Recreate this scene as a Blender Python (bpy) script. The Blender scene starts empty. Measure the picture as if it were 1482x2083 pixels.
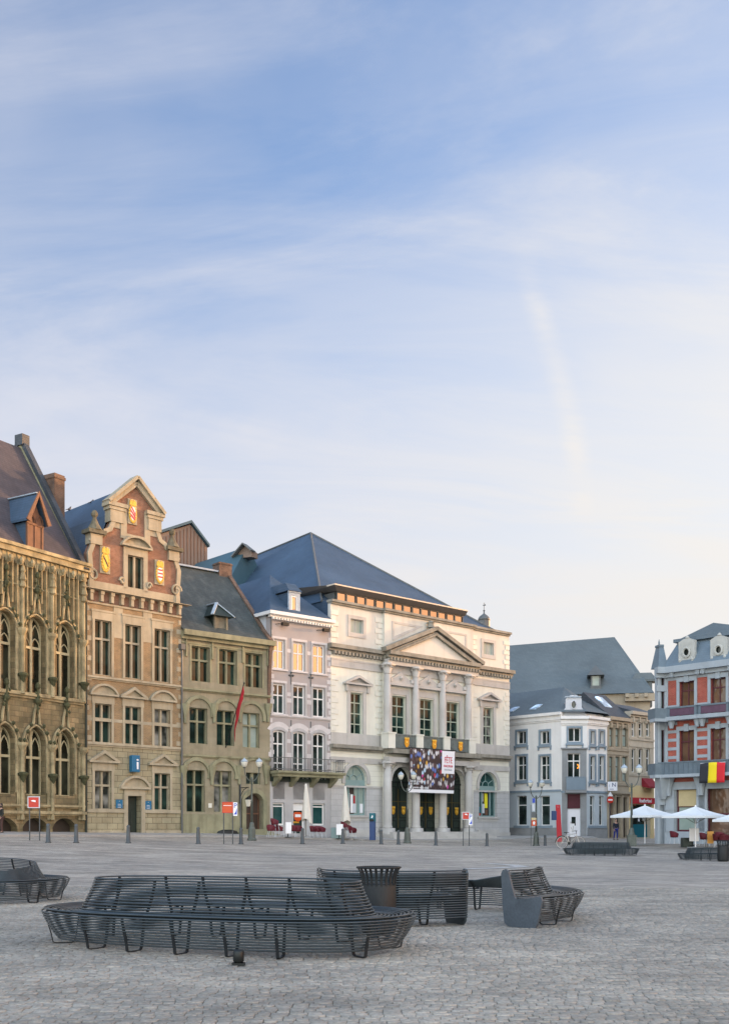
import bpy, bmesh, math, random
import numpy as np
from mathutils import Vector, Matrix
from mathutils.geometry import tessellate_polygon
random.seed(7); rng = np.random.default_rng(7)
S = bpy.context.scene; COL = S.collection; R = math.radians
# ---------------------------------------------------------------- camera, world, sun, exposure
F0, CX, HY, CZ = 2190., 741., 1685., 1.5          # survey constants: focal length, axis and horizon of the view, eye height
cam = bpy.data.cameras.new("camera"); co = bpy.data.objects.new("camera", cam); COL.objects.link(co)
co.location = (0, 0, CZ); co.rotation_euler = (R(90), 0, 0); cam.sensor_fit = 'HORIZONTAL'; cam.sensor_width = 36
cam.lens = 36*F0/1482; cam.shift_y = (HY-1041.5)/1482; cam.clip_end = 3000; cam.clip_start = .1
S.camera = co
S.view_settings.view_transform = 'Standard'; S.view_settings.look = 'None'; S.view_settings.exposure = 0.0; S.view_settings.gamma = 1
SUN_AZ, SUN_EL = 61., 4.5
W = bpy.data.worlds.new("World"); S.world = W; W.use_nodes = True
def world():
    nt = W.node_tree; N = nt.nodes; L = nt.links; N.clear()
    def n(t, **k):
        o = N.new(t)
        for a, b in k.items(): setattr(o, a, b)
        return o
    def put(s, v):
        if hasattr(v, 'is_linked') or isinstance(v, bpy.types.NodeSocket): L.new(v, s)
        else: s.default_value = v
    def mth(op, a, b=0., c=0., cl=False):
        o = n('ShaderNodeMath', operation=op, use_clamp=cl)
        put(o.inputs[0], a); put(o.inputs[1], b); put(o.inputs[2], c); return o.outputs[0]
    def mr(v, a, b, c=0., d=1.):
        o = n('ShaderNodeMapRange', interpolation_type='SMOOTHSTEP'); put(o.inputs[0], v)
        for i, x in enumerate((a, b, c, d)): o.inputs[i+1].default_value = x
        return o.outputs[0]
    def mix(f, a, b):
        o = n('ShaderNodeMix', data_type='RGBA'); put(o.inputs[0], f); put(o.inputs[6], a); put(o.inputs[7], b); return o.outputs[2]
    tc = n('ShaderNodeTexCoord'); d = tc.outputs['Generated']
    sx = n('ShaderNodeSeparateXYZ'); L.new(d, sx.inputs[0]); x, y, z = sx.outputs
    sky = n('ShaderNodeTexSky', sky_type='NISHITA', sun_disc=False, sun_elevation=R(SUN_EL), sun_rotation=R(SUN_AZ),
            air_density=1.0, dust_density=1.5, ozone_density=2.5, altitude=50)
    # sun direction closeness
    sd = Vector((math.sin(R(SUN_AZ))*math.cos(R(SUN_EL)), math.cos(R(SUN_AZ))*math.cos(R(SUN_EL)), math.sin(R(SUN_EL))))
    dp = n('ShaderNodeVectorMath', operation='DOT_PRODUCT'); L.new(d, dp.inputs[0]); dp.inputs[1].default_value = sd
    dot = dp.outputs['Value']
    # cirrus: project direction on a high flat layer, stretch along the wind
    zz = mth('ADD', mth('MAXIMUM', z, 0.), .22)
    cx = n('ShaderNodeCombineXYZ'); L.new(mth('DIVIDE', x, zz), cx.inputs[0]); L.new(mth('DIVIDE', y, zz), cx.inputs[1])
    def noise(scale, rot, st, det=5, dist=.4, rgh=.55):
        mp = n('ShaderNodeMapping'); L.new(cx.outputs[0], mp.inputs[0]); mp.inputs['Location'].default_value = (7.3, 4.1, 0); mp.inputs['Rotation'].default_value = (0, 0, R(rot)); mp.inputs['Scale'].default_value = st
        t = n('ShaderNodeTexNoise'); L.new(mp.outputs[0], t.inputs[0]); t.inputs['Scale'].default_value = scale
        t.inputs['Detail'].default_value = det; t.inputs['Distortion'].default_value = dist; t.inputs['Roughness'].default_value = rgh
        return t.outputs[0]
    c1 = mr(noise(.75, -60, (.75, 1.5, 1), 6, 1.3, .5), .38, .68)     # broad soft banks rising to the right
    c2 = mr(noise(1.6, -50, (.6, 1.7, 1), 8, 1.5, .62), .40, .74)    # finer fibres
    c3 = mr(noise(5.5, 35, (.6, 1.4, 1), 9, .7, .65), .30, .85)
    veil = mr(z, .64, .20, .12, .97)                                 # thin veil thickening to the horizon
    near = mr(dot, .35, .90, 0., .5)                               # brighter veil towards the sunrise
    cl_ = mth('ADD', mth('MULTIPLY', c1, .48), mth('MULTIPLY', mth('MULTIPLY', c2, .55), mth('ADD', mth('MULTIPLY', c3, .6), .5)))
    inv = mth('MULTIPLY', mth('SUBTRACT', 1., veil, cl=True), mth('SUBTRACT', 1., near, cl=True))
    cov = mth('SUBTRACT', 1., mth('MULTIPLY', inv, mth('SUBTRACT', 1., cl_, cl=True)), cl=True)
    c4 = mr(noise(2.6, -28, (.5, 1.7, 1), 9, 1.2, .6), .30, .66)    # breaks in the low veil
    cov = mth('SUBTRACT', cov, mth('MULTIPLY', mth('MULTIPLY', mth('SUBTRACT', 1., c4), .15), mr(z, .08, .30)), cl=True)
    # one fallstreak, nearly upright, low in the right half of the view
    az = mth('ARCTAN2', x, y); el = mth('ARCSINE', z)
    wob = mth('MULTIPLY', mth('SINE', mth('MULTIPLY', el, 22.)), .006)
    path = mth('ADD', mth('ADD', mth('MULTIPLY', mth('SUBTRACT', el, .31), -.243), .194), wob)
    wisp = mth('MULTIPLY', mr(mth('ABSOLUTE', mth('SUBTRACT', az, path)), .017, .0), mth('MULTIPLY', mr(el, .25, .36), mr(el, .50, .43)))
    wisp = mth('MULTIPLY', wisp, mth('MULTIPLY', mth('MULTIPLY_ADD', c3, .8, .2), mr(c2, -.2, .8, .35, 1.)))
    cov = mth('ADD', cov, mth('MULTIPLY', wisp, .5), cl=True)
    warm = mr(dot, .25, .95)
    ccol = mix(warm, (7.9, 7.9, 8.5, 1), (9.8, 9.3, 8.5, 1))
    low = mr(z, .36, .04)
    ccol = mix(mth('MULTIPLY', low, mth('SUBTRACT', 1.0, mth('MULTIPLY', warm, .6))), ccol, (8.65, 8.4, 8.3, 1))
    g = n('ShaderNodeVectorMath', operation='MULTIPLY'); L.new(sky.outputs[0], g.inputs[0]); g.inputs[1].default_value = SKG
    col = mix(cov, g.outputs[0], ccol)
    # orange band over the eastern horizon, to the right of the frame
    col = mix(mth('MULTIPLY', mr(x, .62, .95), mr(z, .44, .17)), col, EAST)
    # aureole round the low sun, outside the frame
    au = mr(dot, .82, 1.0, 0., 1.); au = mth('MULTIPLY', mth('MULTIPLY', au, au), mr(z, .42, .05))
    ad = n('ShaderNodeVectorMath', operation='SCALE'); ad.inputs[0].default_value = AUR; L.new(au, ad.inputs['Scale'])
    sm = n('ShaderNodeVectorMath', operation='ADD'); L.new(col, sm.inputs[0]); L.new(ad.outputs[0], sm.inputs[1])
    # sky behind the viewer brightened, added as fill light for the facades
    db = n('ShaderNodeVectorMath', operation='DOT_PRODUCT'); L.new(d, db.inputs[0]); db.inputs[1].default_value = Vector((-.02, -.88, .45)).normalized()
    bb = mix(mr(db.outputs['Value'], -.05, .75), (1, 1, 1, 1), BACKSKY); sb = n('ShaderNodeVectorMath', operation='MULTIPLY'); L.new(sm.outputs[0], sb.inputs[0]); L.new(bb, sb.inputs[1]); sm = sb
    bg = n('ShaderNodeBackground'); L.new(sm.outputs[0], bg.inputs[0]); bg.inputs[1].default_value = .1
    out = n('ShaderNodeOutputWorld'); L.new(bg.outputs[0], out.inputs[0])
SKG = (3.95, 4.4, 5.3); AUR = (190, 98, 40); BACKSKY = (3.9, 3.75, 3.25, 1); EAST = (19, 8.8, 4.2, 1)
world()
sl = bpy.data.lights.new("sun", 'SUN'); sl.energy = 5.0; sl.angle = R(1.4); sl.color = (1, .56, .26)
so = bpy.data.objects.new("sun", sl); COL.objects.link(so); so.location = (60, 40, 40)
so.rotation_euler = (R(90-SUN_EL), 0, R(180-SUN_AZ))
# ---------------------------------------------------------------- helpers
def mkmat(name): 
    m = bpy.data.materials.new(name); m.use_nodes = True; nt = m.node_tree
    return m, nt, nt.nodes, nt.links, nt.nodes['Principled BSDF']
def M(name, col, rough=.8, var=.18, scale=1.5, bump=.15, pat=None, col2=None, mortar=None, bw=.22, bh=.075, ms=.008, metal=0, streak=0., stain=None, spec=.4, seed=0., fine=30., bias=0., squash=1.):
    m, nt, N, L, B = mkmat(name)
    def n(t, **k):
        o = N.new(t)
        for a, b in k.items(): setattr(o, a, b)
        return o
    tc = n('ShaderNodeTexCoord'); vec = tc.outputs['Object']
    def noise(s, det=4, st=None, rgh=.6):
        v = vec
        mp = n('ShaderNodeMapping'); L.new(vec, mp.inputs[0]); mp.inputs['Location'].default_value = (seed*3.1, seed*7.7, seed*1.3)
        if st: mp.inputs['Scale'].default_value = st
        t = n('ShaderNodeTexNoise'); L.new(mp.outputs[0], t.inputs[0]); t.inputs['Scale'].default_value = s; t.inputs['Detail'].default_value = det; t.inputs['Roughness'].default_value = rgh
        return t.outputs[0]
    def mix(f, a, b, bt='MIX'):
        o = n('ShaderNodeMix', data_type='RGBA', blend_type=bt)
        for s, v in ((o.inputs[0], f), (o.inputs[6], a), (o.inputs[7], b)):
            if isinstance(v, bpy.types.NodeSocket): L.new(v, s)
            else: s.default_value = v
        return o.outputs[2]
    def mr(v, a, b, c=0., d=1.):
        o = n('ShaderNodeMapRange'); L.new(v, o.inputs[0])
        for i, x in enumerate((a, b, c, d)): o.inputs[i+1].default_value = x
        return o.outputs[0]
    c4 = lambda c: (c[0], c[1], c[2], 1)
    base = c4(col); hgt = None
    if pat in ('brick', 'ashlar', 'slate'):
        sp = n('ShaderNodeSeparateXYZ'); L.new(vec, sp.inputs[0])
        ad = n('ShaderNodeMath', operation='ADD'); L.new(sp.outputs[0], ad.inputs[0]); L.new(sp.outputs[1], ad.inputs[1])
        cb = n('ShaderNodeCombineXYZ'); L.new(ad.outputs[0], cb.inputs[0]); L.new(sp.outputs[2], cb.inputs[1])
        t = n('ShaderNodeTexBrick'); L.new(cb.outputs[0], t.inputs[0]); t.offset = .5
        t.inputs['Color1'].default_value = base; t.inputs['Color2'].default_value = c4(col2 or [c*.75 for c in col])
        t.inputs['Mortar'].default_value = c4(mortar or [c*.6 for c in col]); t.inputs['Scale'].default_value = 1
        t.inputs['Mortar Size'].default_value = ms; t.inputs['Mortar Smooth'].default_value = .3; t.inputs['Bias'].default_value = bias
        t.inputs['Brick Width'].default_value = bw; t.inputs['Row Height'].default_value = bh
        base = t.outputs[0]; hgt = t.outputs[1]
    elif col2: base = mix(mr(noise(scale*.6, 5), .35, .65), base, c4(col2))
    base = mix(1., base, mix(mr(noise(scale, 6), .3, .72), (1-var,)*3+(1,), (1+var*.6,)*3+(1,)), 'MULTIPLY')
    base = mix(1., base, mix(mr(noise(fine, 3), .3, .7), (1-var*.5,)*3+(1,), (1+var*.3,)*3+(1,)), 'MULTIPLY')
    if streak: base = mix(mr(noise(1.0, 5, (2.2, 2.2, .16)), .48, .78, 0., streak), base, c4(stain or [c*.35 for c in col]))
    L.new(base, B.inputs['Base Color']); B.inputs['Roughness'].default_value = rough; B.inputs['Metallic'].default_value = metal
    B.inputs['Specular IOR Level'].default_value = spec
    if bump:
        bp = n('ShaderNodeBump'); bp.inputs['Strength'].default_value = bump; bp.inputs['Distance'].default_value = .02
        h = noise(fine, 4)
        if hgt is not None:
            a = n('ShaderNodeMath', operation='MULTIPLY_ADD'); L.new(hgt, a.inputs[0]); a.inputs[1].default_value = -1.2; L.new(h, a.inputs[2]); h = a.outputs[0]
        L.new(h, bp.inputs['Height']); L.new(bp.outputs[0], B.inputs['Normal'])
    return m
def flat(name, col, rough=.6, metal=0, emit=0):
    m, nt, N, L, B = mkmat(name); B.inputs['Base Color'].default_value = (*col, 1); B.inputs['Roughness'].default_value = rough; B.inputs['Metallic'].default_value = metal
    if emit: B.inputs['Emission Color'].default_value = (*col, 1); B.inputs['Emission Strength'].default_value = emit
    return m
def glass(name, col=(.012, .018, .016), ior=1.9, rough=.04, wav=.12, col2=None, s=.9):
    m, nt, N, L, B = mkmat(name); B.inputs['Roughness'].default_value = rough; B.inputs['IOR'].default_value = ior
    tc = N.new('ShaderNodeTexCoord'); t = N.new('ShaderNodeTexNoise'); L.new(tc.outputs['Object'], t.inputs[0]); t.inputs['Scale'].default_value = 2.2
    t.inputs['Detail'].default_value = 1
    bp = N.new('ShaderNodeBump'); bp.inputs['Strength'].default_value = wav; bp.inputs['Distance'].default_value = .02; L.new(t.outputs[0], bp.inputs['Height']); L.new(bp.outputs[0], B.inputs['Normal'])
    t2 = N.new('ShaderNodeTexNoise'); L.new(tc.outputs['Object'], t2.inputs[0]); t2.inputs['Scale'].default_value = s; t2.inputs['Detail'].default_value = 2
    r = N.new('ShaderNodeMapRange'); L.new(t2.outputs[0], r.inputs[0]); r.inputs[1].default_value = .4; r.inputs[2].default_value = .68
    mx = N.new('ShaderNodeMix'); mx.data_type = 'RGBA'; L.new(r.outputs[0], mx.inputs[0]); mx.inputs[6].default_value = (*col, 1); mx.inputs[7].default_value = (*(col2 or [c*4 for c in col]), 1)
    L.new(mx.outputs[2], B.inputs['Base Color'])
    return m
class MB:
    def __init__(s): s.v = []; s.f = []
    def split(s, name, mat, parent, gap=.1):
        """link the pieces that do not touch one another as separate parts"""
        n = len(s.v); r = list(range(n))
        def fd(i):
            while r[i] != i: r[i] = r[r[i]]; i = r[i]
            return i
        for f in s.f:
            a = fd(f[0])
            for k in f[1:]: r[fd(k)] = a
        comp = {}
        for i in range(n): comp.setdefault(fd(i), []).append(i)
        used = {fd(f[0]) for f in s.f}; C = [c for k, c in comp.items() if k in used]; V = np.array(s.v)
        lo = np.array([V[c].min(0) for c in C])-gap/2; hi = np.array([V[c].max(0) for c in C])+gap/2; q = list(range(len(C)))
        def f2(i):
            while q[i] != i: q[i] = q[q[i]]; i = q[i]
            return i
        for i in range(len(C)):
            for j in np.nonzero(((lo[i] <= hi) & (hi[i] >= lo)).all(1))[0]: q[f2(int(j))] = f2(i)
        cid = {}
        for i, c in enumerate(C):
            for k in c: cid[k] = f2(i)
        G_ = {}
        for f in s.f: G_.setdefault(cid[f[0]], []).append(f)
        for fs in G_.values():
            m = MB(); mp = {}
            for f in fs:
                for k in f:
                    if k not in mp: mp[k] = len(m.v); m.v.append(s.v[k])
            m.f = [tuple(mp[k] for k in f) for f in fs]; m.build(name, mat, parent)
    def add(s, v, f):
        o = len(s.v); s.v += [tuple(p) for p in v]; s.f += [tuple(i+o for i in q) for q in f]; return s
    def box(s, x0, x1, y0, y1, z0, z1):
        if x0 > x1: x0, x1 = x1, x0
        if y0 > y1: y0, y1 = y1, y0
        if z0 > z1: z0, z1 = z1, z0
        return s.add([(x0,y0,z0),(x1,y0,z0),(x1,y1,z0),(x0,y1,z0),(x0,y0,z1),(x1,y0,z1),(x1,y1,z1),(x0,y1,z1)],
                     [(0,3,2,1),(4,5,6,7),(0,1,5,4),(1,2,6,5),(2,3,7,6),(3,0,4,7)])
    def hexa(s, p): return s.add(p, [(0,3,2,1),(4,5,6,7),(0,1,5,4),(1,2,6,5),(2,3,7,6),(3,0,4,7)])
    def plate(s, outer, holes=(), y0=0., y1=.3, back=True, hback=None):
        """outline in (x,z) extruded from y0 (front) to y1; holes cut through"""
        loops = [list(outer)]+[list(h) for h in holes]
        tri = tessellate_polygon([[Vector((p[0], p[1], 0)) for p in l] for l in loops])
        flatp = [p for l in loops for p in l]; nn = len(flatp)
        vs = [(p[0], y0, p[1]) for p in flatp]+[(p[0], y1, p[1]) for p in flatp]
        fs = []
        for t in tri:
            a, b, c = [flatp[i] for i in t]
            cr = (b[0]-a[0])*(c[1]-a[1])-(b[1]-a[1])*(c[0]-a[0])
            if abs(cr) < 1e-9: continue
            if cr < 0: t = (t[0], t[2], t[1])
            fs.append(tuple(t))
            if back: fs.append(tuple(i+nn for i in reversed(t)))
        k = 0
        for li, l in enumerate(loops):
            m = len(l); ar = sum(l[i][0]*l[(i+1)%m][1]-l[(i+1)%m][0]*l[i][1] for i in range(m))
            for i in range(m):
                a, b = k+i, k+(i+1)%m
                q = (b, a, a+nn, b+nn) if (ar > 0) == (li == 0) else (a, b, b+nn, a+nn)
                fs.append(q)
            k += m
        return s.add(vs, fs)
    def sweep(s, pts, rad, n=6, closed=False, caps=True, up=(0, 0, 1), rect=None):
        P = [Vector(p) for p in pts]; m = len(P); o = len(s.v); U = Vector(up)
        for i in range(m):
            a = P[(i-1) % m] if (closed or i > 0) else P[i]; b = P[(i+1) % m] if (closed or i < m-1) else P[i]
            t = (b-a).normalized(); sd = t.cross(U)
            if sd.length < 1e-3: sd = t.cross(Vector((1, 0, 0)))
            sd.normalize(); u2 = sd.cross(t); r = rad[i] if isinstance(rad, (list, tuple)) else rad
            if rect: ring = [P[i]+sd*(sx*rect[0])+u2*(sz*rect[1]) for sx, sz in ((-1,-1),(1,-1),(1,1),(-1,1))]
            else: ring = [P[i]+sd*(math.cos(2*math.pi*k/n)*r)+u2*(math.sin(2*math.pi*k/n)*r) for k in range(n)]
            s.v += [tuple(q) for q in ring]
        if rect: n = 4
        for i in range(m if closed else m-1):
            j = (i+1) % m
            for k in range(n): s.f.append((o+i*n+k, o+i*n+(k+1)%n, o+j*n+(k+1)%n, o+j*n+k))
        if caps and not closed: s.f.append(tuple(o+k for k in reversed(range(n)))); s.f.append(tuple(o+(m-1)*n+k for k in range(n)))
        return s
    def lathe(s, prof, c=(0, 0, 0), n=12, sx=1, sy=1, cap=True):
        o = len(s.v); m = len(prof)
        for r, z in prof:
            for k in range(n): s.v.append((c[0]+r*sx*math.cos(2*math.pi*k/n), c[1]+r*sy*math.sin(2*math.pi*k/n), c[2]+z))
        for i in range(m-1):
            for k in range(n): s.f.append((o+i*n+k, o+i*n+(k+1)%n, o+(i+1)*n+(k+1)%n, o+(i+1)*n+k))
        if cap: s.f.append(tuple(o+k for k in reversed(range(n)))); s.f.append(tuple(o+(m-1)*n+k for k in range(n)))
        return s
    def build(s, name, mat, parent=None, smooth=False, bev=0):
        me = bpy.data.meshes.new(name); me.from_pydata(s.v, [], s.f); me.materials.append(mat)
        if smooth: me.polygons.foreach_set('use_smooth', [True]*len(me.polygons))
        o = bpy.data.objects.new(name, me); COL.objects.link(o)
        if parent: o.parent = parent
        if bev:
            b = o.modifiers.new('bevel', 'BEVEL'); b.width = bev; b.segments = 1; b.limit_method = 'ANGLE'
        return o
def tag(o, label=None, cat=None, group=None, kind=None):
    for k, v in (('label', label), ('category', cat), ('group', group), ('kind', kind)):
        if v: o[k] = v
    return o
def thing(name, label, cat, loc=(0, 0, 0), rz=0, group=None):
    o = bpy.data.objects.new(name, None); COL.objects.link(o); o.location = loc; o.rotation_euler = (0, 0, rz); o.empty_display_size = .2
    return tag(o, label, cat, group)
def copy_tree(o, parent=None):
    c = o.copy(); COL.objects.link(c); c.parent = parent
    for ch in list(o.children): copy_tree(ch, c)
    return c
def dup(o, loc, rz, label, scale=None):
    c = copy_tree(o); c.location = loc; c.rotation_euler = (0, 0, rz); c['label'] = label
    if scale: c.scale = (scale,)*3
    return c
def text(name, body, size, mat, parent, loc, rot=(R(90), 0, 0), ext=.01, sx=1, align='CENTER'):
    cu = bpy.data.curves.new(name, 'FONT'); cu.body = body; cu.size = size; cu.extrude = ext; cu.align_x = align; cu.align_y = 'CENTER'
    t = bpy.data.objects.new(name, cu); COL.objects.link(t); dg = bpy.context.evaluated_depsgraph_get(); dg.update()
    me = bpy.data.meshes.new_from_object(t.evaluated_get(dg)); bpy.data.objects.remove(t); bpy.data.curves.remove(cu)
    me.materials.clear(); me.materials.append(mat)
    o = bpy.data.objects.new(name, me); COL.objects.link(o); o.parent = parent; o.location = loc; o.rotation_euler = rot; o.scale = (sx, 1, 1)
    return o
# plan geometry: a sight line of the survey and a depth give a point
def ray(px): return (px-CX)/F0
def at(px, Y): return (ray(px)*Y, Y)
def zat(py, Y): return CZ+(HY-py)/F0*Y
# ground relief: thin-plate surface through surveyed levels
_gp = [(0,-25,0),(-30,0,.1),(30,0,0),(0,5,0),(-5,8,0),(5,8,0),(-2,13,0),(2.5,16.5,0),(-8,21,0),(8,22,0),(-2,17,0),(1,19,0),(-5,16,0),(0,10,0),(0,24,0),(-6,26,.02),(7,12,0),(8,28,0),(-11,16,0),(0,32,.02),(10,38,0),(-8,38,.2),(-40,25,.5),(40,30,-.05)]
for px, py, Y in ((261,1716,56),(98,1717,52),(403,1717,60),(697,1717,67),(886,1720,75),(1108,1724,82),(0,1696,62.5),(178,1699,66.5),(450,1701,73),(672,1706,80),(860,1705,87),(1035,1704,94),
    (1165,1704,92.7),(1270,1707,95),(1345,1717,74),(1222,1740,56),(1440,1750,52),(1415,1724,64),(1312,1718,67)):
    _gp.append((ray(px)*Y, Y, zat(py, Y)))
_gp += [(-60,60,1.2),(-60,140,1.4),(0,140,.8),(60,140,.8),(70,90,.6),(60,60,.2)]
_gp = np.array(_gp)
def _tps(r2): return np.where(r2 > 1e-9, r2*np.log(np.maximum(r2, 1e-9)), 0.)
_n = len(_gp); _K = _tps(((_gp[:,None,:2]-_gp[None,:,:2])**2).sum(-1))+np.eye(_n)*4.
_P = np.c_[np.ones(_n), _gp[:,:2]]
_wt = np.linalg.solve(np.block([[_K,_P],[_P.T,np.zeros((3,3))]]), np.r_[_gp[:,2],np.zeros(3)])
def Gv(X, Y):
    X = np.clip(np.asarray(X, float), -70, 75); Y = np.clip(np.asarray(Y, float), -25, 145)
    r2 = (X[...,None]-_gp[:,0])**2+(Y[...,None]-_gp[:,1])**2
    return _tps(r2)@_wt[:_n]+_wt[_n]+_wt[_n+1]*X+_wt[_n+2]*Y
def G(x, y): return float(Gv(np.array([x]), np.array([y]))[0])
class Fac:
    """a facade: plan line from O along angle a (degrees right of the view axis); local x along it, -y out of the wall, z up"""
    def __init__(s, xl, xr, a, Yl=None, PR=None, PL=None, zb=None):
        s.a = R(a); s.d = Vector((math.sin(s.a), math.cos(s.a)))
        if PR is not None: P = Vector(PR); t = s._t(P, xl); s.O = P+s.d*t
        elif PL is not None: s.O = Vector(PL)
        else: s.O = Vector(at(xl, Yl))
        s.L = s.u(xr); s.PR = s.O+s.d*s.L
        s.zb = zb if zb is not None else G(*(s.O+s.d*(s.L/2)))
    def _t(s, P, px): r = ray(px); return (r*P.y-P.x)/(s.d.x-r*s.d.y)
    def u(s, px, y=0.): return s._t(s.pl(0, y), px)
    def pl(s, u, y=0.): return s.O+s.d*u+Vector((-s.d.y, s.d.x))*y
    def z(s, px, py, y=0.): return zat(py, s.pl(s.u(px, y), y).y)-s.zb
    def back(s, u, px):
        """how far behind the wall at u a point is that is seen at px"""
        P = s.pl(u); q = Vector((-s.d.y, s.d.x)); r = ray(px); return (r*P.y-P.x)/(q.x-r*q.y)
    def p(s, px, py, y=0.): return (s.u(px, y), s.z(px, py, y))
    def root(s, name, label, cat='building'): return thing(name, label, cat, (s.O.x, s.O.y, s.zb), math.atan2(s.d.y, s.d.x))
def arcp(x0, x1, z, rise, n=10):
    """points of a segmental/half-round arch from (x1,z) over to (x0,z)"""
    w = (x1-x0)/2; c = (x0+x1)/2; r = (w*w+rise*rise)/(2*rise); zc = z+rise-r; a0 = math.asin(min(1, w/r))
    if rise > w: a0 = math.pi-a0
    return [(c+r*math.sin(a0-2*a0*i/n), zc+r*math.cos(a0-2*a0*i/n)) for i in range(n+1)]
def gothp(x0, x1, z, rise, n=7):
    w = (x1-x0); c = (x0+x1)/2; h = w/2; r = (h*h+rise*rise)/(2*h)
    a1 = math.asin(min(1, rise/r)); A = []
    if rise > r: a1 = math.pi-a1
    for i in range(n+1): a = a1*i/n; A.append((x1-r+r*math.cos(a), z+r*math.sin(a)))
    return A+[(x0+x1-p[0], p[1]) for p in reversed(A[:-1])]
def rectp(x0, x1, z0, z1): return [(x0, z0), (x1, z0), (x1, z1), (x0, z1)]
def archh(x0, x1, z0, zs, rise, n=10, g=False): return [(x0, z0), (x1, z0)]+(gothp(x0, x1, zs, rise) if g else arcp(x0, x1, zs, rise, n))
wrng = random.Random(3)
def window(P, holes, u0, u1, z0, z1, dep=.22, fm=None, gm=None, nx=2, tr=(), fw=.06, mw=.05, shape=None, deph=None, name='window', fd=.06, extra=None):
    """opening in a wall with a framed window set back in it; tr = transom heights as fractions"""
    holes.append(shape or rectp(u0, u1, z0, z1)); m = MB(); yf = dep-fd
    if shape:
        cx_, cz_ = (u0+u1)/2, (z0+z1)/2
        inn = [(cx_+(p[0]-cx_)*(1-2*fw/(u1-u0)), cz_+(p[1]-cz_)*(1-2*fw/(z1-z0))) for p in shape]
        m.plate(shape, [inn], yf, dep)
    else: m.plate(rectp(u0, u1, z0, z1), [rectp(u0+fw, u1-fw, z0+fw, z1-fw)], yf, dep)
    for i in range(1, nx): x = u0+(u1-u0)*i/nx; m.box(x-mw/2, x+mw/2, yf+.004, dep-.004, z0+fw*.5, z1-fw*.5)
    for t in tr: z = z0+(z1-z0)*t; m.box(u0+fw*.5, u1-fw*.5, yf-.006, dep-.002, z-mw/2, z+mw/2)
    if extra: extra(m, yf, dep)
    w = m.build(name, fm, P)
    if gm in (m_g, m_gg) and (not shape) and name == 'window' and wrng.random() < .17: gm = m_curt
    g = MB(); g.plate(shape or rectp(u0, u1, z0, z1), (), dep-.022, dep-.012, back=False); g.build('pane', gm, w)
    return w
def band(m, u0, u1, z0, z1, out, y=0., ends=True):
    """moulding: stepped profile projecting from the wall"""
    h = z1-z0; m.box(u0-out*(.4 if ends else 0), u1+out*(.4 if ends else 0), y-out*.45, y+.05, z0, z0+h*.4); m.box(u0-out*(1 if ends else 0), u1+out*(1 if ends else 0), y-out, y+.05, z0+h*.4+.001, z1)
def pediment(m, u0, u1, z0, rise, out=.18, th=.1, seg=False):
    """window hood: ledge with a triangular or segmental gable over it, tympanum set back"""
    m.box(u0, u1, -out, .02, z0, z0+th)
    if seg:
        A = arcp(u0, u1, z0+th, rise); Bq = arcp(u0+th, u1-th, z0+th, rise-th)
    else: c = (u0+u1)/2; A = [(u1, z0+th), (c, z0+th+rise), (u0, z0+th)]; k = th*1.6; Bq = [(u1-k*1.6, z0+th), (c, z0+th+rise-k), (u0+k*1.6, z0+th)]
    m.plate(A+list(reversed(Bq)), (), -out-.01, .02)
    m.plate(list(Bq), (), -.05, .02)
# ---------------------------------------------------------------- materials
m_gothic = M('gothic_stone', (.31,.245,.135), .9, .55, .7, .6, 'ashlar', (.17,.145,.08), (.13,.11,.065), .62, .31, .014, streak=.8, stain=(.10,.095,.05))
m_gothtrim = M('gothic_carving', (.37,.315,.185), .9, .5, 1.6, .5, streak=.6, stain=(.08,.075,.04))
m_moss = M('mossy_carving', (.075,.08,.04), .95, .4, 3, .6)
m_slate = M('slate', (.060,.072,.085), .55, .35, .5, .3, 'slate', (.045,.055,.068), (.025,.03,.035), .28, .16, .01, streak=.3, stain=(.10,.11,.105), spec=.4)
m_slatebrown = M('old_slate', (.085,.075,.085), .7, .35, .45, .3, 'slate', (.065,.06,.07), (.04,.037,.04), .28, .16, .01)
m_slateblue = M('blue_slate', (.055,.095,.15), .5, .28, .3, .25, 'slate', (.046,.083,.132), (.028,.05,.075), .3, .18, .01, streak=.25, stain=(.085,.115,.15))
m_slategrn = M('mossy_slate', (.068,.082,.078), .6, .35, .45, .3, 'slate', (.052,.066,.062), (.03,.036,.034), .28, .16, .01, streak=.55, stain=(.135,.145,.135))
m_slategrey = M('grey_slate', (.135,.165,.172), .6, .25, .12, .15, 'slate', (.118,.145,.152), (.09,.11,.115), .3, .2, .008, streak=.2, stain=(.12,.13,.13))
m_zinc = M('zinc', (.36,.43,.49), .5, .15, 4, .03)
m_lead = M('lead_flashing', (.11,.12,.12), .5, .2)
m_brickor = M('orange_brick', (.30,.195,.095), .9, .35, 1.2, .3, 'brick', (.23,.155,.085), (.33,.27,.17), .22, .075, .01)
m_brickred = M('gable_brick', (.265,.125,.08), .9, .35, 1.2, .3, 'brick', (.20,.085,.05), (.30,.22,.15), .22, .075, .01)
m_brickdk = M('chimney_brick', (.185,.10,.062), .9, .4, 1.5, .4, 'brick', (.12,.07,.05), (.22,.18,.14), .22, .075, .01)
m_brickcor = M('red_brick', (.40,.095,.06), .85, .25, 1.5, .25, 'brick', (.34,.06,.04), (.36,.20,.16), .22, .075, .007)
m_stone = M('beige_stone', (.395,.345,.245), .9, .22, .9, .25, streak=.6, stain=(.17,.15,.095))
m_eave = M('grey_brown_eave', (.20,.185,.17), .7, .15, 1, .05)
m_ashlar = M('beige_ashlar', (.365,.33,.215), .9, .3, .9, .45, 'ashlar', (.31,.27,.17), (.15,.125,.08), .75, .38, .018, streak=.5, stain=(.19,.165,.10))
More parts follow.
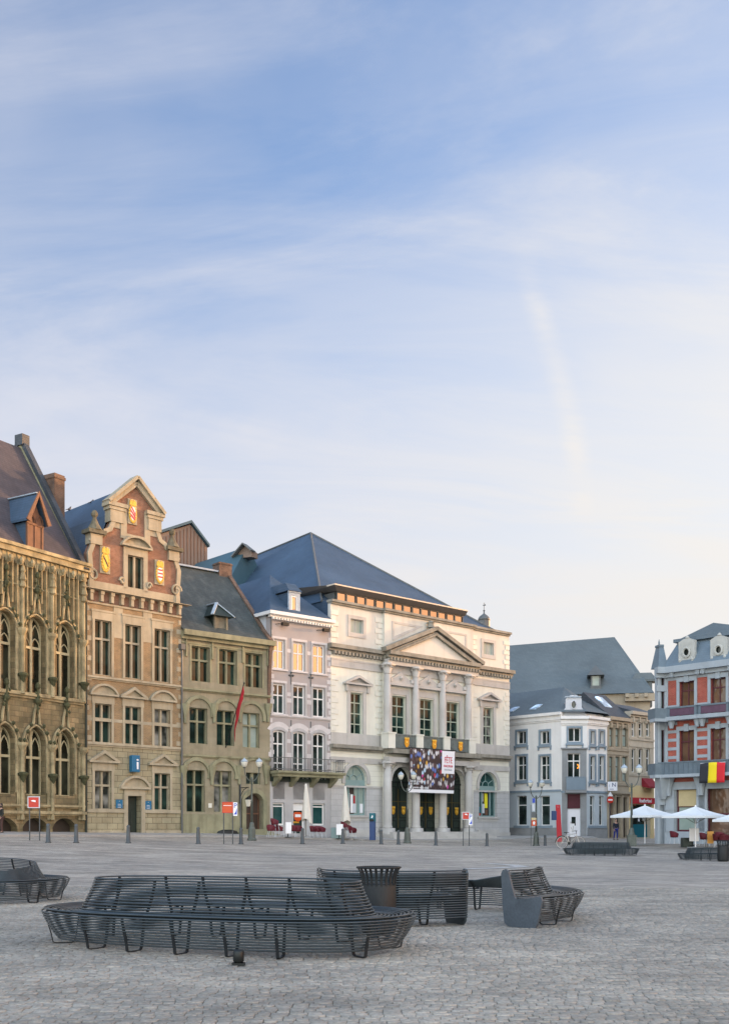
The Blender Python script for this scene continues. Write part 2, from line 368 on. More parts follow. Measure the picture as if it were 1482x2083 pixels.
m_stone2 = M('green_grey_stone', (.315,.28,.195), .9, .3, .6, .25, 'ashlar', (.27,.24,.16), (.27,.24,.155), 1.0, .42, .006, streak=.65, stain=(.14,.13,.08))
m_stone2t = M('grey_stone_trim', (.28,.27,.17), .9, .28, 1., .25, streak=.65, stain=(.11,.10,.06))
m_pink = M('pink_render', (.365,.335,.325), .85, .1, .6, .08, streak=.3, stain=(.36,.29,.28))
m_white = M('white_paint', (.76,.75,.72), .5, .06, 2, .05)
m_greyst = M('blue_grey_stone', (.42,.415,.41), .8, .15, 1, .15, streak=.25, stain=(.27,.265,.25))
m_cream = M('cream_render', (.71,.695,.60), .85, .1, .4, .08, streak=.45, stain=(.47,.44,.38))
m_creamsh = M('cream_rusticated', (.70,.685,.59), .85, .1, .4, .15, 'ashlar', (.685,.67,.575), (.50,.475,.42), 40., .40, .012)
m_attic = M('pale_attic_render', (.60,.585,.525), .85, .1, .5, .08, streak=.45, stain=(.40,.36,.31))
m_theatre_st = M('theatre_stone', (.47,.455,.425), .8, .15, .8, .15, streak=.35, stain=(.27,.255,.22))
m_theatre_ash = M('theatre_plinth', (.48,.475,.465), .8, .12, .8, .2, 'ashlar', (.445,.44,.43), (.30,.295,.285), 1.1, .42, .012, streak=.3, stain=(.30,.29,.27))
m_cornice = M('weathered_cornice', (.285,.27,.225), .9, .35, 1.2, .3, streak=.55, stain=(.12,.105,.075))
m_quoin = M('cream_quoin', (.67,.66,.58), .85, .08, 1, .1)
m_wood = M('brown_wood', (.17,.085,.05), .7, .3, 1.5, .2)
m_wooddk = M('dark_door_wood', (.055,.035,.025), .55, .3, 1.5, .15)
m_woodgrey = M('grey_boards', (.17,.16,.12), .8, .3, 4, .2)
m_darkgreen = M('dark_green_paint', (.022,.035,.028), .45, .25, 2, .05)
m_tealframe = M('sage_frame', (.36,.42,.34), .5, .1)
m_tealframe2 = M('pale_teal_paint', (.22,.32,.31), .5, .12)
m_blackmet = flat('black_metal', (.018,.022,.022), .45, .5)
m_bolmet = M('bollard_paint', (.075,.085,.088), .5, .2, 4, .1, metal=.2)
m_lamp = M('lamp_paint', (.10,.115,.10), .5, .2, 4, .1, metal=.2)
m_globe = flat('milky_glass', (.60,.58,.49), .35)
m_gold = flat('gilding', (.75,.42,.05), .35, .6)
m_goldy = M('gilded_shield', (.80,.50,.08), .45, .1, 6, .2)
m_silver = flat('painted_silver', (.75,.72,.66), .5)
m_redp = flat('heraldic_red', (.42,.04,.05), .5)
m_blackp = flat('heraldic_black', (.03,.025,.02), .5)
m_red = flat('red_enamel', (.48,.03,.015), .4)
m_redor = flat('orange_red_enamel', (.55,.07,.01), .4)
m_crimson = M('crimson_cloth', (.42,.02,.03), .8, .15, 3, .1)
m_maroon = M('maroon_paint', (.085,.014,.024), .5, .12, 3, .1)
m_chairred = M('red_wicker', (.13,.012,.022), .6, .3, 20, .3)
m_signblue = flat('sign_blue', (.005,.12,.24), .4)
m_deepblue = flat('deep_blue', (.01,.045,.15), .35)
m_teal = flat('teal_paint', (.0,.12,.16), .4)
m_canvas = M('cream_canvas', (.68,.64,.56), .9, .08, 3, .15)
m_canvasw = M('white_canvas', (.66,.69,.70), .9, .06, 2, .1)
m_whitep = flat('white_enamel', (.80,.80,.80), .45)
m_signwhite = flat('sign_white', (.78,.78,.80), .5)
m_pg = flat('pale_grey_paint', (.52,.55,.58), .5)
m_bluegrey = M('blue_grey_surround', (.235,.30,.35), .7, .1, 1, .1)
m_housewhite = M('white_render', (.79,.78,.745), .85, .08, .5, .06, streak=.3, stain=(.52,.51,.48))
m_paleblue = M('pale_blue_render', (.50,.56,.585), .85, .07, .5, .06, streak=.15, stain=(.35,.39,.41))
m_plinth = M('grey_plinth', (.27,.28,.28), .85, .15, 1.2, .15)
m_tan = M('tan_stone', (.40,.34,.25), .9, .15, 1, .15, streak=.3, stain=(.22,.18,.13))
m_sand = M('sand_stone', (.47,.42,.33), .9, .12, 1, .12, streak=.3, stain=(.28,.245,.19))
m_ochre = M('ochre_render', (.66,.52,.27), .85, .08)
m_bluest = M('belgian_bluestone', (.34,.385,.415), .8, .15, 1, .15, streak=.25, stain=(.24,.27,.29))
m_mansard = M('mansard_slate', (.15,.20,.235), .6, .12, .6, .15, 'slate', (.14,.185,.22), (.11,.145,.17), .25, .16, .006)
m_palecar = M('pale_carving', (.45,.45,.41), .85, .15, 2, .2)
m_copper = M('brown_standing_seam', (.20,.145,.112), .6, .1, .4, .05)
m_tealroof = M('teal_metal_roof', (.05,.105,.135), .5, .2, .3, .05)
m_g = glass('dark_window_glass', ior=1.5); m_gg = glass('green_window_glass', (.006,.014,.011), 1.38, .05, .2)
m_gb = glass('bright_window_glass', (.02,.012,.008), 4.2, .03, .03)
m_gpale = glass('curtained_window_glass', (.26,.33,.29), 1.5, .08, .1, (.36,.42,.38))
m_gteal = glass('teal_window_glass', (.012,.05,.048), 1.6, .06, .1, (.03,.09,.085))
m_gwarm = glass('brown_window_glass', (.075,.045,.03), 1.7, .05, .25, (.16,.09,.055))
m_blind = M('cream_blind', (.52,.43,.24), .8, .08, 3, .1)
m_tube = M('bench_tube_paint', (.030,.045,.053), .34, .3, 6, .05, spec=.55)
m_rib = M('bench_frame_paint', (.012,.016,.019), .5, .25, 6, .03)
m_bin = M('bin_paint', (.013,.016,.017), .55, .3, 4, .08, spec=.35)
m_panel = M('bench_end_plate', (.085,.105,.125), .5, .3, 2, .05, metal=.2)
m_skin = flat('skin', (.42,.25,.18), .6); m_hair = flat('dark_hair', (.02,.015,.012), .6)
m_jacket = flat('navy_jacket', (.012,.018,.035), .8); m_trouser = flat('blue_trousers', (.015,.03,.20), .8); m_coat = flat('black_coat', (.015,.017,.014), .8)
m_tyre = flat('tyre_rubber', (.03,.03,.03), .8); m_bike = flat('silver_bike_paint', (.45,.42,.38), .4, .5)
m_pigeon = flat('pigeon_feathers', (.07,.075,.085), .8)
m_pinktrim = M('pale_trim_paint', (.56,.54,.535), .7, .12, 2, .08, streak=.3, stain=(.40,.385,.38))
m_tracery = M('pale_tracery', (.43,.385,.24), .9, .2, 2, .3)
m_iron = M('grey_green_iron', (.17,.195,.185), .6, .25, 3, .1)
m_curt = glass('half_curtained_glass', (.02,.025,.022), 1.5, .05, .1, (.30,.30,.27), 1.1)
# ---------------------------------------------------------------- ground
def groundmat(name, near):
    m, nt, N, L, B = mkmat(name)
    def n(t, **k):
        o = N.new(t)
        for a, b in k.items(): setattr(o, a, b)
        return o
    tc = n('ShaderNodeTexCoord'); v = tc.outputs['Object']
    def noise(s, det=4, st=None):
        mp = n('ShaderNodeMapping'); L.new(v, mp.inputs[0])
        if st: mp.inputs['Scale'].default_value = st
        t = n('ShaderNodeTexNoise'); L.new(mp.outputs[0], t.inputs[0]); t.inputs['Scale'].default_value = s; t.inputs['Detail'].default_value = det; return t.outputs[0]
    def ramp(f, stops):
        r = n('ShaderNodeValToRGB'); e = r.color_ramp.elements
        while len(e) < len(stops): e.new(.5)
        for el, (p, c) in zip(e, stops): el.position = p; el.color = (*c, 1)
        L.new(f, r.inputs[0]); return r.outputs[0]
    def mul(a, b):
        o = n('ShaderNodeMix', data_type='RGBA', blend_type='MULTIPLY'); o.inputs[0].default_value = 1; L.new(a, o.inputs[6]); L.new(b, o.inputs[7]); return o.outputs[2]
    big = ramp(noise(.12, 5), [(.35, (.80,.81,.82)), (.65, (1.10,1.08,1.05))])
    med = ramp(noise(.9, 5, (.6, 1, 1)), [(.3, (.72,.72,.72)), (.7, (1.16,1.16,1.15))])
    fin = noise(28., 5)
    bp = n('ShaderNodeBump'); 
    if near:
        ge = n('ShaderNodeNewGeometry')
        base = ramp(ge.outputs['Random Per Island'], [(0, (.25,.236,.205)), (.25, (.30,.281,.245)), (.6, (.338,.313,.27)), (.9, (.385,.354,.304)), (1, (.27,.24,.205))])
        L.new(fin, bp.inputs['Height']); bp.inputs['Strength'].default_value = .45; bp.inputs['Distance'].default_value = .012
        col = mul(mul(mul(base, big), med), ramp(fin, [(.3, (.72,.72,.72)), (.7, (1.2,1.2,1.2))]))
    else:
        mp = n('ShaderNodeMapping'); L.new(v, mp.inputs[0])
        wn = n('ShaderNodeTexNoise'); L.new(v, wn.inputs[0]); wn.inputs['Scale'].default_value = 1.3
        ad = n('ShaderNodeVectorMath', operation='MULTIPLY_ADD'); L.new(wn.outputs['Color'], ad.inputs[0]); ad.inputs[1].default_value = (.12, .12, 0); L.new(mp.outputs[0], ad.inputs[2])
        t = n('ShaderNodeTexBrick'); L.new(ad.outputs[0], t.inputs[0]); t.inputs['Scale'].default_value = 1; t.inputs['Brick Width'].default_value = .16; t.inputs['Row Height'].default_value = .115
        t.inputs['Mortar Size'].default_value = .011; t.inputs['Mortar Smooth'].default_value = .5; t.inputs['Color1'].default_value = (.50,.445,.375,1); t.inputs['Color2'].default_value = (.35,.318,.275,1); t.inputs['Mortar'].default_value = (.18,.175,.16,1)
        col = mul(mul(mul(t.outputs[0], big), med), mul(ramp(noise(3.2, 4, (.4, 1, 1)), [(.3, (.74,.74,.75)), (.7, (1.18,1.17,1.16))]), ramp(noise(1.1, 3, (.25, 1.6, 1)), [(.35, (.82,.82,.82)), (.65, (1.12,1.12,1.12))])))
        L.new(t.outputs[1], bp.inputs['Height']); bp.invert = True; bp.inputs['Strength'].default_value = .6; bp.inputs['Distance'].default_value = .015
    L.new(col, B.inputs['Base Color']); B.inputs['Roughness'].default_value = .72; B.inputs['Specular IOR Level'].default_value = .35; L.new(bp.outputs[0], B.inputs['Normal'])
    return m
NEARY = 27.
def ground():
    xs = np.r_[[-900, -400, -200], np.arange(-76, 81, 2.), [200, 400, 900]]; ys = np.r_[[-300, -100], np.arange(-26, 150, 2.), [300, 700, 1500]]
    X, Y = np.meshgrid(xs, ys); Z = Gv(X, Y); Z = Z-.05*np.clip((NEARY+2-Y)/2, 0, 1)*(np.abs(X) < 24)*.5
    m = MB(); m.v = [tuple(p) for p in np.c_[X.ravel(), Y.ravel(), Z.ravel()]]; w = len(xs)
    m.f = [(j*w+i, j*w+i+1, (j+1)*w+i+1, (j+1)*w+i) for j in range(len(ys)-1) for i in range(w-1)]
    o = m.build('cobbled_square', groundmat('far_cobbles', False), smooth=True); tag(o, 'wide grey cobbled town square', None, None, 'structure')
    # individual granite setts in the near part, one sheet
    V = []; y = 6.3
    rows = []
    while y < NEARY:
        h = .094+rng.uniform(-.010, .012); hw = .37*y+1.3; x = -hw-rng.uniform(0, .2); n_ = int(2*hw/.12)+2
        ws = rng.uniform(.09, .16, n_); x0 = x+np.r_[0, np.cumsum(ws)[:-1]]; rows.append(np.c_[x0, ws, np.full(n_, y), np.full(n_, h)]); y += h
    A = np.concatenate(rows); n_ = len(A); g = .006+rng.uniform(0, .006, n_)
    xa, xb = A[:,0]+g*.3, A[:,0]+A[:,1]-g*.3
    jit = lambda s: rng.uniform(-s, s, n_)
    ya, yb = A[:,2]+g, A[:,2]+A[:,3]-g
    top = jit(.0042)+.002*np.sin(A[:,0]*3); tx = jit(.02); ty = jit(.05)
    cx = (xa+xb)/2; cy = (ya+yb)/2; vs = []
    corners = [(xa,ya),(xb,ya),(xb,yb),(xa,yb)]
    corners = [(c[0]+jit(.003), c[1]+jit(.005)) for c in corners]
    wob = lambda X, Y: .035*np.sin(X*.9+Y*.35)+.03*np.sin(X*.37+1.3+Y*.2)
    lay = []
    for k, (ins, dz) in enumerate(((0, -.03), (.001, -.010), (.004, -.002), (.011, 0))):
        for X, Y in corners:
            sx = np.sign(cx-X)*.5; sy = np.sign(cy-Y); X2 = X+sx*ins; Y2 = Y+sy*ins
            Z2 = top+(X2-cx)*tx+(Y2-cy)*ty+dz if k else np.full(n_, dz+.0)
            lay.append(np.c_[X2, Y2+wob(cx, cy), Z2])
    P = np.stack(lay, 1); P[:,:,2] += Gv(P[:,:,0].ravel()[::16], P[:,:,1].ravel()[::16])[:,None]
    fl = []
    for k in range(3):
        for i in range(4): j = (i+1) % 4; fl.append((k*4+i, k*4+j, k*4+4+j, k*4+4+i))
    fl.append((12, 13, 14, 15)); fl = np.array(fl)
    Fx = (fl[None]+(np.arange(n_)*16)[:,None,None]).reshape(-1, 4)
    me = bpy.data.meshes.new('granite_setts'); me.vertices.add(n_*16); me.vertices.foreach_set('co', P.reshape(-1))
    me.loops.add(len(Fx)*4); me.loops.foreach_set('vertex_index', Fx.reshape(-1).astype(np.int32)); me.polygons.add(len(Fx))
    me.polygons.foreach_set('loop_start', np.arange(0, len(Fx)*4, 4, dtype=np.int32)); me.polygons.foreach_set('use_smooth', [True]*len(Fx)); me.update(calc_edges=True)
    me.materials.append(groundmat('granite_setts', True)); o = bpy.data.objects.new('granite_setts', me); COL.objects.link(o)
    tag(o, 'uneven grey granite setts of the near square', None, None, 'structure')
ground()
# ---------------------------------------------------------------- benches of bent steel tubes
def spline(pts, closed, n):
    P = [Vector((*p, 0)) for p in pts]; m = len(P); out = []
    segs = m if closed else m-1
    for i in range(segs):
        p = [P[(i+k) % m] if closed else P[min(max(i+k, 0), m-1)] for k in (-1, 0, 1, 2)]
        for j in range(n):
            t = j/n; out.append(.5*((2*p[1])+(p[2]-p[0])*t+(2*p[0]-5*p[1]+4*p[2]-p[3])*t*t+(3*p[1]-p[0]-3*p[2]+p[3])*t**3))
    if not closed: out.append(P[-1].copy())
    return out
BACK = [(.0+.175*(i/11)**1.25, .845-.39*i/11) for i in range(12)]
SEAT = [(.205+.43*i/9, .425+.012*math.cos(i/9*6.28)+.03*(i/9)) for i in range(10)]
SKIRT = [(.672-.0115*i-.0009*i*i, .432-.0345*i) for i in range(11)]
REAR = [(-.03, .80-.037*i) for i in range(19)]
def bench(label, pts, closed=True, side=1, nseg=10, loc=None, backf=None, ribs=.6, r=.0118, end_plate=False, ns=5, rear=False, tname='tube_bench'):
    P = spline(pts, closed, nseg); c = Vector(loc or (sum(p.x for p in P)/len(P), sum(p.y for p in P)/len(P), 0)); c.z = 0
    gz = G(c.x, c.y); root = thing(tname, label, 'bench', (c.x, c.y, gz), 0, 'tube benches on the square'); P = [p-c for p in P]; m = len(P)
    nr = []; arc = [0]
    for i in range(m):
        a = P[(i-1) % m] if closed or i else P[i]; b = P[(i+1) % m] if closed or i < m-1 else P[i]
        t = (b-a).normalized(); nr.append(Vector((t.y, -t.x, 0))*side)
        if i: arc.append(arc[-1]+(P[i]-P[i-1]).length)
    tot = arc[-1]+((P[0]-P[-1]).length if closed else 0)
    bf = lambda i: backf(i/m) if backf else 1.
    def pt(i, q, isb=False):
        z = q[1]
        if isb: z = .44+(z-.44)*bf(i)
        v = P[i]+nr[i]*q[0]; return (v.x, v.y, z+G(v.x+c.x, v.y+c.y)-gz)
    for nm, prof, isb in (('backrest', BACK, True), ('seat', SEAT, False), ('skirt', SKIRT, False))+((('rear_screen', REAR, False),) if rear else ()):
        b = MB()
        for q in prof: b.sweep([pt(i, q, isb) for i in range(m)], r, ns, closed)
        b.build(nm, m_tube, root, True)
    k = max(3, int(round(tot/ribs))); idx = []
    for j in range(k if closed else k+1):
        d = tot*(j+.5)/k if closed else tot*j/k; idx.append(min(range(m), key=lambda i: abs(arc[i]-d)))
    for n_, i in enumerate(idx):
        tn = Vector((-nr[i].y, nr[i].x, 0)); b = MB()
        if end_plate and not closed and n_ == (0 if end_plate is True else len(idx)-1):
            o = [(-.03, .80), (.0, .86), (.05, .875), (.10, .84), (.17, .60), (.215, .455), (.24, .425), (.45, .44), (.60, .475), (.68, .47), (.70, .42), (.62, .08), (.58, .0), (.10, .0), (.03, .06), (.0, .3)]
            mm = MB(); mm.plate(o, (), -.02, .02); bb = mm
            vs = [Vector(v) for v in bb.v]; mm.v = [tuple(P[i]+nr[i]*v.x+tn*v.y+Vector((0, 0, v.z))) for v in vs]
            mm.build('end_plate', m_panel if end_plate is True else m_tube, root); continue
        prof = [(-.022, .84), (-.005, .76), (.055, .6), (.15, .43), (.19, .395), (.42, .395), (.61, .43), (.632, .40), (.55, .12), (.53, .02), (.49, .006), (.30, .006), (.26, .02), (.235, .12), (.20, .385)]
        b.sweep([pt(i, q, q[1] > .44) for q in prof], .01, 4, False, up=tuple(tn), rect=(.007, .018))
        b.build('leg_frame', m_rib, root)
    return root
def oval(cx, cy, a, b, rot, e=2.6, n=16, sh=0.):
    out = []
    for k in range(n):
        t = 2*math.pi*k/n; ct, st = math.cos(t), math.sin(t)
        x = a*math.copysign(abs(ct)**(2/e), ct); y = b*math.copysign(abs(st)**(2/e), st)*(1+sh*ct); c, s = math.cos(R(rot)), math.sin(R(rot))
        out.append((cx+x*c-y*s, cy+x*s+y*c))
    return out
bench1 = bench('long oval bench of dark steel tubes nearest the camera, seat running all round', oval(-1.80, 13.75, 1.86, .62, -22), True, 1)
bench2 = bench('oval steel tube bench cut off by the left edge of the picture', oval(-8.8, 22.6, 2.0, .95, -15), True, 1, backf=lambda t: .66+.34*math.sin(2*math.pi*t))
bench3 = bench('curved steel tube bench standing with its back to the camera behind the dark bin', [(-.75, 17.7), (-.55, 16.75), (.1, 16.3), (.9, 16.3), (1.57, 16.6)], False, -1, nseg=10, end_plate=2, rear=True)
bench4 = bench('curved steel tube bench with a solid blue grey end plate', [(2.12, 16.45), (2.62, 17.05), (2.95, 17.9), (2.75, 18.9), (2.0, 19.5), (1.3, 19.7)], False, 1, end_plate=True, backf=lambda t: 1. if t < .45 else max(.28, 1-(t-.45)*2.2))
def far(label, px, Y, rz, sc=1.): x, y = at(px, Y); return dup(bench1, (x, y, G(x, y)), rz, label, sc)
far('long steel tube bench far off in front of the two open parasols and the bicycle', 1222, 56, R(22), .78)
far('steel tube bench far off at the right edge below the tricolour flag', 1452, 52, R(25), .7)
# litter bins
def bin_(px, Y, label, sc=1.):
    x, y = at(px, Y); o = thing('litter_bin', label, 'bin', (x, y, G(x, y)), 0, 'litter bins beside the benches'); o.scale = (sc,)*3
    b = MB(); b.lathe([(.235, .03), (.245, .08), (.245, .70), (.235, .72)], n=20); b.build('body', m_bin, o, True)
    s = MB()
    for k in range(22):
        a = 2*math.pi*k/22; ca, sa = math.cos(a), math.sin(a)
        s.sweep([(rr*ca, rr*sa, z) for rr, z in ((.24, .69), (.245, .80), (.265, .88), (.30, .94))], .01, 4, rect=(.016, .005))
    s.build('flared_slats', m_bin, o)
    h = MB(); h.sweep([(.305*math.cos(t*.2856), .305*math.sin(t*.2856), .945) for t in range(22)], .016, 6, True); h.build('rim', m_bin, o, True)
    f = MB(); f.lathe([(.20, 0), (.20, .04)], n=16); f.build('foot', m_bin, o)
bin_(770, 15.2, 'dark round litter bin with flared slatted rim behind the nearest bench')
bin_(1470, 50.3, 'dark litter bin beside the far bench at the right edge', 1.05)
# ground spot lamp under the near bench
x, y = at(485, 11.75); o = thing('ground_spotlight', 'small black spot lamp on the cobbles in front of the nearest bench', 'spotlight', (x, y, G(x, y)))
b = MB(); b.box(-.07, .07, -.05, .05, 0, .03); b.build('base', m_blackmet, o)
b = MB(); b.lathe([(.045, .03), (.06, .05), (.06, .15), (.048, .17), (.0, .175)], n=14); b.build('housing', m_blackmet, o, True)
m_darkstone = M('lichened_stone', (.165,.145,.095), .95, .4, 3, .4)
m_goth = glass('leaded_dark_glass', (.008,.009,.006), 1.35, .15, .3)
# ---------------------------------------------------------------- facades along the square, from the theatre leftwards
FT = Fac(672, 1035, 47.6, Yl=80.)                     # theatre
FP = Fac(549, 672, 50., PR=FT.O); FS = Fac(368, 549, 50., PR=FP.O); FB = Fac(175.5, 368, 44.5, PR=FS.O); FH = Fac(-70, 175.5, 31., PR=FB.O)
def solidback(root, F, name, mat, z1, depth, u0=0., u1=None, y0=.5):
    u1 = F.L if u1 is None else u1
    m = MB(); m.box(u0+.012, u1-.012, y0, depth, -1, z1); m.build(name, mat, root)
def town_hall():
    F = FH; P = F.root('gothic_town_hall', 'late gothic town hall of yellowish stone with pointed windows and a steep roof', 'town hall')
    L = F.L; H = []; T = MB(); MO = MB()
    pit = 4.66 # bay width, measured between window axes
    ucs = [F.u(x) for x in (72, 131.5)]; pit = ucs[1]-ucs[0]; bays = [ucs[0]-2*pit, ucs[0]-pit, ucs[0], ucs[1]]; bays = [b for b in bays if b > -.5]
    zs_u, za_u, z0_u = F.z(72, 1283), F.z(72, 1255), F.z(72, 1412)
    zs_l, za_l, z0_l = F.z(72, 1514), F.z(72, 1480), F.z(72, 1617)
    hw = (F.u(90.4)-F.u(51.5))/2; dep = .34*2*hw
    for c in bays:
        for (z0, zs, za, tz) in ((z0_u, zs_u, za_u, F.z(72, 1317)), (z0_l, zs_l, za_l, F.z(72, 1541))):
            sh = archh(c-hw, c+hw, z0, zs, za-zs, g=True)
            def ex(m, yf, d, c=c, z0=z0, zs=zs, za=za):
                for sgn in (-1, 1):       # tracery: two lancets and a split top
                    q = c+sgn*hw/2; A = gothp(q-hw/2+.05, q+hw/2-.05, zs-.35, .75, 5); m.sweep([(p[0], d-.06, p[1]) for p in A], .045, 4)
                    A = gothp(q-hw/2+.05, q+hw/2-.05, zs-.9, .5, 5) if zs > 8 else A; m.sweep([(p[0], d-.06, p[1]) for p in A], .04, 4)
                    A = [(c+sgn*x*hw, zs+.25+z) for x, z in ((0, -.5), (.12, .2), (.3, .62), (.5, .95))]; m.sweep([(p[0], d-.06, p[1]) for p in A], .05, 4)
            window(P, H, c-hw, c+hw, z0, za, dep, m_tracery, m_goth, 2, ((tz-z0)/(za-z0),), .05, .15, sh, fd=.14, extra=ex)
            for k, (g, o_) in enumerate(((.10, .10), (.24, .2))):   # hood mouldings
                A = [(c+hw+g, z0+.1)]+gothp(c-hw-g, c+hw+g, zs, za-zs+g*1.3)+[(c-hw-g, z0+.1)]
                if k: A = gothp(c-hw-g-.05, c+hw+g+.05, zs, za-zs+g*1.2); A = A[:7]+[(c+.18, za+g+.5), (c, za+g+1.25), (c-.18, za+g+.5)]+A[8:]
                T.sweep([(p[0], -.02-o_*.4, p[1]) for p in A], .07 if not k else .085, 5)
            for s in range(9):             # crockets along the hood and the finial
                t = s/8; q = c+(t*2-1)*(hw+.25); zq = zs+(za-zs+.35)*(1-abs(2*t-1)**1.7)+.15
                MO.lathe([(.02, -.12), (.10, -.03), (.12, .05), (.03, .14)], (q, -.2, zq), 6) if s not in (3, 4, 5) else None
            MO.lathe([(.05, 0), (.07, .5), (.2, .65), (.22, .78), (.09, .9), (.06, 1.4), (.16, 1.52), (.14, 1.7), (.03, 1.85)], (c, -.2, za+.8), 7)
            for kk in range(5):
                a = kk*.9+c; MO.lathe([(.02, -.1), (.10, 0), (.02, .12)], (c+.2*math.cos(a), -.24-.06*math.sin(a*2), za+1.1+kk*.22), 5)
        bo = (F.u(4), F.u(24)) if c < ucs[0]-1 else (c-.85, c+.85)
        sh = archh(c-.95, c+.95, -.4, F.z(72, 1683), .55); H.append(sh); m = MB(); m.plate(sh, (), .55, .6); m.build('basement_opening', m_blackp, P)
    ztop = F.z(87, 1152); wall = MB(); wall.plate(rectp(0, L, -1, ztop), H, 0, .8); wall.build('wall', m_gothic, P)
    pan = rectp(0, L-.5, zs_u+.05, ztop-.1)
    # blind panelling above the upper windows
    q = 0
    zb_, zt_ = za_u-.1, F.z(100, 1148)
    n = int(L/.36)
    for i in range(n):
        x = .2+i*.36
        dmin = min(abs(x-c) for c in bays); lowz = za_u+.55-1.6*min(1, max(0, dmin-.2)/hw) 
        T.box(x-.028, x+.028, -.22, .02, lowz+.5, zt_+.05)
        A = gothp(x+.03, x+.33, zt_-.5, .36, 4); T.sweep([(p[0], -.13, p[1]) for p in A], .035, 4, rect=(.03, .09))
    zr = F.z(100, 1205); T.box(0, L-.3, -.1, .02, zr-.05, zr+.04)
    # piers between windows with statue canopies and consoles
    piers = [b+pit/2 for b in bays]; piers[-1] = L-.42
    for c in piers:
        w = .24
        for z0, z1, r in ((F.z(72, 1668), F.z(72, 1581), .16), (F.z(72, 1575), F.z(72, 1520), .2), (z0_u-.1, F.z(72, 1382), .2), (F.z(72, 1376), F.z(72, 1292), .22), (F.z(72, 1285), F.z(72, 1190), .15)):
            T.box(c-w*.7, c+w*.7, -.12, .02, z0, z1); r *= .8; T.lathe([(r, 0), (r*.85, .1), (r*.75, z1-z0-.1), (r, z1-z0)], (c, -.2, z0), 8)
            for s in (-1, 1): T.lathe([(.055, 0), (.055, z1-z0)], (c+s*w*.95, -.06, z0), 6)
        for zc in (F.z(72, 1578), F.z(72, 1379)):
            MO.lathe([(.05, -.45), (.15, -.25), (.2, -.12), (.30, .0), (.31, .1), (.16, .16)], (c, -.26, zc), 8)
        for zc in (F.z(72, 1290), F.z(72, 1519)):
            T.lathe([(.12, -.3), (.3, 0), (.32, .16)], (c, -.18, zc), 8); 
        T.lathe([(.06, 0), (.2, .1), (.13, .4), (.22, .5), (.11, .9), (.16, 1.0), (.03, 1.5)], (c, -.24, F.z(72, 1205)), 8)
    for zz, h, o_ in ((F.z(72, 1423), .34, .22), (F.z(72, 1644), .2, .2), (F.z(72, 1660), .28, .32)): band(T, 0, L-.25, zz, zz+h, o_, 0, False)
    T.box(0, L-.3, -.1, .02, F.z(72, 1692), F.z(72, 1664)) if False else None
    T.split('carved_trim', m_gothtrim, P); MO.split('hood_carving', m_moss, P, .3)
    # cornice, a gutter of stone on brackets
    C = MB(); z = F.z(87, 1152); band(C, 0, L, z, F.z(87, 1128), .38, 0, False); C.box(0, L, -.5, -.3, F.z(87, 1131), F.z(87, 1126)+.05)
    for i in range(int(L/.8)): x = .4+i*.8; C.box(x-.1, x+.1, -.3, .02, z-.35, z); C.lathe([(.04, -.2), (.16, 0), (.1, .2)], (x, -.36, z-.12), 6)
    C.build('cornice', m_gothtrim, P)
    # steep roof with stepped gable coping at the right end
    ze = F.z(87, 1134); uR = L-.55; d = F.back(uR, 40); q = F.pl(uR, d); zr = zat(903, q.y)-F.zb
    m = MB(); m.hexa([(-1, -.1, ze), (uR, -.1, ze), (uR, 2*d, ze), (-1, 2*d, ze), (-1, d-.05, zr-.25), (uR, d-.05, zr-.25), (uR, d+.05, zr-.25), (-1, d+.05, zr-.25)]); m.build('roof', m_slatebrown, P)
    m = MB(); gp = [(-.15, ze-.2), (d, zr+.1), (2*d+.2, ze-.2)]
    o = len(m.v)
    for x in (uR, uR+.42): m.v += [(x, gp[0][0], gp[0][1]), (x, gp[2][0], gp[2][1]), (x, gp[1][0], gp[1][1])]
    m.f += [(0, 1, 2), (5, 4, 3), (0, 2, 5, 3), (1, 4, 5, 2), (0, 3, 4, 1)]; m.build('gable_wall', m_stone2t, P)
    m = MB(); m.sweep([(uR+.21, -.35, ze-.15), (uR+.21, d, zr+.35)], .2, rect=(.2, .12)); m.sweep([(uR+.21, d, zr+.35), (uR+.21, 2*d, ze)], .2, rect=(.3, .14)); m.box(uR-.1, uR+.5, d-.35, d+.35, zr-.1, zr+.6); m.build('gable_coping', m_slate, P)
    m = MB(); u0 = F.u(92); cz = F.z(111, 960)
    # chimney of brick rising behind the gable
    yc = d*.5; uc = F.u(111, yc); zc = zat(961, F.pl(uc, yc).y)-F.zb
    m.box(uc-.0, uc+.85, yc-.0, yc+1.1, ze-1.5, zc-.3); m.box(uc-.05, uc+.9, yc-.05, yc+1.15, zc-.3, zc-.12); m.box(uc, uc+.85, yc, yc+1.1, zc-.12, zc); m.build('chimney', m_brickdk, P)
    # dormer
    yf = .02; ua, ub = F.u(51, yf), F.u(91, yf); c = (ua+ub)/2; zb_ = F.z(72, 1136, yf); zk = F.z(72, 1066, yf); zp = F.z(72, 1010, yf)
    m = MB(); m.plate([(ua+.15, zb_), (ub-.15, zb_), (ub-.15, zk), (c, zp-.35), (ua+.15, zk)], (), yf, yf+.12)
    dm = m.build('dormer', m_wood, P); m = MB()
    for x in (ua+.2, ub-.2, c): m.box(x-.06, x+.06, yf-.05, yf, zb_, zk-.05)
    m.box(ua+.1, ub-.1, yf-.05, yf, zk-.12, zk); m.box(ua+.1, ub-.1, yf-.06, yf, zb_, zb_+.12)
    for s in (-1, 1): A = gothp(c+s*.32-.26, c+s*.32+.26, zk+.05, .5, 4); m.sweep([(p[0], yf-.04, p[1]) for p in A], .04, 4)
    m.build('dormer_boards', m_wood, dm)
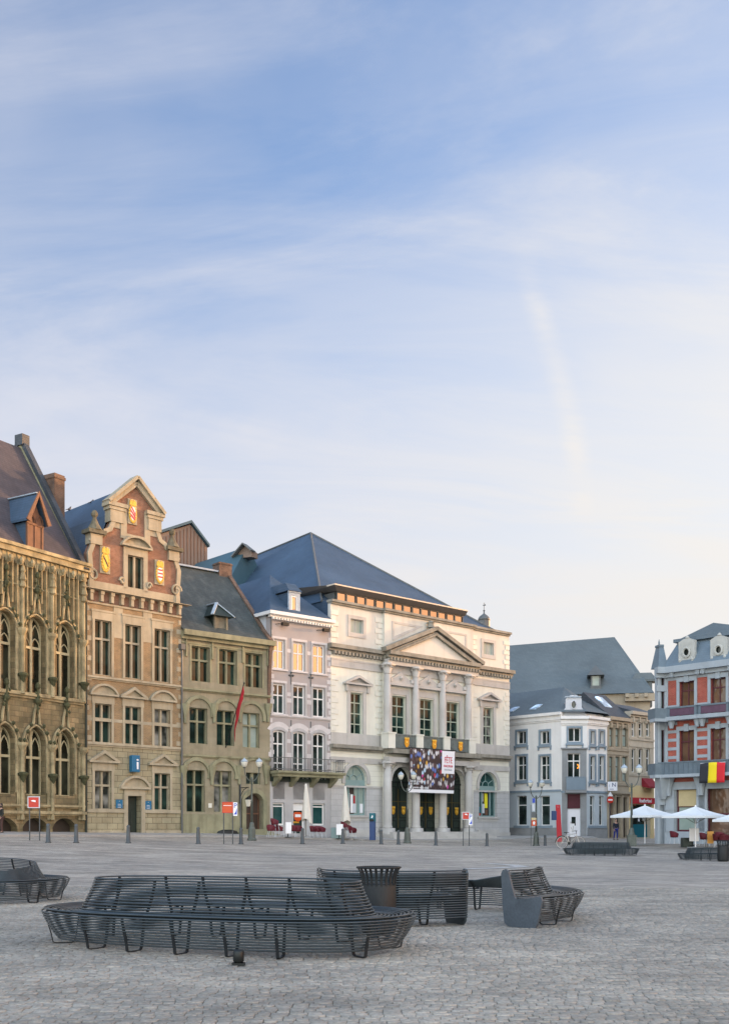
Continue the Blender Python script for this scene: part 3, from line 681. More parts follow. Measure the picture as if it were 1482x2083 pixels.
    m = MB(); yb = yf+3.4; A = [(ua-.05, zk), (c, zp), (ub+.05, zk)]
    for s in (0, 1):
        a, b = A[s], A[s+1]; q = [(a[0], yf-.28, a[1]), (b[0], yf-.28, b[1]), (b[0], yb, b[1]), (a[0], yb, a[1])]; m.hexa(q+[(p[0], p[1], p[2]+.14) for p in q])
    m.box(ua+.16, ua+.2, yf, yb, zb_, zk); m.box(ub-.2, ub-.16, yf, yb, zb_, zk); m.build('dormer_roof', m_slateblue, dm)
    m = MB(); m.sweep([(ua-.06, yf-.33, zk), (c, yf-.33, zp+.12), (ub+.06, yf-.33, zk)], .1, rect=(.05, .14)); m.build('bargeboard', m_wood, dm)
    m = MB(); m.sweep([(c, yf-.2, zp+.18), (c, yb, zp+.18)], .05, rect=(.1, .03)); m.build('ridge_flashing', m_zinc, dm)
    m = MB(); m.lathe([(.07, -.3), (.07, ztop-.4)], (L-.12, -.12, 0), 8); [m.box(L-.22, L-.02, -.2, 0, z, z+.06) for z in (2, 5, 8, 11)]; m.build('downpipe', m_darkgreen, P)
    solidback(P, F, 'rear_walls', m_stone2t, ze-.1, 2*d, -1, L-.1, .82)
town_hall()
def shield(P, F, px0, px1, py0, py1, mode, y=-.02):
    u0, u1 = F.u(px0), F.u(px1); z0, z1 = F.z((px0+px1)/2, py1), F.z((px0+px1)/2, py0); c = (u0+u1)/2; w = u1-u0; h = z1-z0
    m = MB(); m.box(u0, u1, y-.05, .02, z0, z1); s = m.build('shield_panel', m_stone, P)
    m = MB(); zc = z0+h*.42
    for k in range(18):
        a = 2*math.pi*k/18; m.lathe([(.02, -.1), (w*.11, 0), (.02, .1)], (c+w*.37*math.cos(a), y-.09, zc+h*.33*math.sin(a)), 5)
    for k in range(5): x = c+(k-2)*w*.14; m.box(x-w*.05, x+w*.05, y-.14, y-.03, zc+h*.36, zc+h*(.5+.05*(k % 2)))
    m.box(c-w*.36, c+w*.36, y-.13, y-.03, zc+h*.33, zc+h*.39); m.build('crown_and_wreath', m_goldy, s)
    sh = [(c-w*.27, zc+h*.27), (c-w*.27, zc-h*.1), (c-w*.15, zc-h*.22), (c, zc-h*.28), (c+w*.15, zc-h*.22), (c+w*.27, zc-h*.1), (c+w*.27, zc+h*.27)]
    m = MB(); m.plate(sh, (), y-.12, y-.04); m.build('escutcheon', m_goldy if mode == 1 else m_silver, s); m = MB(); ww = w*.27
    if mode == 0:
        for k in (-1.0, -.1, .8): m.plate([(c-ww, zc+h*(.05-k*.2)+h*.1), (c-ww, zc+h*(-.05-k*.2)+h*.1), (c+ww*.9, zc-h*(.2+k*.13)), (c+ww*.9, zc-h*(.09+k*.13))], (), y-.128, y-.11)
    elif mode == 1: m.plate([(c-ww*.9, zc+h*.26), (c-ww*.9, zc+h*.14), (c+ww*.8, zc-h*.2), (c+ww*.8, zc-h*.08)], (), y-.128, y-.11)
    else:
        for k in range(3): m.box(c-ww*.92, c+ww*.92, y-.128, y-.11, zc-h*.14+k*h*.14, zc-h*.08+k*h*.14)
    m.build('charge', m_blackp if mode == 1 else m_redp, s)
def brick_house():
    F = FB; P = F.root('gabled_brick_house', 'narrow brick and stone house with a scrolled gable bearing three gilded shields', 'house')
    L = F.L; H = []; T = MB(); hs = []
    cols = [(F.u(192.4), F.u(226.4)), (F.u(254), F.u(286.3)), (F.u(313.5), F.u(345.5))]
    lev = [(F.z(273, 1381), F.z(273, 1272)), (F.z(273, 1515), F.z(273, 1438)), (F.z(273, 1647.5), F.z(273, 1571))]
    tr = [(1309, 1381, 1272), (1467.5, 1515, 1438), (1600, 1647.5, 1571)]
    for r, (z0, z1) in enumerate(lev):
        for k, (u0, u1) in enumerate(cols):
            if r == 2 and k == 1: continue
            a, b, c = tr[r]; window(P, H, u0, u1, z0, z1, .34, m_stone, m_gg, 2, ((b-a)/(b-c),), .05, .13, fd=.2)
            S_ = .17; T.box(u0-S_, u0, -.05, .02, z0-.05, z1+.05); T.box(u1, u1+S_, -.05, .02, z0-.05, z1+.05); T.box(u0-S_-.04, u1+S_+.04, -.06, .02, z1, z1+.5)
            if r == 0: T.box(u0-S_-.1, u1+S_+.1, -.09, .02, z1+.5, z1+.62)
            if r == 1: pediment(T, u0-.42, u1+.42, z1+.5, .62, .26, .13, k != 1)
            if r == 2: pediment(T, u0-.5, u1+.5, z1+.5, .66, .26, .13)
    ud0, ud1 = F.u(259), F.u(286.5); zd1 = F.z(272, 1620); H.append(rectp(ud0, ud1, -.6, zd1))
    m = MB(); m.box(ud0, ud1, .5, .56, -.2, zd1); m.box(ud0+.1, (ud0+ud1)/2-.03, .47, .51, .2, zd1-.9); m.box((ud0+ud1)/2+.03, ud1-.1, .47, .51, .2, zd1-.9); dr = m.build('door', m_darkgreen, P)
    T.box(ud0-.28, ud0, -.09, .02, -.5, zd1+.02); T.box(ud1, ud1+.28, -.09, .02, -.5, zd1+.02); T.box(ud0-.28, ud1+.28, -.1, .02, zd1+.02, zd1+.45); pediment(T, ud0-.62, ud1+.62, zd1+.45, .72, .28, .15, True)
    zc = F.z(273, 1238); zg = F.z(273, 1521)
    W1 = MB(); W1.plate(rectp(0, L, zg, zc), [h for h in H if h[0][1] > zg-.2 and h[2][1] < zc], 0, .6); W1.build('brick_wall', m_brickor, P)
    W2 = MB(); W2.plate(rectp(0, L, -1, zg-.002), [h for h in H if h[2][1] < zg], 0, .6); W2.build('ashlar_wall', m_ashlar, P)
    # stone quoins and bands
    for z in np.arange(zg+.3, zc-.4, .62):
        for e in (0, 1):
            w = .36 if int(z/.62) % 2 else .2
            T.box(0 if not e else L-w, w if not e else L, -.02, .01, z, z+.3)
    z = F.z(273, 1300); T.box(cols[0][1]+.17, cols[1][0]-.17, -.025, .01, z-.1, zc); T.box(cols[1][1]+.17, cols[2][0]-.17, -.025, .01, z-.1, zc)
    z = F.z(273, 1470); T.box(.02, L-.02, -.022, .01, z-.1, z+.1)
    for py, h, o_ in ((1391, .22, .17), (1523, .26, .14), (1654, .22, .1)): z = F.z(273, py); (band(T, 0, L, z, z+h, o_, 0, False) if py < 1600 else [T.box(a, b, -o_, .01, z, z+h) for a, b in ((0, ud0-.28), (ud1+.28, L))])
    T.box(0, ud0-.28, -.16, .01, -1, F.z(273, 1690)); T.box(ud1+.28, L, -.16, .01, -1, F.z(273, 1690)); T.box(ud0-.3, ud1+.3, -.6, 0, -1, .12)
    # frieze with brackets
    T.box(0, L, -.08, .02, zc-.12, zc); zf = F.z(273, 1229)+.42
    nb = 10
    for i in range(nb): x = .25+(L-.5)*i/(nb-1); T.box(x-.1, x+.1, -.26, .02, zc+.05, zf); T.box(x-.13, x+.13, -.32, .02, zf-.22, zf)
    Fr = MB(); Fr.box(0, L, 0.003, .5, zc+.001, zf+.2); Fr.build('frieze', m_brickred, P)
    zk = F.z(273, 1222); band(T, 0, L, zf, zk+.25, .5)
    # scrolled gable
    def g(px, py): return (F.u(px), F.z(px, py))
    zt = zk+.26
    half = [(0.02, zt), (0.0, 0), ]
    xs = lambda f: L*f
    def zpy(py): return F.z(273, py)       # levels along the gable axis
    lv = {k: zpy(v) for k, v in dict(base=1222, s0=1190, s1=1150, s2=1118, ped=1110, cap=1040, pk=971, n0=1104, n1=1070, n2=1048).items()}
    left = [(.03, zt), (.03, lv['s0']), (.015, lv['s1']+.2), (.06, lv['s2']), (.065, lv['s2']+.3), (.075, lv['n0']+.1), (.16, lv['n0']+.1), (.165, lv['n0']+.3), (.22, lv['n0']+.5), (.255, lv['n1']), (.275, lv['n2']), (.28, lv['cap'])]
    ol = [(xs(f), z) for f, z in left]; orr = [(xs(1-f), z) for f, z in reversed(left)]
    gw = (F.u(252.6), F.u(284.6)); c = L/2; gw = (c-(gw[1]-gw[0])/2, c+(gw[1]-gw[0])/2); gz = (zpy(1198), zpy(1131)); GH = []
    window(P, GH, gw[0], gw[1], gz[0], gz[1], .3, m_stone, m_gg, 2, (), .04, .14, fd=.2)
    pk = lv['pk']
    outl = [ol[0]]+[orr[-1]]+list(reversed(orr[:-1]))+[(xs(.72), lv['cap']), (c+xs(.235), lv['cap']+.02), (c, pk-.5), (c-xs(.235), lv['cap']+.02)]+list(reversed(ol[1:]))
    m = MB(); m.plate(outl, GH, 0.02, .5); m.build('gable', m_brickred, P)
    PN = MB()
    # stone edging of the gable
    for line in (ol, orr): T.sweep([(p[0]+(.1 if p[0] < c else -.1), -.02, p[1]) for p in line], .2, rect=(.15, .08), up=(0, 1, 0))
    for s in (-1, 1):
        x = c+s*xs(.47); T.lathe([(.0, 0)], (x, 0, 0), 3) if False else None
        for zz, r in ((zt+.9, .42), (lv['s2']-.05, .22)):
            pts = [(c+s*xs(.44)+r*(1-k/14*.75)*math.cos(k*.6)*s, -.06, zz+r*(1-k/14*.75)*math.sin(k*.6)) for k in range(15)]; T.sweep(pts, .085, 5, up=(0, 1, 0))
        # pedestal and obelisk
        x = c+s*xs(.41); zp = lv['n0']+.1; T.box(x-.42, x+.42, -.15, .5, zp-.75, zp-.1); PN.box(x-.62, x+.62, -.32, .6, zp-.1, zp+.14)
        PN.lathe([(.52, .14), (.40, .32), (.24, .6), (.13, .85), (.11, .95), (.20, 1.06), (.22, 1.2), (.13, 1.36), (.02, 1.42)], (x, .1, zp), 10)
        # shoulder ledge under the crowning gable
        x = c+s*xs(.20); zz = lv['cap']; T.box(x-.7, x+.7, -.28, .55, zz-.02, zz+.22); T.box(x-.5, x+.5, -.14, .52, zz-1.0, zz-.02); T.box(x-.6, x+.6, -.2, .52, zz-.24, zz-.04)
        T.box(c+s*xs(.125)-.22, c+s*xs(.125)+.22, -.06, .05, zz-1.9, zz+.1); T.box(c+s*xs(.20)-.32, c+s*xs(.20)+.32, -.03, .05, lv['n1']-.4, lv['n2'])
        T.box(gw[0]-.32 if s < 0 else gw[1], gw[0] if s < 0 else gw[1]+.32, -.05, .05, gz[0]-.1, gz[1]+.5)
        pts = [((gw[0] if s < 0 else gw[1])+s*(.42+.2*math.cos(k*.55)*(1-k/16)), -.05, gz[0]+.35+.25*math.sin(k*.55)*(1-k/16)) for k in range(14)]; T.sweep(pts, .08, 5, up=(0, 1, 0))
    T.box(c-xs(.125), c+xs(.125), -.05, .05, lv['cap']-1.95, lv['cap']-1.55); T.box(gw[0]-.4, gw[1]+.4, -.05, .05, gz[0]-.62, gz[0]); T.box(.1, L-.1, -.045, .04, zt, zt+.55)
    T.box(gw[0]-.32, gw[1]+.32, -.06, .05, gz[1], gz[1]+.5); pediment(T, gw[0]-.55, gw[1]+.55, gz[1]+.5, .62, .3, .13, True)
    # raking top of the gable
    e = xs(.285); zz = lv['cap']+.22
    for s in (-1, 1): T.sweep([(c+s*(e+.08), .05, zz), (c, .05, pk)], .1, rect=(.42, .10), up=(0, 0, 1)); T.sweep([(c+s*(e-.25), -.05, zz+.02), (c, -.05, pk-.38)], .1, rect=(.14, .16), up=(0, 0, 1))
    T.split('stone_dressing', m_stone, P); PN.split('gable_pinnacle', m_darkstone, P)
    shield(P, F, 259, 277.5, 1016, 1067, 0); shield(P, F, 202.6, 223, 1112, 1167, 1); shield(P, F, 314, 333, 1140, 1190, 2)
    # roof running back from the gable
    dd = 12.; zr = pk-.55; ze = zk+.2
    m = MB()
    for s in (-1, 1):
        q = [(c+s*(L/2), .45, ze), (c+s*(L*.24), .45, lv['cap']-.4), (c, .45, zr+.15)]
        for a, b in zip(q, q[1:]):
            p = [a, b, (b[0], dd, b[2]), (a[0], dd, a[2])]; m.hexa([(x, y, z-.12) for x, y, z in p]+p)
    m.build('roof', m_slateblue, P); 
    m = MB(); m.plate([(0.05, ze), (L-.05, ze), (c, zr)], (), dd-.3, dd-.1); m.build('rear_gable', m_brickred, P)
    m = MB(); m.lathe([(.065, -.2), (.065, F.z(366, 1320))], (L-.02, -.14, 0), 8); m.box(L-.2, L+.14, -.32, 0, F.z(366, 1322), F.z(366, 1311)); m.build('downpipe', m_lead, P)
    solidback(P, F, 'rear_walls', m_stone2t, ze-.05, dd, y0=.62)
brick_house()
def stone_house():
    F = FS; P = F.root('grey_stone_house', 'plain grey stone house with cross windows and a mossy slate roof', 'house')
    L = F.L; H = []; T = MB()
    rows = [(((389.6,426.8,1313,1386,1341),(445.5,482,1319.5,1392.5,1346),(499,533.5,1327,1398,1352)),.42), (((385.7,422,1439,1513.5,1466.5),(440.8,476.5,1444,1517.5,1470.5),(493.6,527.7,1449,1521.5,1475)),.40), (((379.5,416.7,1566,1653.5,1596),(435,471,1567.5,1654,1597.5)),.40)]
    for r, (ws, dep) in enumerate(rows):
        for k, (a, b, t, bo, tm) in enumerate(ws):
            u0, u1 = F.u(a), F.u(b); mid = (a+b)/2; z1, z0, zm = F.z(a, t), F.z(a, bo-1.0), F.z(a, tm)
            w = window(P, H, u0, u1, z0, z1, dep, m_stone2t, m_gpale if (r == 1 and k == 2) else m_gg, 2, ((zm-z0)/(z1-z0),), .05, .13, fd=.22)
            if r == 0: T.box(u0-.14, u0, -.02, .01, z0, z1); T.box(u1, u1+.14, -.02, .01, z0, z1); T.box(u0-.2, u1+.2, -.03, .01, z1, z1+.2)
            if r:
                A = arcp(u0-.34, u1+.34, z1-.55, 1.3, 12); T.sweep([(p[0], -.05, p[1]) for p in A], .1, rect=(.12, .09), up=(0, 1, 0))
    # door with arched head, light over it
    ud0, ud1 = F.u(498), F.u(534); zd = F.z(515, 1628); zt = F.z(515, 1615); H.append(archh(ud0, ud1, -.6, zd, zt-zd)); m = MB(); m.plate(archh(ud0, ud1, -.6, zd, zt-zd), (), .42, .5)
    dr = m.build('door', m_wooddk, P); m = MB(); c = (ud0+ud1)/2; [m.box(x-.04, x+.04, .38, .42, .35, zd+.05) for x in (ud0+.1, c, ud1-.1)]; m.box(ud0, ud1, .37, .42, 1.5, 1.6); m.build('door_boards', m_wood, dr)
    A = archh(ud0-.14, ud1+.14, -.3, zd, zt-zd+.2); T.sweep([(p[0], -.04, p[1]) for p in A[1:]+A[:1]], .1, rect=(.16, .12), up=(0, 1, 0))
    u0, u1 = F.u(500.5), F.u(530); window(P, H, u0, u1, F.z(515, 1596), F.z(515, 1572), .36, m_stone2t, m_g, 2, (), .04, .22, fd=.2)
    A = arcp(ud0-.3, ud1+.35, F.z(515, 1580), 1.3, 12); T.sweep([(p[0], -.05, p[1]) for p in A], .1, rect=(.12, .09), up=(0, 1, 0))
    St = MB(); [St.box(ud0-.35-.25*k, ud1+.35+.25*k, -.35-.3*k, .4, -1, .45-.16*k) for k in range(3)]; St.build('doorstep', m_stone2t, P)
    # brackets between arches: grotesque consoles
    for pys, xs in ((1432, (375.5, 434.5, 487, 544)), (1558, (372, 430, 485.5, 540))):
        for x in xs:
            u = F.u(x); z = F.z(x, pys+3); T.lathe([(.1, -1.2), (.12, -.8), (.2, -.5), (.3, -.1), (.34, .1)], (u, -.08, z), 7)
    for py, h, o_ in ((1413, .2, .2), (1544.5, .2, .14)): z = F.z(460, py); band(T, 0, L, z, z+h, o_, 0, False)
    T.box(0, ud0-.4, -.1, .01, -1, F.z(440, 1657)); zc = F.z(460, 1306.5); band(T, 0, L+.2, zc-.15, zc+.45, .5, 0, False); T.box(0, L, -.06, .01, zc-.42, zc-.3)
    for x in (378, 431, 493, 543): u = F.u(x); T.box(u-.06, u+.06, -.13, .01, F.z(x, 1335+(x-378)*.12), zc-.1)
    T.split('stone_trim', m_stone2t, P)
    wall = MB(); wall.plate(rectp(0, L, -1, zc), H, 0, .62); wall.build('wall', m_stone2, P)
    # roof with bell-cast foot, coping at its right verge
    uR = L-.25; d = F.back(uR, 461); zr = zat(1168, F.pl(uR, d).y)-F.zb; ze = zc+.4
    pr = [(-.35, ze), (.5, ze+.75), (d*.32, ze+(zr-ze)*.36), (d, zr)]; m = MB()
    for a, b in zip(pr, pr[1:]): m.hexa([(0, a[0], a[1]-.15), (uR, a[0], a[1]-.15), (uR, b[0], b[1]-.15), (0, b[0], b[1]-.15), (0, a[0], a[1]), (uR, a[0], a[1]), (uR, b[0], b[1]), (0, b[0], b[1])])
    m.hexa([(0, d, zr-.15), (uR, d, zr-.15), (uR, 2*d, ze-.15), (0, 2*d, ze-.15), (0, d, zr), (uR, d, zr), (uR, 2*d, ze), (0, 2*d, ze)]); m.build('roof', m_slategrn, P)
    m = MB(); m.plate([(p[0], p[1]) for p in pr]+[(2*d, ze), (2*d, -.5), (.63, -.5)], (), uR+.01, uR+.24); m.v = [(y, x, z) for x, y, z in m.v]; m.f = [tuple(reversed(f)) for f in m.f]; m.build('gable_wall', m_brickdk, P)
    m = MB(); m.sweep([(uR+.1, p[0], p[1]+.06) for p in pr], .1, rect=(.16, .08)); m.build('verge', m_brickdk, P)
    m = MB(); m.sweep([(0, d, zr+.05), (uR-.1, d, zr+.05)], .1, rect=(.22, .06)); m.build('ridge_flashing', m_zinc, P)
    m = MB(); uc = F.u(459, d); m.box(uc-.75, uc+.35, d-.3, d+.6, zr-.8, zr+.75); m.box(uc-.8, uc+.4, d-.35, d+.65, zr+.6, zr+.68); m.build('chimney', m_brickdk, P)
    yf = .2; ua, ub = F.u(436.5, yf), F.u(463.5, yf); zb_, zk, zp = F.z(450, 1296, yf), F.z(450, 1254, yf), F.z(450, 1228, yf); c = (ua+ub)/2
    m = MB(); m.box(ua, ua+.16, yf, yf+.2, zb_, zk); m.box(ub-.16, ub, yf, yf+.2, zb_, zk); m.box(ua+.16, ub-.16, yf+.1, yf+.16, zb_, zk); m.box(ua, ub, yf-.1, yf+.2, zb_-.12, zb_); dm = m.build('dormer', m_woodgrey, P)
    m = MB(); yb = yf+2.6; zk -= .02
    for y0, y1, x0, x1 in ((yf-.3, yb, ua-.35, ub+.35),):
        a, b, e, f2, t0, t1 = (x0, y0, zk), (x1, y0, zk), (x1, y1, zk), (x0, y1, zk), (c, y0+.9, zp+.1), (c, y1, zp+.1)
        m.add([a, b, e, f2, t0, t1], [(0, 1, 4), (1, 2, 5, 4), (3, 0, 4, 5), (0, 3, 2, 1)])
    m.box(ua+.02, ua+.1, yf+.1, yb, zb_, zk); m.box(ub-.1, ub-.02, yf+.1, yb, zb_, zk); m.build('dormer_roof', m_darkgreen, dm)
    m = MB(); m.sweep([(x0-.02, y0, zk+.03), (c, y0+.9, zp+.16)], .05, rect=(.11, .035)); m.sweep([(x1+.02, y0, zk+.03), (c, y0+.9, zp+.16)], .05, rect=(.11, .035)); m.sweep([(c, y0+.9, zp+.16), (c, y1, zp+.16)], .05, rect=(.09, .03)); m.build('hip_flashing', m_zinc, dm)
    m = MB(); u = F.u(461); m.add([], []); m.lathe([(.95, -.3), (.95, .12), (.8, .32), (.4, .42)], (u, -.05, 0), 16, 1, .3); m.build('cellar_grating', m_blackmet, P)
    m = MB(); m.lathe([(.05, -.2), (.05, F.z(487, 1545))], (F.u(487.5), -.1, 0), 6); m.build('wall_pipe', m_lead, P)
    solidback(P, F, 'rear_walls', m_stone2t, ze-.1, 2*d-.3, y0=.64)
    # flag on a slanting pole, wall lantern, small plaque
    f = thing('wall_flag', 'limp red flag with a pale emblem on a slanting pole', 'flag', P.location, P.rotation_euler.z)
    a = (*F.p(458.6, 1521),); u0, z0 = a; yo = -2.0; top = (F.u(496.5, yo), yo, F.z(496.5, 1390, yo)); b0 = (u0, -.02, z0)
    m = MB(); m.sweep([b0, top], .035, 6); m.lathe([(.0, -.08), (.07, 0), (.0, .1)], top, 8); m.build('pole', m_blackmet, f)
    B0, TT = Vector(b0), Vector(top); m = MB(); n1, n2 = 16, 8; hang = F.z(478, 1503, -1.2)
    for i in range(n1+1):
        t = i/n1
        for j in range(n2+1):
            s = j/n2; base = TT.lerp(B0, .02+.52*t*(.75+.25*s)); drop = s*(1.5+1.6*t)*(1-.15*t)
            m.v.append((base.x-.15*s*math.sin(t*3), base.y+.10*math.sin(s*9+t*2)*s+.06*math.sin(t*11)*s, base.z-drop*.62))
    m.f = [(i*(n2+1)+j, i*(n2+1)+j+1, (i+1)*(n2+1)+j+1, (i+1)*(n2+1)+j) for i in range(n1) for j in range(n2)]
    fl = m.build('cloth', m_crimson, f, True); so_ = fl.modifiers.new('thick', 'SOLIDIFY'); so_.thickness = .02
    m = MB(); 
    for sg in (-1, 1):
        i0 = 9
        vs = [fl.data.vertices[(i0+i)*(n2+1)+j].co.copy() for i in range(3) for j in range(2, 8)]; o = len(m.v)
        m.v += [(v.x, v.y+sg*.022, v.z) for v in vs]; m.f += [(o+i*6+j, o+i*6+j+1, o+i*6+j+7, o+i*6+j+6) for i in range(2) for j in range(5)]
    m.build('emblem', m_whitep, f)
    l = thing('wall_lantern', 'iron lantern hanging from a bracket beside the arched door', 'lantern', P.location, P.rotation_euler.z)
    u = F.u(487.5); z = F.z(490, 1603); m = MB(); m.sweep([(u, 0, z), (u, -1.1, z)], .03, 6); m.sweep([(u, 0, z-1.0), (u, -.15, z-.5), (u, -.5, z-.15), (u, -.95, z)], .025, 6); m.box(u-.06, u+.06, -.04, 0, z-1.1, z+.2); m.build('bracket', m_blackmet, l)
    m = MB(); m.sweep([(u, -1.05, z), (u, -1.05, z-.7)], .012, 5); m.lathe([(.03, -.62), (.24, -.78), (.26, -.84)], (u, -1.05, z), 6); m.lathe([(.12, -1.32), (.06, -1.4)], (u, -1.05, z), 6); m.build('cap', m_blackmet, l)
    m = MB(); m.lathe([(.24, -.85), (.13, -1.31)], (u, -1.05, z), 6); m.build('lantern_glass', m_globe, l)
    u, z = F.p(427, 1639); m = MB(); m.box(u-.13, u+.13, -.03, 0, z-.15, z+.15); o = m.build('wall_plaque', m_quoin, None); o.location = P.location; o.rotation_euler = P.rotation_euler; tag(o, 'small pale plaque between the ground floor windows of the grey stone house', 'plaque')
stone_house()
def pink_house():
    F = FP; P = F.root('pink_cafe_house', 'mauve pink rendered cafe house with white windows, an iron balcony and a blue slate roof', 'house')
    L = F.L; H = []; T = MB(); Wt = MB()
    cx = [(555, 579), (596, 620), (636, 660.5)]; cols = [(F.u(a), F.u(b)) for a, b in cx]
    rws = [(1307.5, 1366), (1395.5, 1456), (1490, 1582)]
    for r, (t, b) in enumerate(rws):
        z1, z0 = F.z(610, t), F.z(610, b)
        for k, (u0, u1) in enumerate(cols):
            gm = m_gb if r == 0 else m_g
            if r < 2: window(P, H, u0, u1, z0, z1, .2, m_white, gm, 2, (.62,), .1, .09)
            else: window(P, H, u0, u1, z0, z1, .2, m_white, gm, 2, (.30, .72), .1, .09, shape=archh(u0, u1, z0, z1-.06, .1, 5))
            s = .17; T.box(u0-s, u0, -.04, .01, z0, z1+.06); T.box(u1, u1+s, -.04, .01, z0, z1+.06)
            if r < 2: Wt.box(u0-s-.04, u1+s+.04, -.12, .01, z0-.12, z0); Wt.box(u0-s, u1+s, -.05, .01, z1+.06, z1+.22)
            else: A = arcp(u0-.18, u1+.18, z1-.05, .35, 8); T.plate([(u1+.2, z1-.2)]+A+[(u0-.2, z1-.2)]+arcp(u0, u1, z1-.06, .12, 6)[::-1], (), -.05, .01); B_ = arcp(u0-.5, u1+.5, z1+.1, .55, 8); Wt.plate(B_+A[::-1], (), -.03, .01)
            if r: 
                zz = (z0+z1)/2
                for sgn in (-1, 1): Wt.box((u0 if sgn < 0 else u1)+sgn*s-.0, (u0 if sgn < 0 else u1)+sgn*(s+.22), -.022, .01, zz-.22, zz+.1)
        z = F.z(610, t+17.); Wt.box(.05, cols[0][0]-.2, -.02, .01, z-.22, z+.05); 
        for k in (0, 1): Wt.box(cols[k][1]+.2, cols[k+1][0]-.2, -.02, .01, z-.22, z+.05)
    z = F.z(610, 1462); band(Wt, 0, L, z, z+.14, .1, 0, False)
    for e in (0, 1):
        for i, z in enumerate(np.arange(F.z(610, 1575), F.z(610, 1290), .45)):
            w = .34 if i % 2 else .2; Wt.box(0 if not e else L-w, w if not e else L, -.021, .01, z, z+.3)
    # ground floor shopfront
    zf0, zf1 = F.z(610, 1592), F.z(610, 1569)
    for k, (u0, u1) in enumerate(cols):
        z1, z0 = F.z(610, 1590), F.z(610, 1627); window(P, H, u0, u1, z0, z1, .22, m_white, m_g, 1, (), .11, .1, name='shop_window')
        z1, z0 = F.z(610, 1634), (F.z(610, 1679) if k != 1 else .06)
        if k == 1:
            H.append(rectp(u0, u1, z0, z1)); m = MB(); m.plate(rectp(u0, u1, z0, z1), [rectp(u0+.14, u1-.14, z0+.25, z1-.55)], .16, .24); d = m.build('door', m_white, P); m = MB(); m.box(u0+.13, u1-.13, .19, .21, z0+.24, z1-.54); m.build('pane', m_g, d)
            m = MB(); c = (u0+u1)/2; zz = z1-.9; m.plate([(c-.42, zz+.15), (c-.3, zz-.3), (c, zz-.5), (c+.3, zz-.3), (c+.42, zz+.15), (c+.2, zz+.25), (c-.2, zz+.25)][::-1], (), .14, .16); m.build('door_sign', m_redor, d)
            m = MB(); m.box(c-.26, c+.26, .13, .139, zz-.12, zz+.08); m.build('door_sign_panel', m_whitep, d)
            m = MB(); m.box(c-.45, c+.1, .14, .16, z0+1.0, z0+1.13); m.build('sticker', m_gold, d)
        else: window(P, H, u0, u1, z0, z1, .22, m_white, m_gteal, 1, (.84,), .11, .08, name='shop_window')
    zw = F.z(610, 1580); m = MB(); m.plate(rectp(0, L, zf0, F.z(610, 1262)), [h for h in H if h[0][1] > zf0-.1], 0, .5); m.build('wall', m_pink, P)
    m = MB(); m.plate(rectp(0, L, -1, zf0-.002), [h for h in H if h[0][1] < zf0-.2], 0, .5); m.build('shopfront', m_greyst, P)
    T.box(0, L, -.06, .02, -1, .3); T.split('window_surround', m_greyst, P); Wt.split('pale_dressing', m_pinktrim, P)
    m = MB(); m.box(0, L, -.22, .02, zf0+.01, zf1); fs = m.build('fascia', m_darkgreen, P)
    text('lettering', 'NO MAISON', .58, m_palecar, fs, (F.u(623), -.235, (zf0+zf1)/2+.02), ext=.012)
    # balcony
    zb = F.z(610, 1571); zt = F.z(610, 1545); out = 1.05; x0, x1 = -.1, L+.55
    m = MB(); m.box(x0, x1, -out-.1, 0, zb-.14, zb); m.box(x0+.1, x1-.1, -out+.1, 0, zb-.4, zb-.14); m.box(x0, x1, -out-.02, 0, zb-.2, zb-.141)
    for x in (.3, L*.33, L*.67, L-.1): m.hexa([(x-.15, -.75, zb-.6), (x+.15, -.75, zb-.6), (x+.15, 0, zb-1.1), (x-.15, 0, zb-1.1), (x-.15, -.9, zb-.41), (x+.15, -.9, zb-.41), (x+.15, 0, zb-.41), (x-.15, 0, zb-.41)])
    bl = m.build('balcony', m_stone2t, P); m = MB()
    for a, b in (((x0+.05, -out), (x1-.05, -out)), ((x1-.05, -out), (x1-.05, -.02)), ((x0+.05, -out), (x0+.05, -.02))):
        n = int(math.dist(a, b)/.16)
        for i in range(n+1): t = i/n; x = a[0]+(b[0]-a[0])*t; y = a[1]+(b[1]-a[1])*t; m.box(x-.012, x+.012, y-.012, y+.012, zb, zt)
        for z in (zb+.12, zt): m.sweep([(*a, z), (*b, z)], .03, rect=(.03, .025))
    m.build('railing', m_lead, bl)
    # cornice with dentils, hipped roof and dormer
    zc = F.z(610, 1261); C = MB(); band(C, -.12, L+.12, zc-.12, zc+.28, .5, 0, False); C.box(-.3, -.12, -.5, 6, zc+.04, zc+.28)
    for i in range(22): x = .1+(L-.2)*i/21; C.box(x-.06, x+.06, -.34, 0, zc-.28, zc-.12)
    C.build('cornice', m_white, P)
    m = MB(); 
    for x in (F.u(574), F.u(657)): m = MB(); z = F.z(610, 1277); m.box(x-.3, x+.25, -.5, -.25, z-.1, z+.12); m.sweep([(x-.6, 0, z), (x-.3, -.4, z)], .03, 5); m.build('floodlight', m_blackmet, P)
    for x in (F.u(591.5), F.u(631.5)):
        m = MB(); z = F.z(610, 1382); m.box(x-.03, x+.03, -.05, 0, z-.45, z+.4); [m.lathe([(.0, -.1), (.12, 0), (.0, .1)], (x+s*.14, -.04, z+.2), 6) for s in (-1, 1)]; m.lathe([(.0, -.1), (.1, 0), (.0, .1)], (x, -.04, z+.42), 6); m.build('wall_anchor', m_lead, P)
    for x in (F.u(591.5), F.u(631.5), F.u(669)): m = MB(); z = F.z(610, 1468); m.box(x-.03, x+.03, -.05, 0, z-.4, z+.05); m.build('wall_anchor', m_lead, P)
    ze = zc+.28; d1 = 2.0; dr = F.back(0., 549); zr = F.z(549, 1170)
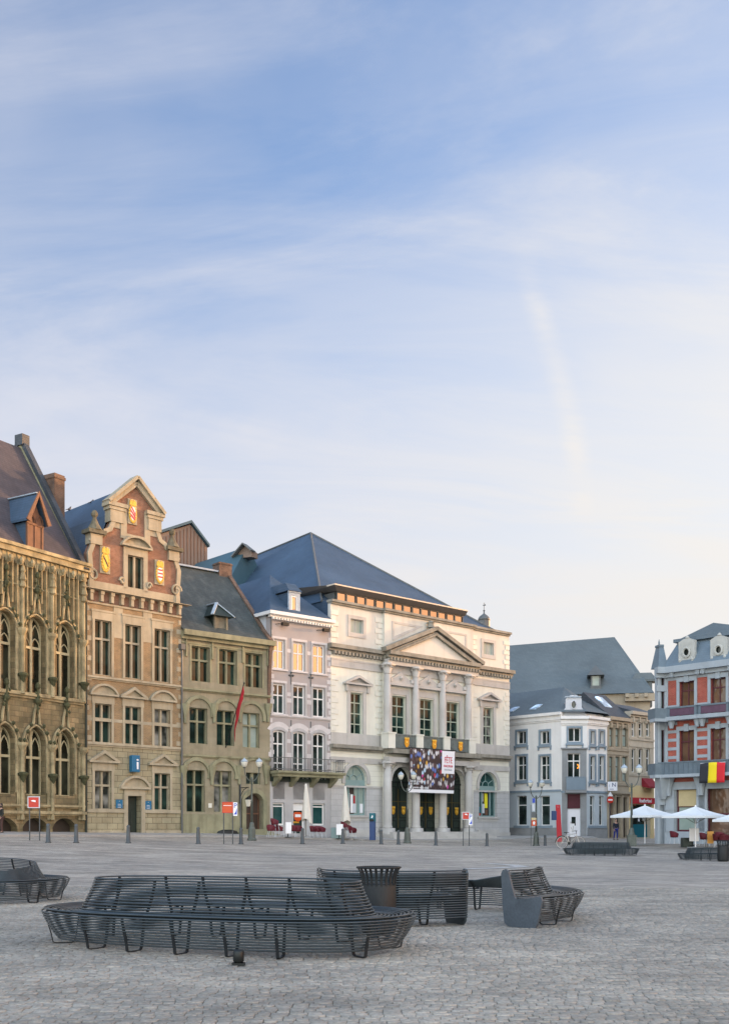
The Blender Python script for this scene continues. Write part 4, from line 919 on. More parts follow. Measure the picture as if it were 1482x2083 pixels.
    us = F.back(0, 548.5); rr = MB(); ux = 1.15; yy = 1.5
    # mansard: sloped left side and front, flat lead top
    yT = F.back(L/2, 549); zT = zat(1170, F.pl(L/2, yT).y)-F.zb; dep = 14.; c_ = L/2
    rr.add([(-.25, -.35, ze), (L, -.35, ze), (c_, yT, zT), (c_, dep, zT), (-.25, dep, ze), (L, dep, ze)], [(0, 1, 2), (4, 0, 2, 3), (1, 5, 3, 2)]); rr.build('roof', m_slateblue, P)
    yf = .05; ua, ub = F.u(587.5, yf), F.u(610, yf); z0, z1 = F.z(599, 1250, yf), F.z(599, 1206, yf); m = MB()
    m.plate(rectp(ua, ub, z0, z1), [rectp(ua+.22, ub-.22, z0+.22, z1-.22)], yf, yf+.15); m.box(ua-.05, ub+.05, yf-.06, yf+.1, z1, z1+.1); dm = m.build('dormer', m_zinc, P)
    m = MB(); m.box(ua+.2, ub-.2, yf+.1, yf+.12, z0+.2, z1-.2); m.build('pane', m_gb, dm); m = MB(); m.plate(rectp(ua+.22, ub-.22, z0+.22, z1-.22), [rectp(ua+.32, ub-.32, z0+.32, z1-.32)], yf+.03, yf+.09); m.build('sash', m_white, dm)
    m = MB(); yb = yf+2.6; m.box(ua+.03, ub-.03, yf+.155, yb, z0, z1); p = [(ua-.1, yf-.15, z1+.1), (ub+.1, yf-.15, z1+.1), (ub+.1, yb+1, z1+.1), (ua-.1, yb+1, z1+.1)]; q = [(ua+.05, yf+.5, z1+.75), (ub-.05, yf+.5, z1+.75), (ub-.05, yb+1, z1+.75), (ua+.05, yb+1, z1+.75)]; m.hexa(p+q); m.build('dormer_roof', m_slateblue, dm)
    m = MB(); m.box(0, .02, .5, dep, zf0, ze-.01); m.box(L-.02, L, .5, dep, -1, ze); m.box(0, L, dep-.1, dep, -1, ze); m.build('side_wall', m_pg, P); m = MB(); m.lathe([(.06, F.z(549, 1300)), (.06, zc-.1)], (.03, -.1, 0), 6); m.build('downpipe', m_lead, P)
pink_house()
# ---------------------------------------------------------------- the theatre
def emblem(P, u, z, h, y, mat=None):
    m = MB(); w = h*.5
    m.plate([(u-w*.5, z+h*.2), (u-w*.55, z-h*.2), (u-w*.3, z-h*.42), (u, z-h*.5), (u+w*.3, z-h*.42), (u+w*.55, z-h*.2), (u+w*.5, z+h*.2)], (), y-.05, y)
    for k in range(5): x = u+(k-2)*w*.24; m.lathe([(.0, -.03), (w*.13, h*.02), (.0, h*.2)], (x, y-.03, z+h*.24), 5)
    m.box(u-w*.5, u+w*.5, y-.08, y, z+h*.17, z+h*.25); e = m.build('emblem', m_gold, P)
    m = MB(); m.lathe([(.0, -h*.2), (w*.22, 0), (.0, h*.2)], (u, y-.03, z-h*.1), 6); m.build('emblem_relief', m_goldy, e)
def theatre():
    F = FT; P = F.root('theatre', 'cream neoclassical theatre with a columned centre under a large pediment and blue roof', 'theatre')
    L = F.L; H = []; T = MB(); C = MB(); Q = MB(); pr = .28
    zf = lambda py: F.z(854, py)
    # levels read at the axis (px 854)
    zpar, zco, zar, zlc, zlb, zwc = F.z(671.6, 1219), F.z(671.6, 1309.5), F.z(672, 1337.6), F.z(672, 1513.5), F.z(672, 1538.7), F.z(672, 1597.5)
    zcb, zab, zl2, zlbb = F.z(672, 1333), F.z(672, 1349), F.z(672, 1521), F.z(672, 1547.6)
    zpar -= .32
    uA, uB = F.u(777), F.u(957)      # the projecting centre
    H1 = []; H2 = []; HC = []; HC2 = []
    # wing windows of the main floor
    for xs, pk in (((712, 737.7), 728), ((981.5, 1002.5), 994)):
        u0, u1 = F.u(xs[0]), F.u(xs[1]); z0, z1 = F.z(712, 1493), F.z(712, 1408)
        window(P, H1, u0, u1, z0, z1, .3, m_tealframe, m_gg, 2, (.25, .5, .76), .09, .08)
        s = .32; T.box(u0-s, u0, -.06, .02, z0-.1, z1+.1); T.box(u1, u1+s, -.06, .02, z0-.1, z1+.1); T.box(u0-s-.02, u1+s+.02, -.08, .02, z1+.1, z1+.55); T.box(u0-s-.1, u1+s+.1, -.07, .02, zl2+.02, z0-.1)
        for sg in (-1, 1): x = (u0+u1)/2+sg*((u1-u0)/2+s+.12); T.box(x-.1, x+.1, -.22, .02, z1+.05, z1+.6)
        Pm = MB(); pediment(Pm, u0-.75, u1+.75, z1+.56, .62, .38, .13); Pm.build('window_pediment', m_theatre_st, P)
    # attic windows
    for xs, py in (((712, 738), (1258, 1286)), ((982.5, 1003), (1258, 1286))):
        u0, u1 = F.u(xs[0]), F.u(xs[1]); z0, z1 = F.z(712, py[1]), F.z(712, py[0])
        window(P, H1, u0, u1, z0, z1, .2, m_theatre_st, m_gpale, 2, (), .05, .07); s = .26
        T.plate(rectp(u0-s, u1+s, z0-s*1.3, z1+s), [rectp(u0, u1, z0, z1)], -.06, .02)
    # ground floor arched windows of the wings
    for k, (xs, top, sp) in enumerate((((701, 745), 1557, 1592), ((973.5, 1010), 1557, 1592))):
        u0, u1 = F.u(xs[0]), F.u(xs[1]); w = u1-u0; z0 = F.z(722, 1659); z1 = F.z(722, top); rise = w/2
        sh = archh(u0, u1, z0, z1-rise, rise, 14)
        def ex(m, yf, d, u0=u0, u1=u1, z1=z1, rise=rise, w=w, z0=z0):
            c = (u0+u1)/2; zl = z1-rise
            m.box(u0, u1, yf-.03, d, zl-.5, zl-.02); A = arcp(c-w*.17, c+w*.17, zl, w*.17, 8); m.sweep([(p[0], d-.06, p[1]) for p in A], .05, 4)
            for a in (30, 90, 150): m.sweep([(c+w*.17*math.cos(R(a)), d-.06, zl+w*.17*math.sin(R(a))), (c+w*.48*math.cos(R(a)), d-.06, zl+w*.48*math.sin(R(a)))], .035, 4)
            for x in (u0+w*.27, u1-w*.27): m.box(x-.06, x+.06, yf, d, z0, zl-.5)
        wd = window(P, H2, u0, u1, z0, z1, .35, m_tealframe2, m_gpale if k == 0 else m_gteal, 1, (), .1, .08, sh, fd=.12, extra=ex)
        c = (u0+u1)/2; zl = z1-rise-.5; m = MB(); m.plate(rectp(c-w*.23, c+w*.23 if k else c+w*.05, z0+.1, zl), (), .325, .33); m.build('poster_board', m_blackp, wd)
        if k == 0: cc = [(c-.25, c-.02, z0+.2, z0+1.6, m_whitep), (c+.0, c+.3, z0+.2, z0+.9, m_pg), (c+.05, c+.2, z0+.9, z0+1.5, m_crimson), (c-.55, c-.35, z0+.3, z0+1.7, m_whitep), (c+.7, c+1., z0+.2, z0+.9, m_signwhite)]
        else: cc = [(c-.1, c+.28, z0+.75, z0+2.0, flat('yellow_poster', (.75, .68, .02))), (c-.1, c+.2, z0+2.1, z0+2.6, m_whitep), (c-.45, c-.1, z0+.3, z0+1.1, m_pg), (c-.95, c-.55, z0+.35, z0+.85, m_teal), (c-.95, c-.5, z0+.08, z0+.3, m_red), (c-.5, c-.25, z0+1.3, z0+2., m_palecar), (c+.0, c+.3, z0+.15, z0+.6, m_wood)]
        for a, b, e, f, mt in cc: m = MB(); m.box(a, b, .30, .322, e, f); m.build('poster', mt, wd)
        A = arcp(u0-.18, u1+.18, z1-rise, rise+.18, 14); T.sweep([(p[0], -.03, p[1]) for p in [(u1+.18, z1-rise-.3)]+A+[(u0-.18, z1-rise-.3)]], .1, rect=(.16, .08), up=(0, 1, 0))
        T.box(u0-.2, u1+.2, -.14, .02, z0-.16, z0); T.box(u0-.1, u1+.1, -.06, .02, z0-.42, z0-.16); T.box(u0-.2, u1+.2, -.08, .02, .0, z0-1.1)
    # centre: columns, main windows with carved gables
    cu = [F.u(x, -.5) for x in (785.5, 843.5, 897.5, 949.8)]; cu = list(np.linspace(cu[0], cu[3], 4)); wd_ = None
    zcap, zbase = F.z(785, 1372, -.4), F.z(785, 1496, -.4); zctop = F.z(785, 1352, -.4)
    for k in range(3):
        c = (cu[k]+cu[k+1])/2+.02; w = .80; z0, z1 = F.z(807, 1500), F.z(807, 1417); u0, u1 = c-w, c+w
        window(P, HC, u0, u1, z0, z1, .02, m_tealframe, m_gg, 2, (.25, .5, .76), .09, .08)
        Pm = MB(); s = .3; T.box(u0-s, u0, -pr-.07, -pr+.02, z0, z1+.1); T.box(u1, u1+s, -pr-.07, -pr+.02, z0, z1+.1); T.box(u0-s, u1+s, -pr-.07, -pr+.02, z1+.1, z1+.55)
        z = z1+.75; Pm.box(u0-.55, u1+.55, -pr-.4, -pr+.02, z, z+.22); Pm.plate([(u0-.4, z+.22), (u1+.4, z+.22), (u1+.1, z+.6), (c+.25, z+.95), (c, z+1.15), (c-.25, z+.95), (u0-.1, z+.6)], (), -pr-.22, -pr+.02)
        for sg in (-1, 1): Pm.lathe([(.02, 0), (.2, .1), (.18, .35), (.02, .45)], (c+sg*(w+.4), -pr-.25, z+.2), 7)
        Pm.lathe([(.02, -.2), (.2, 0), (.02, .22)], (c, -pr-.26, z+.6), 8)
        Pm.build('carved_window_gable', m_theatre_st, P)
    for c in cu:
        m = MB(); y = -pr-.32; m.lathe([(.36, 0), (.36, .1), (.31, .2), (.295, .3), (.285, (zcap-zbase)*.4), (.25, zcap-zbase)], (c, y, zbase), 14)
        m.lathe([(.25, 0), (.30, .05), (.26, .1), (.37, .45), (.31, .5), (.44, .8), (.4, .86)], (c, y, zcap), 10); m.box(c-.46, c+.46, y-.46, y+.4, zctop-.12, zctop)
        for q in range(8): a = q*math.pi/4; m.lathe([(.0, -.1), (.09, .02), (.0, .12)], (c+.42*math.cos(a), y+.42*math.sin(a), zcap+.55), 5)
        m.build('upper_column', m_theatre_st, P, True)
    # ground floor of the centre: three arched doorways between engaged columns
    zd0 = .55; zdt = F.z(808, 1560); 
    for k in range(3):
        c = (cu[k]+cu[k+1])/2+.34; w = 1.14; sh = archh(c-w, c+w, zd0-.5, zdt-w, w, 14); HC2.append(sh)
        m = MB(); sh2 = archh(c-w, c+w, zd0, zdt-w, w, 14); m.plate(sh2, (), .20, .26); d = m.build('door', m_darkgreen, P); m = MB(); zl = zdt-w
        m.box(c-.05, c+.05, .14, .20, zd0, zl); m.box(c-w, c+w, .14, .20, zl-.15, zl)
        for sg in (-1, 1):
            for a, b in ((zd0+.25, zd0+.9), (zd0+1.05, zl-.4)): m.plate(rectp(c+sg*w*.52-.42, c+sg*w*.52+.42, a, b), [rectp(c+sg*w*.52-.34, c+sg*w*.52+.34, a+.08, b-.08)], .165, .20)
        for q in range(9): a = R(15+q*18.75); m.sweep([(c+.4*math.cos(a), .17, zl+.4*math.sin(a)), (c+(w-.1)*math.cos(a), .17, zl+(w-.1)*math.sin(a))], .035, 4)
        A = arcp(c-.4, c+.4, zl, .4, 8); m.sweep([(p[0], .17, p[1]) for p in A], .05, 4); m.build('door_leaves', m_blackmet, d)
        for sg in (-1, 1): emblem(d, c+sg*w*.5, zd0+1.7, .72, .14)
        m = MB(); m.box(c-.03, c+.03, .128, .136, zd0+.3, zl-.6); m.box(c-w*.8, c+w*.8, .128, .136, zl-1.62, zl-1.57); m.build('gilt_line', M('tarnished_gilding', (.10, .075, .02), .6), d)
        A = arcp(c-w-.12, c+w+.12, zl, w+.12, 14); T.sweep([(p[0], -pr-.03, p[1]) for p in A], .1, rect=(.13, .07), up=(0, 1, 0))
    zc0, zc1 = F.z(782, 1685, -.5), F.z(782, 1550, -.5)
    for c in cu:
        m = MB(); y = -pr-.35; m.box(c-.42, c+.42, y-.42, y+.5, -.4, zc0); m.lathe([(.39, 0), (.39, .1), (.345, .18), (.335, .3), (.33, (zc1-zc0)*.5), (.29, zc1-zc0-.35)], (c, y, zc0), 16)
        m.lathe([(.29, 0), (.34, .06), (.38, .16)], (c, y, zc1-.36), 14); m.box(c-.46, c+.46, y-.42, y+.45, zc1-.16, zc1)
        for sg in (-1, 1): m.lathe([(.12, -.3), (.12, .3)], (c+sg*.37, y, zc1-.22), 8)
        m.build('ground_column', m_theatre_st, P, True)
    # balcony with iron panels and gilded emblems
    zb0, zb1 = F.z(807, 1523.5, -.9), F.z(807, 1494, -.9)
    for c in cu: m = MB(); m.box(c-.36, c+.36, -pr-.86, -pr, zb0, zb1); m.box(c-.41, c+.41, -pr-.9, -pr, zb1-.001, zb1+.12); m.build('balcony_pedestal', m_quoin, P)
    for k in range(3):
        a, b = cu[k]+.37, cu[k+1]-.37; m = MB(); m.box(a, b, -pr-.72, -pr-.66, zb0+.08, zb1-.05)
        n = 16
        for i in range(n): x = a+(b-a)*(i+.5)/n; m.box(x-.02, x+.02, -pr-.76, -pr-.721, zb0+.1, zb1)
        m.box(a, b, -pr-.78, -pr-.62, zb1-.05, zb1+.03); r = m.build('balcony_railing', m_iron, P); emblem(r, (a+b)/2+.1, (zb0+zb1)/2+.02, .88, -pr-.77)
    # walls: wings, attic, projecting centre
    mw = lambda n, o, h, mt, y0=0., y1=.6: MB_build(n, o, h, mt, y0, y1)
    def MB_build(n, o, h, mt, y0, y1): m = MB(); m.plate(o, h, y0, y1); return m.build(n, mt, P)
    inr = lambda hs, z0, z1, a, b: [h for h in hs if z0-.01 <= min(p[1] for p in h) and max(p[1] for p in h) <= z1+.01 and a <= min(p[0] for p in h) <= b]
    for a, b in ((0, uA), (uB, L)):
        mw('upper_wall', rectp(a, b, zl2+.001, zco), inr(H1, zl2, zco, a, b), m_cream); mw('attic_wall', rectp(a, b, zco+.001, zpar), inr(H1, zco, zpar, a, b), m_attic)
        hg = inr(H2, -2, zl2, a, b); g = rectp(a, b, zwc, zl2)
        # ground storey: cream above, grey ashlar below, one arched opening running through both
        if hg:
            h = hg[0]; zs = h[2][1]; x1, x0 = h[2][0], h[-1][0]; A = h[2:]
            up = [(a, zwc), (x0, zwc)]+([(x0, zs)] if zs > zwc+.01 else [])+list(reversed(A[1:-1]))+([(x1, zs)] if zs > zwc+.01 else [])+[(x1, zwc), (b, zwc), (b, zl2), (a, zl2)]
            if zs <= zwc: 
                A2 = [p for p in A if p[1] > zwc+.01]; up = [(a, zwc), (A2[-1][0], zwc)]+list(reversed(A2))+[(A2[0][0], zwc), (b, zwc), (b, zl2), (a, zl2)]
            mw('rusticated_wall', up, (), m_creamsh)
            lo = [(a, -1), (b, -1), (b, zwc-.002), (x1, zwc-.002), (x1, h[0][1]), (x0, h[0][1]), (x0, zwc-.002), (a, zwc-.002)]; mw('plinth_wall', lo, (), m_theatre_ash, -.03)
    mw('centre_wall', rectp(uA, uB, zl2+.001, zco), HC, m_cream, -pr); mw('centre_attic', rectp(uA, uB, zco+.001, zpar+.05), (), m_attic, -pr); mw('entrance_wall', rectp(uA, uB, -.5, zl2), HC2, m_creamsh, -pr)
    # horizontal mouldings
    for a, b, y in ((0, uA+.05, 0), (uB-.05, L, 0), (uA-.12, uB+.12, -pr)):
        y0_ = y; y = y if y == 0 else y-.34
        band(C, a-(.3 if a == 0 else 0), b+(.3 if b == L else 0), zcb+.36, zco, .48, y, False); n = int((b-a)/.34)
        for i in range(n): x = a+(b-a)*(i+.5)/n; C.box(x-.08, x+.08, y-.4, y, zcb+.12, zcb+.359)
        y = y0_; T.box(a, b, y-.09, y+.02, zab-.2, zar-.12); T.box(a, b, y-.12, y+.02, zar-.12, zar)
        C.box(a, b, y-.15, y+.4, zpar, zpar+.14); C.box(a-.05, b+.05, y-.28, y+.4, zpar+.141, zpar+.32)
        band(C, a-(.1 if a == 0 else 0), b, zl2-.18, zlc, .42, y, False); T.box(a, b, y-.08, y+.02, zlbb-.1, zlb)
        if y == 0: T.box(a, b, -.07, .02, zwc-.12, zwc+.02); T.box(a, b, -.05, .02, zlc, F.z(672, 1489)); T.box(a, b, -.12, .02, -1, .45)
        else: T.box(a, b, y-.52, y+.02, zctop, zctop+.32); T.box(a, b, y-.57, y+.02, zctop+.321, zctop+.42); fz = MB(); fz.box(a+.05, b-.05, y-.50, y+.02, zctop+.421, zcb+.1); fz.build('frieze', m_cream, P); C.box(a+.1, b-.1, y-.95, y+.02, zl2-.2, zb0); T.box(a, b, y-.62, y+.02, zc1, zc1+.4)
    # quoins
    for u, d in ((0, 1), (uA, -1), (uB, 1), (L, -1)):
        for z0, z1 in ((zlc+1., zab-.3), (zco+.1, zpar-.1)):
            for i, z in enumerate(np.arange(z0, z1-.3, .42)): w = .75 if i % 2 else .5; Q.box(u, u+d*w, -.05, .01, z, z+.36)
    Q.split('quoins', m_quoin, P, .2)
    # great pediment
    a, b = uA-.25, uB+.25; c = (a+b)/2; zk = F.z(882, 1278, -.8); n = 26; zz = zco
    Pm = MB(); Pm.plate([(a+.4, zz-.02), (b-.4, zz-.02), (c, zk-.35)], (), -pr-.42, -pr-.01); Pm.build('tympanum', m_attic, P)
    for sg in (-1, 1):
        e = a if sg < 0 else b; C.sweep([(e-sg*-.3, -pr-.5, zz+.06), (c, -pr-.5, zk)], .1, rect=(.3, .15)); C.sweep([(e-sg*.5, -pr-.42, zz-.02), (c, -pr-.42, zk-.4)], .1, rect=(.2, .11))
        for i in range(n): t = (i+.7)/n; x = e-sg*.9+(c-e+sg*.9)*t; z = zz+(zk-zz-.5)*t*1.0+.02; C.box(x-.08, x+.08, -pr-.68, -pr-.4, z-.12, z+.06)
    C.lathe([(.3, 0), (.24, .3), (.32, .42), (.1, .55)], (c-.3, -pr-.3, zk+.05), 8); C.split('cornice', m_cornice, P, .3)
    # recessed panels of the attic
    for sg in (-1, 1):
        e = uA+.8 if sg < 0 else uB-.8; zt = zpar-.55; zb_ = zco+.9; m1 = c+sg*-.0
        tri = [(e, zb_), (e, zt), (c+sg*.9, zt)]; tri2 = [(e-sg*.18, zb_+.35), (e-sg*.18, zt-.16), (c+sg*1.7, zt-.16)]
        if sg > 0: tri = tri[::-1]; tri2 = tri2[::-1]
        T.plate(tri[::-1], [tri2[::-1]], -pr-.035, -pr+.02)
    T.split('stone_dressing', m_theatre_st, P)
    St = MB(); [St.box(uA-.2-.32*k, uB+.2+.32*k, -pr-1.2-.34*k, .3, -1.5, .52-.17*k) for k in range(4)]; St.build('front_steps', m_theatre_st, P)
    # hipped roof with its ridge running back
    yA = F.back(L/2, 631.5); zA = zat(1085, F.pl(L/2, yA).y)-F.zb; ze = zpar+.3; yb = 40.; s0 = .9; 
    q = F.pl(L/2, yA+8); zB = zA
    m = MB(); m.add([(-.1, s0, ze), (L+.1, s0, ze), (L/2, yA, zA), (L/2, yb, zA-1.5), (-.1, yb, ze), (L+.1, yb, ze)], [(0, 1, 2), (4, 0, 2, 3), (1, 5, 3, 2)]); m.build('roof', m_slateblue, P)
    m = MB(); [m.sweep([p, (L/2, yA, zA+.04)], .09, 5) for p in ((-.1, s0, ze+.04), (L+.1, s0, ze+.04), (L/2, yb, zA-1.46))]; m.build('hip_rolls', m_lead, P)
    # clerestory: a long low window band under a flat eave
    y0 = .55; ua, ub = F.u(685, y0), F.u(942, y0); z1 = F.z(686, 1203.5, y0); z0 = z1-.85; Hc = []; m = MB(); nw = 7; wv = (ub-ua)/nw
    cl = thing('clerestory', None, None, (0, 0, 0)); bpy.data.objects.remove(cl)
    m = MB(); m.box(ua, ub, y0+.3, y0+5, z0-.5, z1); cw = m.build('clerestory', m_lead, P)
    for k in range(nw):
        a = ua+wv*k+.04; b = ua+wv*(k+1)-.04; f = MB(); f.plate(rectp(a, b, z0, z1), [rectp(a+.03, (a+b)/2-.05, z0+.12, z1-.05), rectp((a+b)/2+.05, b-.03, z0+.12, z1-.05)], y0, y0+.15); w = f.build('clerestory_window', m_lead, P)
        g = MB(); g.box(a, b, y0+.1, y0+.12, z0, z1); g.build('pane', m_gb, w)
    m = MB(); ue = F.u(951, y0-.7); us = F.u(680, y0-.7); zt = F.z(680, 1186, y0-.7); m.hexa([(ua-.1, y0-.1, z1+.01), (ub+.1, y0-.1, z1+.01), (ub+.1, y0+6, z1+.4), (ua-.1, y0+6, z1+.4), (us, y0-.7, zt-.12), (ue, y0-.7, zt-.12), (ue, y0+6, zt+.6), (us, y0+6, zt+.6)]); m.build('eave', m_eave, P)
    m = MB(); m.box(us, ue, y0-.72, y0+.2, zt-.12, zt-.02); m.build('eave_edge', m_goldlight, P)
    m = MB(); m.box(-.02, .01, .3, yb, 1, ze); m.box(L-.01, L+.02, .3, yb, -1, ze); m.build('side_wall', m_slateblue, P)
    m = MB(); m.box(.02, L-.02, .64, 3, -1, zpar-.1); m.build('rear_walls', m_attic, P)
m_goldlight = M('pale_metal_edge', (.62, .52, .40), .4, .1)
theatre()
# roofs rising behind the houses
def behind():
    # copper clad gable
    Y = 100.; P = thing('copper_clad_gable', 'brown standing seam gable rising behind the gabled brick house', 'building', (*at(383, Y), 0), R(38))
    s = Y/F0; w = 44*s; zt, zb, ze = zat(1066, Y), 6., zat(1106, Y)
    m = MB(); m.plate([(-w*1.6, zb), (w, zb), (w, ze), (.1*w, zt), (-w*1.6, zat(1100, Y))], (), 0, 8); m.build('gable', m_copper, P)
    m = MB()
    for i in range(15): x = -w*1.5+i*.36*w/2.0*1.0; z = zt-(abs(x-.1*w)/(w if x > 0 else w*1.7))*(zt-ze); m.box(x-.03, x+.03, -.06, 0, zb, z-.2) if x < w else None
    m.build('seams', m_wood, P)
    m = MB(); A = [(-w*1.62, zat(1100, Y)+.05), (.1*w, zt+.1), (w*1.05, ze)]
    for a, b in zip(A, A[1:]): q = [(a[0], -.3, a[1]), (b[0], -.3, b[1]), (b[0], 8.2, b[1]), (a[0], 8.2, a[1])]; m.hexa(q+[(x, y, z+.25) for x, y, z in q])
    m.build('roof', m_tealroof, P)
    m = MB(); q = 9.
    # low teal roof with a small gable in front of it
    Y2 = 96.; P2 = thing('teal_metal_roof_building', 'low building with a dark teal metal roof and small gable beside the theatre roof', 'building', (*at(420, Y2), 0), -R(26))
    s2 = Y2/F0; z1, z0 = zat(1102, Y2), zat(1185, Y2); w2 = 56*s2
    m = MB(); m.hexa([(-w2*2, -3, z0-3), (w2*1.2, -3, z0-3), (w2*1.2, 9, z0-3), (-w2*2, 9, z0-3), (-w2*2, 3.5, z1-1.0), (w2*.95, 3, z1), (w2*.95, 3.4, z1), (-w2*2, 3.9, z1-1.0)]); m.build('roof', m_tealroof, P2)
    m = MB(); x = w2*1.0; m.plate([(x-.5, z1-1.2), (x+.9, z1-1.2), (x+.9, z1-.7), (x+.2, z1-.1), (x-.5, z1-.5)], (), 2.2, 3.2); m.build('gable', m_copper, P2)
    m = MB(); m.sweep([(x-1.0, 2.1, z1-1.1), (x+.2, 2.1, z1-.02), (x+1.1, 2.1, z1-.75)], .1, rect=(.4, .06)); m.build('verge', m_lead, P2)
    m = MB(); m.box(-w2*2, w2*1.2, -2.5, 8.5, 0, z0-3); m.build('walls', m_copper, P2)
    # lantern turret with its weather vane
    Y3 = 135.; x, y = at(984, Y3); t = thing('domed_turret', 'small domed turret with a weather vane peeping over the theatre roof', 'turret', (x, y, 0)); z = zat(1262, Y3); s3 = Y3/F0*.85
    m = MB(); m.lathe([(14*s3, -14), (14*s3, 0)], (0, 0, z), 8); m.build('drum', m_lead, t)
    m = MB(); m.lathe([(15*s3, 0), (14*s3, 4*s3), (11*s3, 9*s3), (6*s3, 13*s3), (2*s3, 16*s3), (1.2*s3, 22*s3)], (0, 0, z), 10); m.build('dome', m_lead, t, True)
    m = MB(); m.lathe([(0, 20*s3), (3*s3, 23*s3), (0, 26*s3)], (0, 0, z), 8); m.sweep([(0, 0, z), (0, 0, z+42*s3)], .04, 5); m.sweep([(-3*s3, 0, z+36*s3), (4*s3, 0, z+36*s3)], .05, 4); m.plate([(1*s3, z+36*s3), (4*s3, z+35*s3), (3*s3, z+40*s3)], (), -.03, .03); m.build('weather_vane', m_lead, t)
behind()
# ---------------------------------------------------------------- corner house and the street on the right
def big_roof():
    Y = 122.; F = Fac(1010, 1290, 101, Yl=Y, zb=.8); P = F.root('grey_roofed_hall', 'large hall behind the white corner house with a huge plain grey slate roof', 'hall')
    # ridge seen rising gently to the right, hip falling to the street
    L = F.L; d = 9.; zr0 = F.z(1036, 1315.5, d); u1 = F.u(1249, d); zr1 = F.z(1249, 1296, d); zr = (zr0+zr1)/2; ze = F.z(1200, 1412); uR = F.u(1330)
    m = MB(); m.add([(-6, 0, ze), (uR, 0, ze), (F.u(1300), .8*d*.35, F.z(1300, 1372)), (u1, d, zr1), (-6, d, zr0-.2), (-6, 2*d, ze), (uR, 2*d, ze)], [(0, 1, 2, 3, 4), (1, 6, 3, 2), (6, 5, 4, 3)]); m.build('roof', m_slategrey, P)
    m = MB(); m.box(-6, uR-.4, .4, 2*d-.4, -1, ze); m.box(F.u(1270), uR+.3, -.25, .4, ze-.9, ze-.1); [m.box(x-.2, x+.2, -.6, -.2, ze-.5, ze-.1) for x in np.arange(F.u(1275), uR, 1.)]; m.build('walls', m_tan, P)
    y = 1.2; u = F.u(1211, y); z = F.z(1211, 1397, y); m = MB(); m.box(u-.6, u+.6, y-.3, y+3, z-1.1, z); m.plate(rectp(u-.55, u+.55, z, z+1.3), [rectp(u-.38, u+.38, z+.1, z+1.2)], y-.2, y-.05); m.box(u-.5, u+.5, y, y+2, z, z+1.3); dm = m.build('dormer', m_lead, P)
    m = MB(); m.add([(u-.95, y-.6, z+1.25), (u+.95, y-.6, z+1.25), (u+.95, y+2.5, z+1.25), (u-.95, y+2.5, z+1.25), (u, y+.3, z+2.5), (u, y+2.5, z+2.5)], [(0, 1, 4), (1, 2, 5, 4), (3, 0, 4, 5), (0, 3, 2, 1)]); m.build('dormer_roof', m_lead, dm)
    m = MB(); m.box(u-.4, u+.4, y-.06, y-.03, z+.08, z+1.22); m.build('pane', m_gpale, dm)
    y = 2.6; u = F.u(1311, y); z = F.z(1311, 1392, y); m = MB(); m.box(u-.8, u+.8, y, y+1.6, z-2.5, z+.3); m.box(u-1.5, u+1.3, y-.3, y+1.8, z+.3, z+.5); m.hexa([(u-1.5, y-.3, z+.51), (u+1.3, y-.3, z+.51), (u+1.3, y+1.8, z+.51), (u-1.5, y+1.8, z+.51), (u-1., y, z+1.3), (u+.7, y, z+1.3), (u+.7, y+1.4, z+1.3), (u-1., y+1.4, z+1.3)]); m.build('roof_turret', m_slategrey, P)
big_roof()
a_w = 47.6-90+180
FW1 = Fac(1028, 1141, a_w, Yl=97.5); FW2 = Fac(1141, 1193.5, 92., PL=FW1.PR); FW3 = Fac(1193.5, 1234, 47.6, PL=FW2.PR); FT1 = Fac(1234, 1278.5, 47.6, PL=FW3.PR); FT2 = Fac(1278.5, 1329, 47.6, PL=FT1.PR)
def subroot(P, F, name):      # frame of a second wall plane of the same building: plain matrices keep it one thing
    ang = math.atan2(F.d.y, F.d.x); Mx = Matrix.Translation((F.O.x, F.O.y, F.zb))@Matrix.Rotation(ang, 4, 'Z'); Mp = Matrix.Translation(P.location)@Matrix.Rotation(P.rotation_euler.z, 4, 'Z')
    return Mp.inverted()@Mx
def place(objs, Mx):
    for o in objs: o.matrix_local = Mx
def framed(P, F, H, S_, px0, px1, pt, pb, tr, pyx=None, surround=True, gm=None, nx=2):
    u0, u1 = F.u(px0), F.u(px1); pm = (px0+px1)/2; z0, z1 = F.z(pm, pb), F.z(pm, pt)
    w = window(P, H, u0, u1, z0, z1, .28, m_white, gm or m_g, nx, tr, .07, .09)
    if surround: s = .17; S_.plate(rectp(u0-s, u1+s, z0-.16, z1+.16), [rectp(u0, u1, z0, z1)], -.07, .03); S_.box(u0-s-.08, u1+s+.08, -.16, .03, z0-.3, z0-.161); [S_.box(x-.06, x+.06, -.12, .02, z0-.55, z0-.3) for x in (u0-s, u1+s)]
    return w
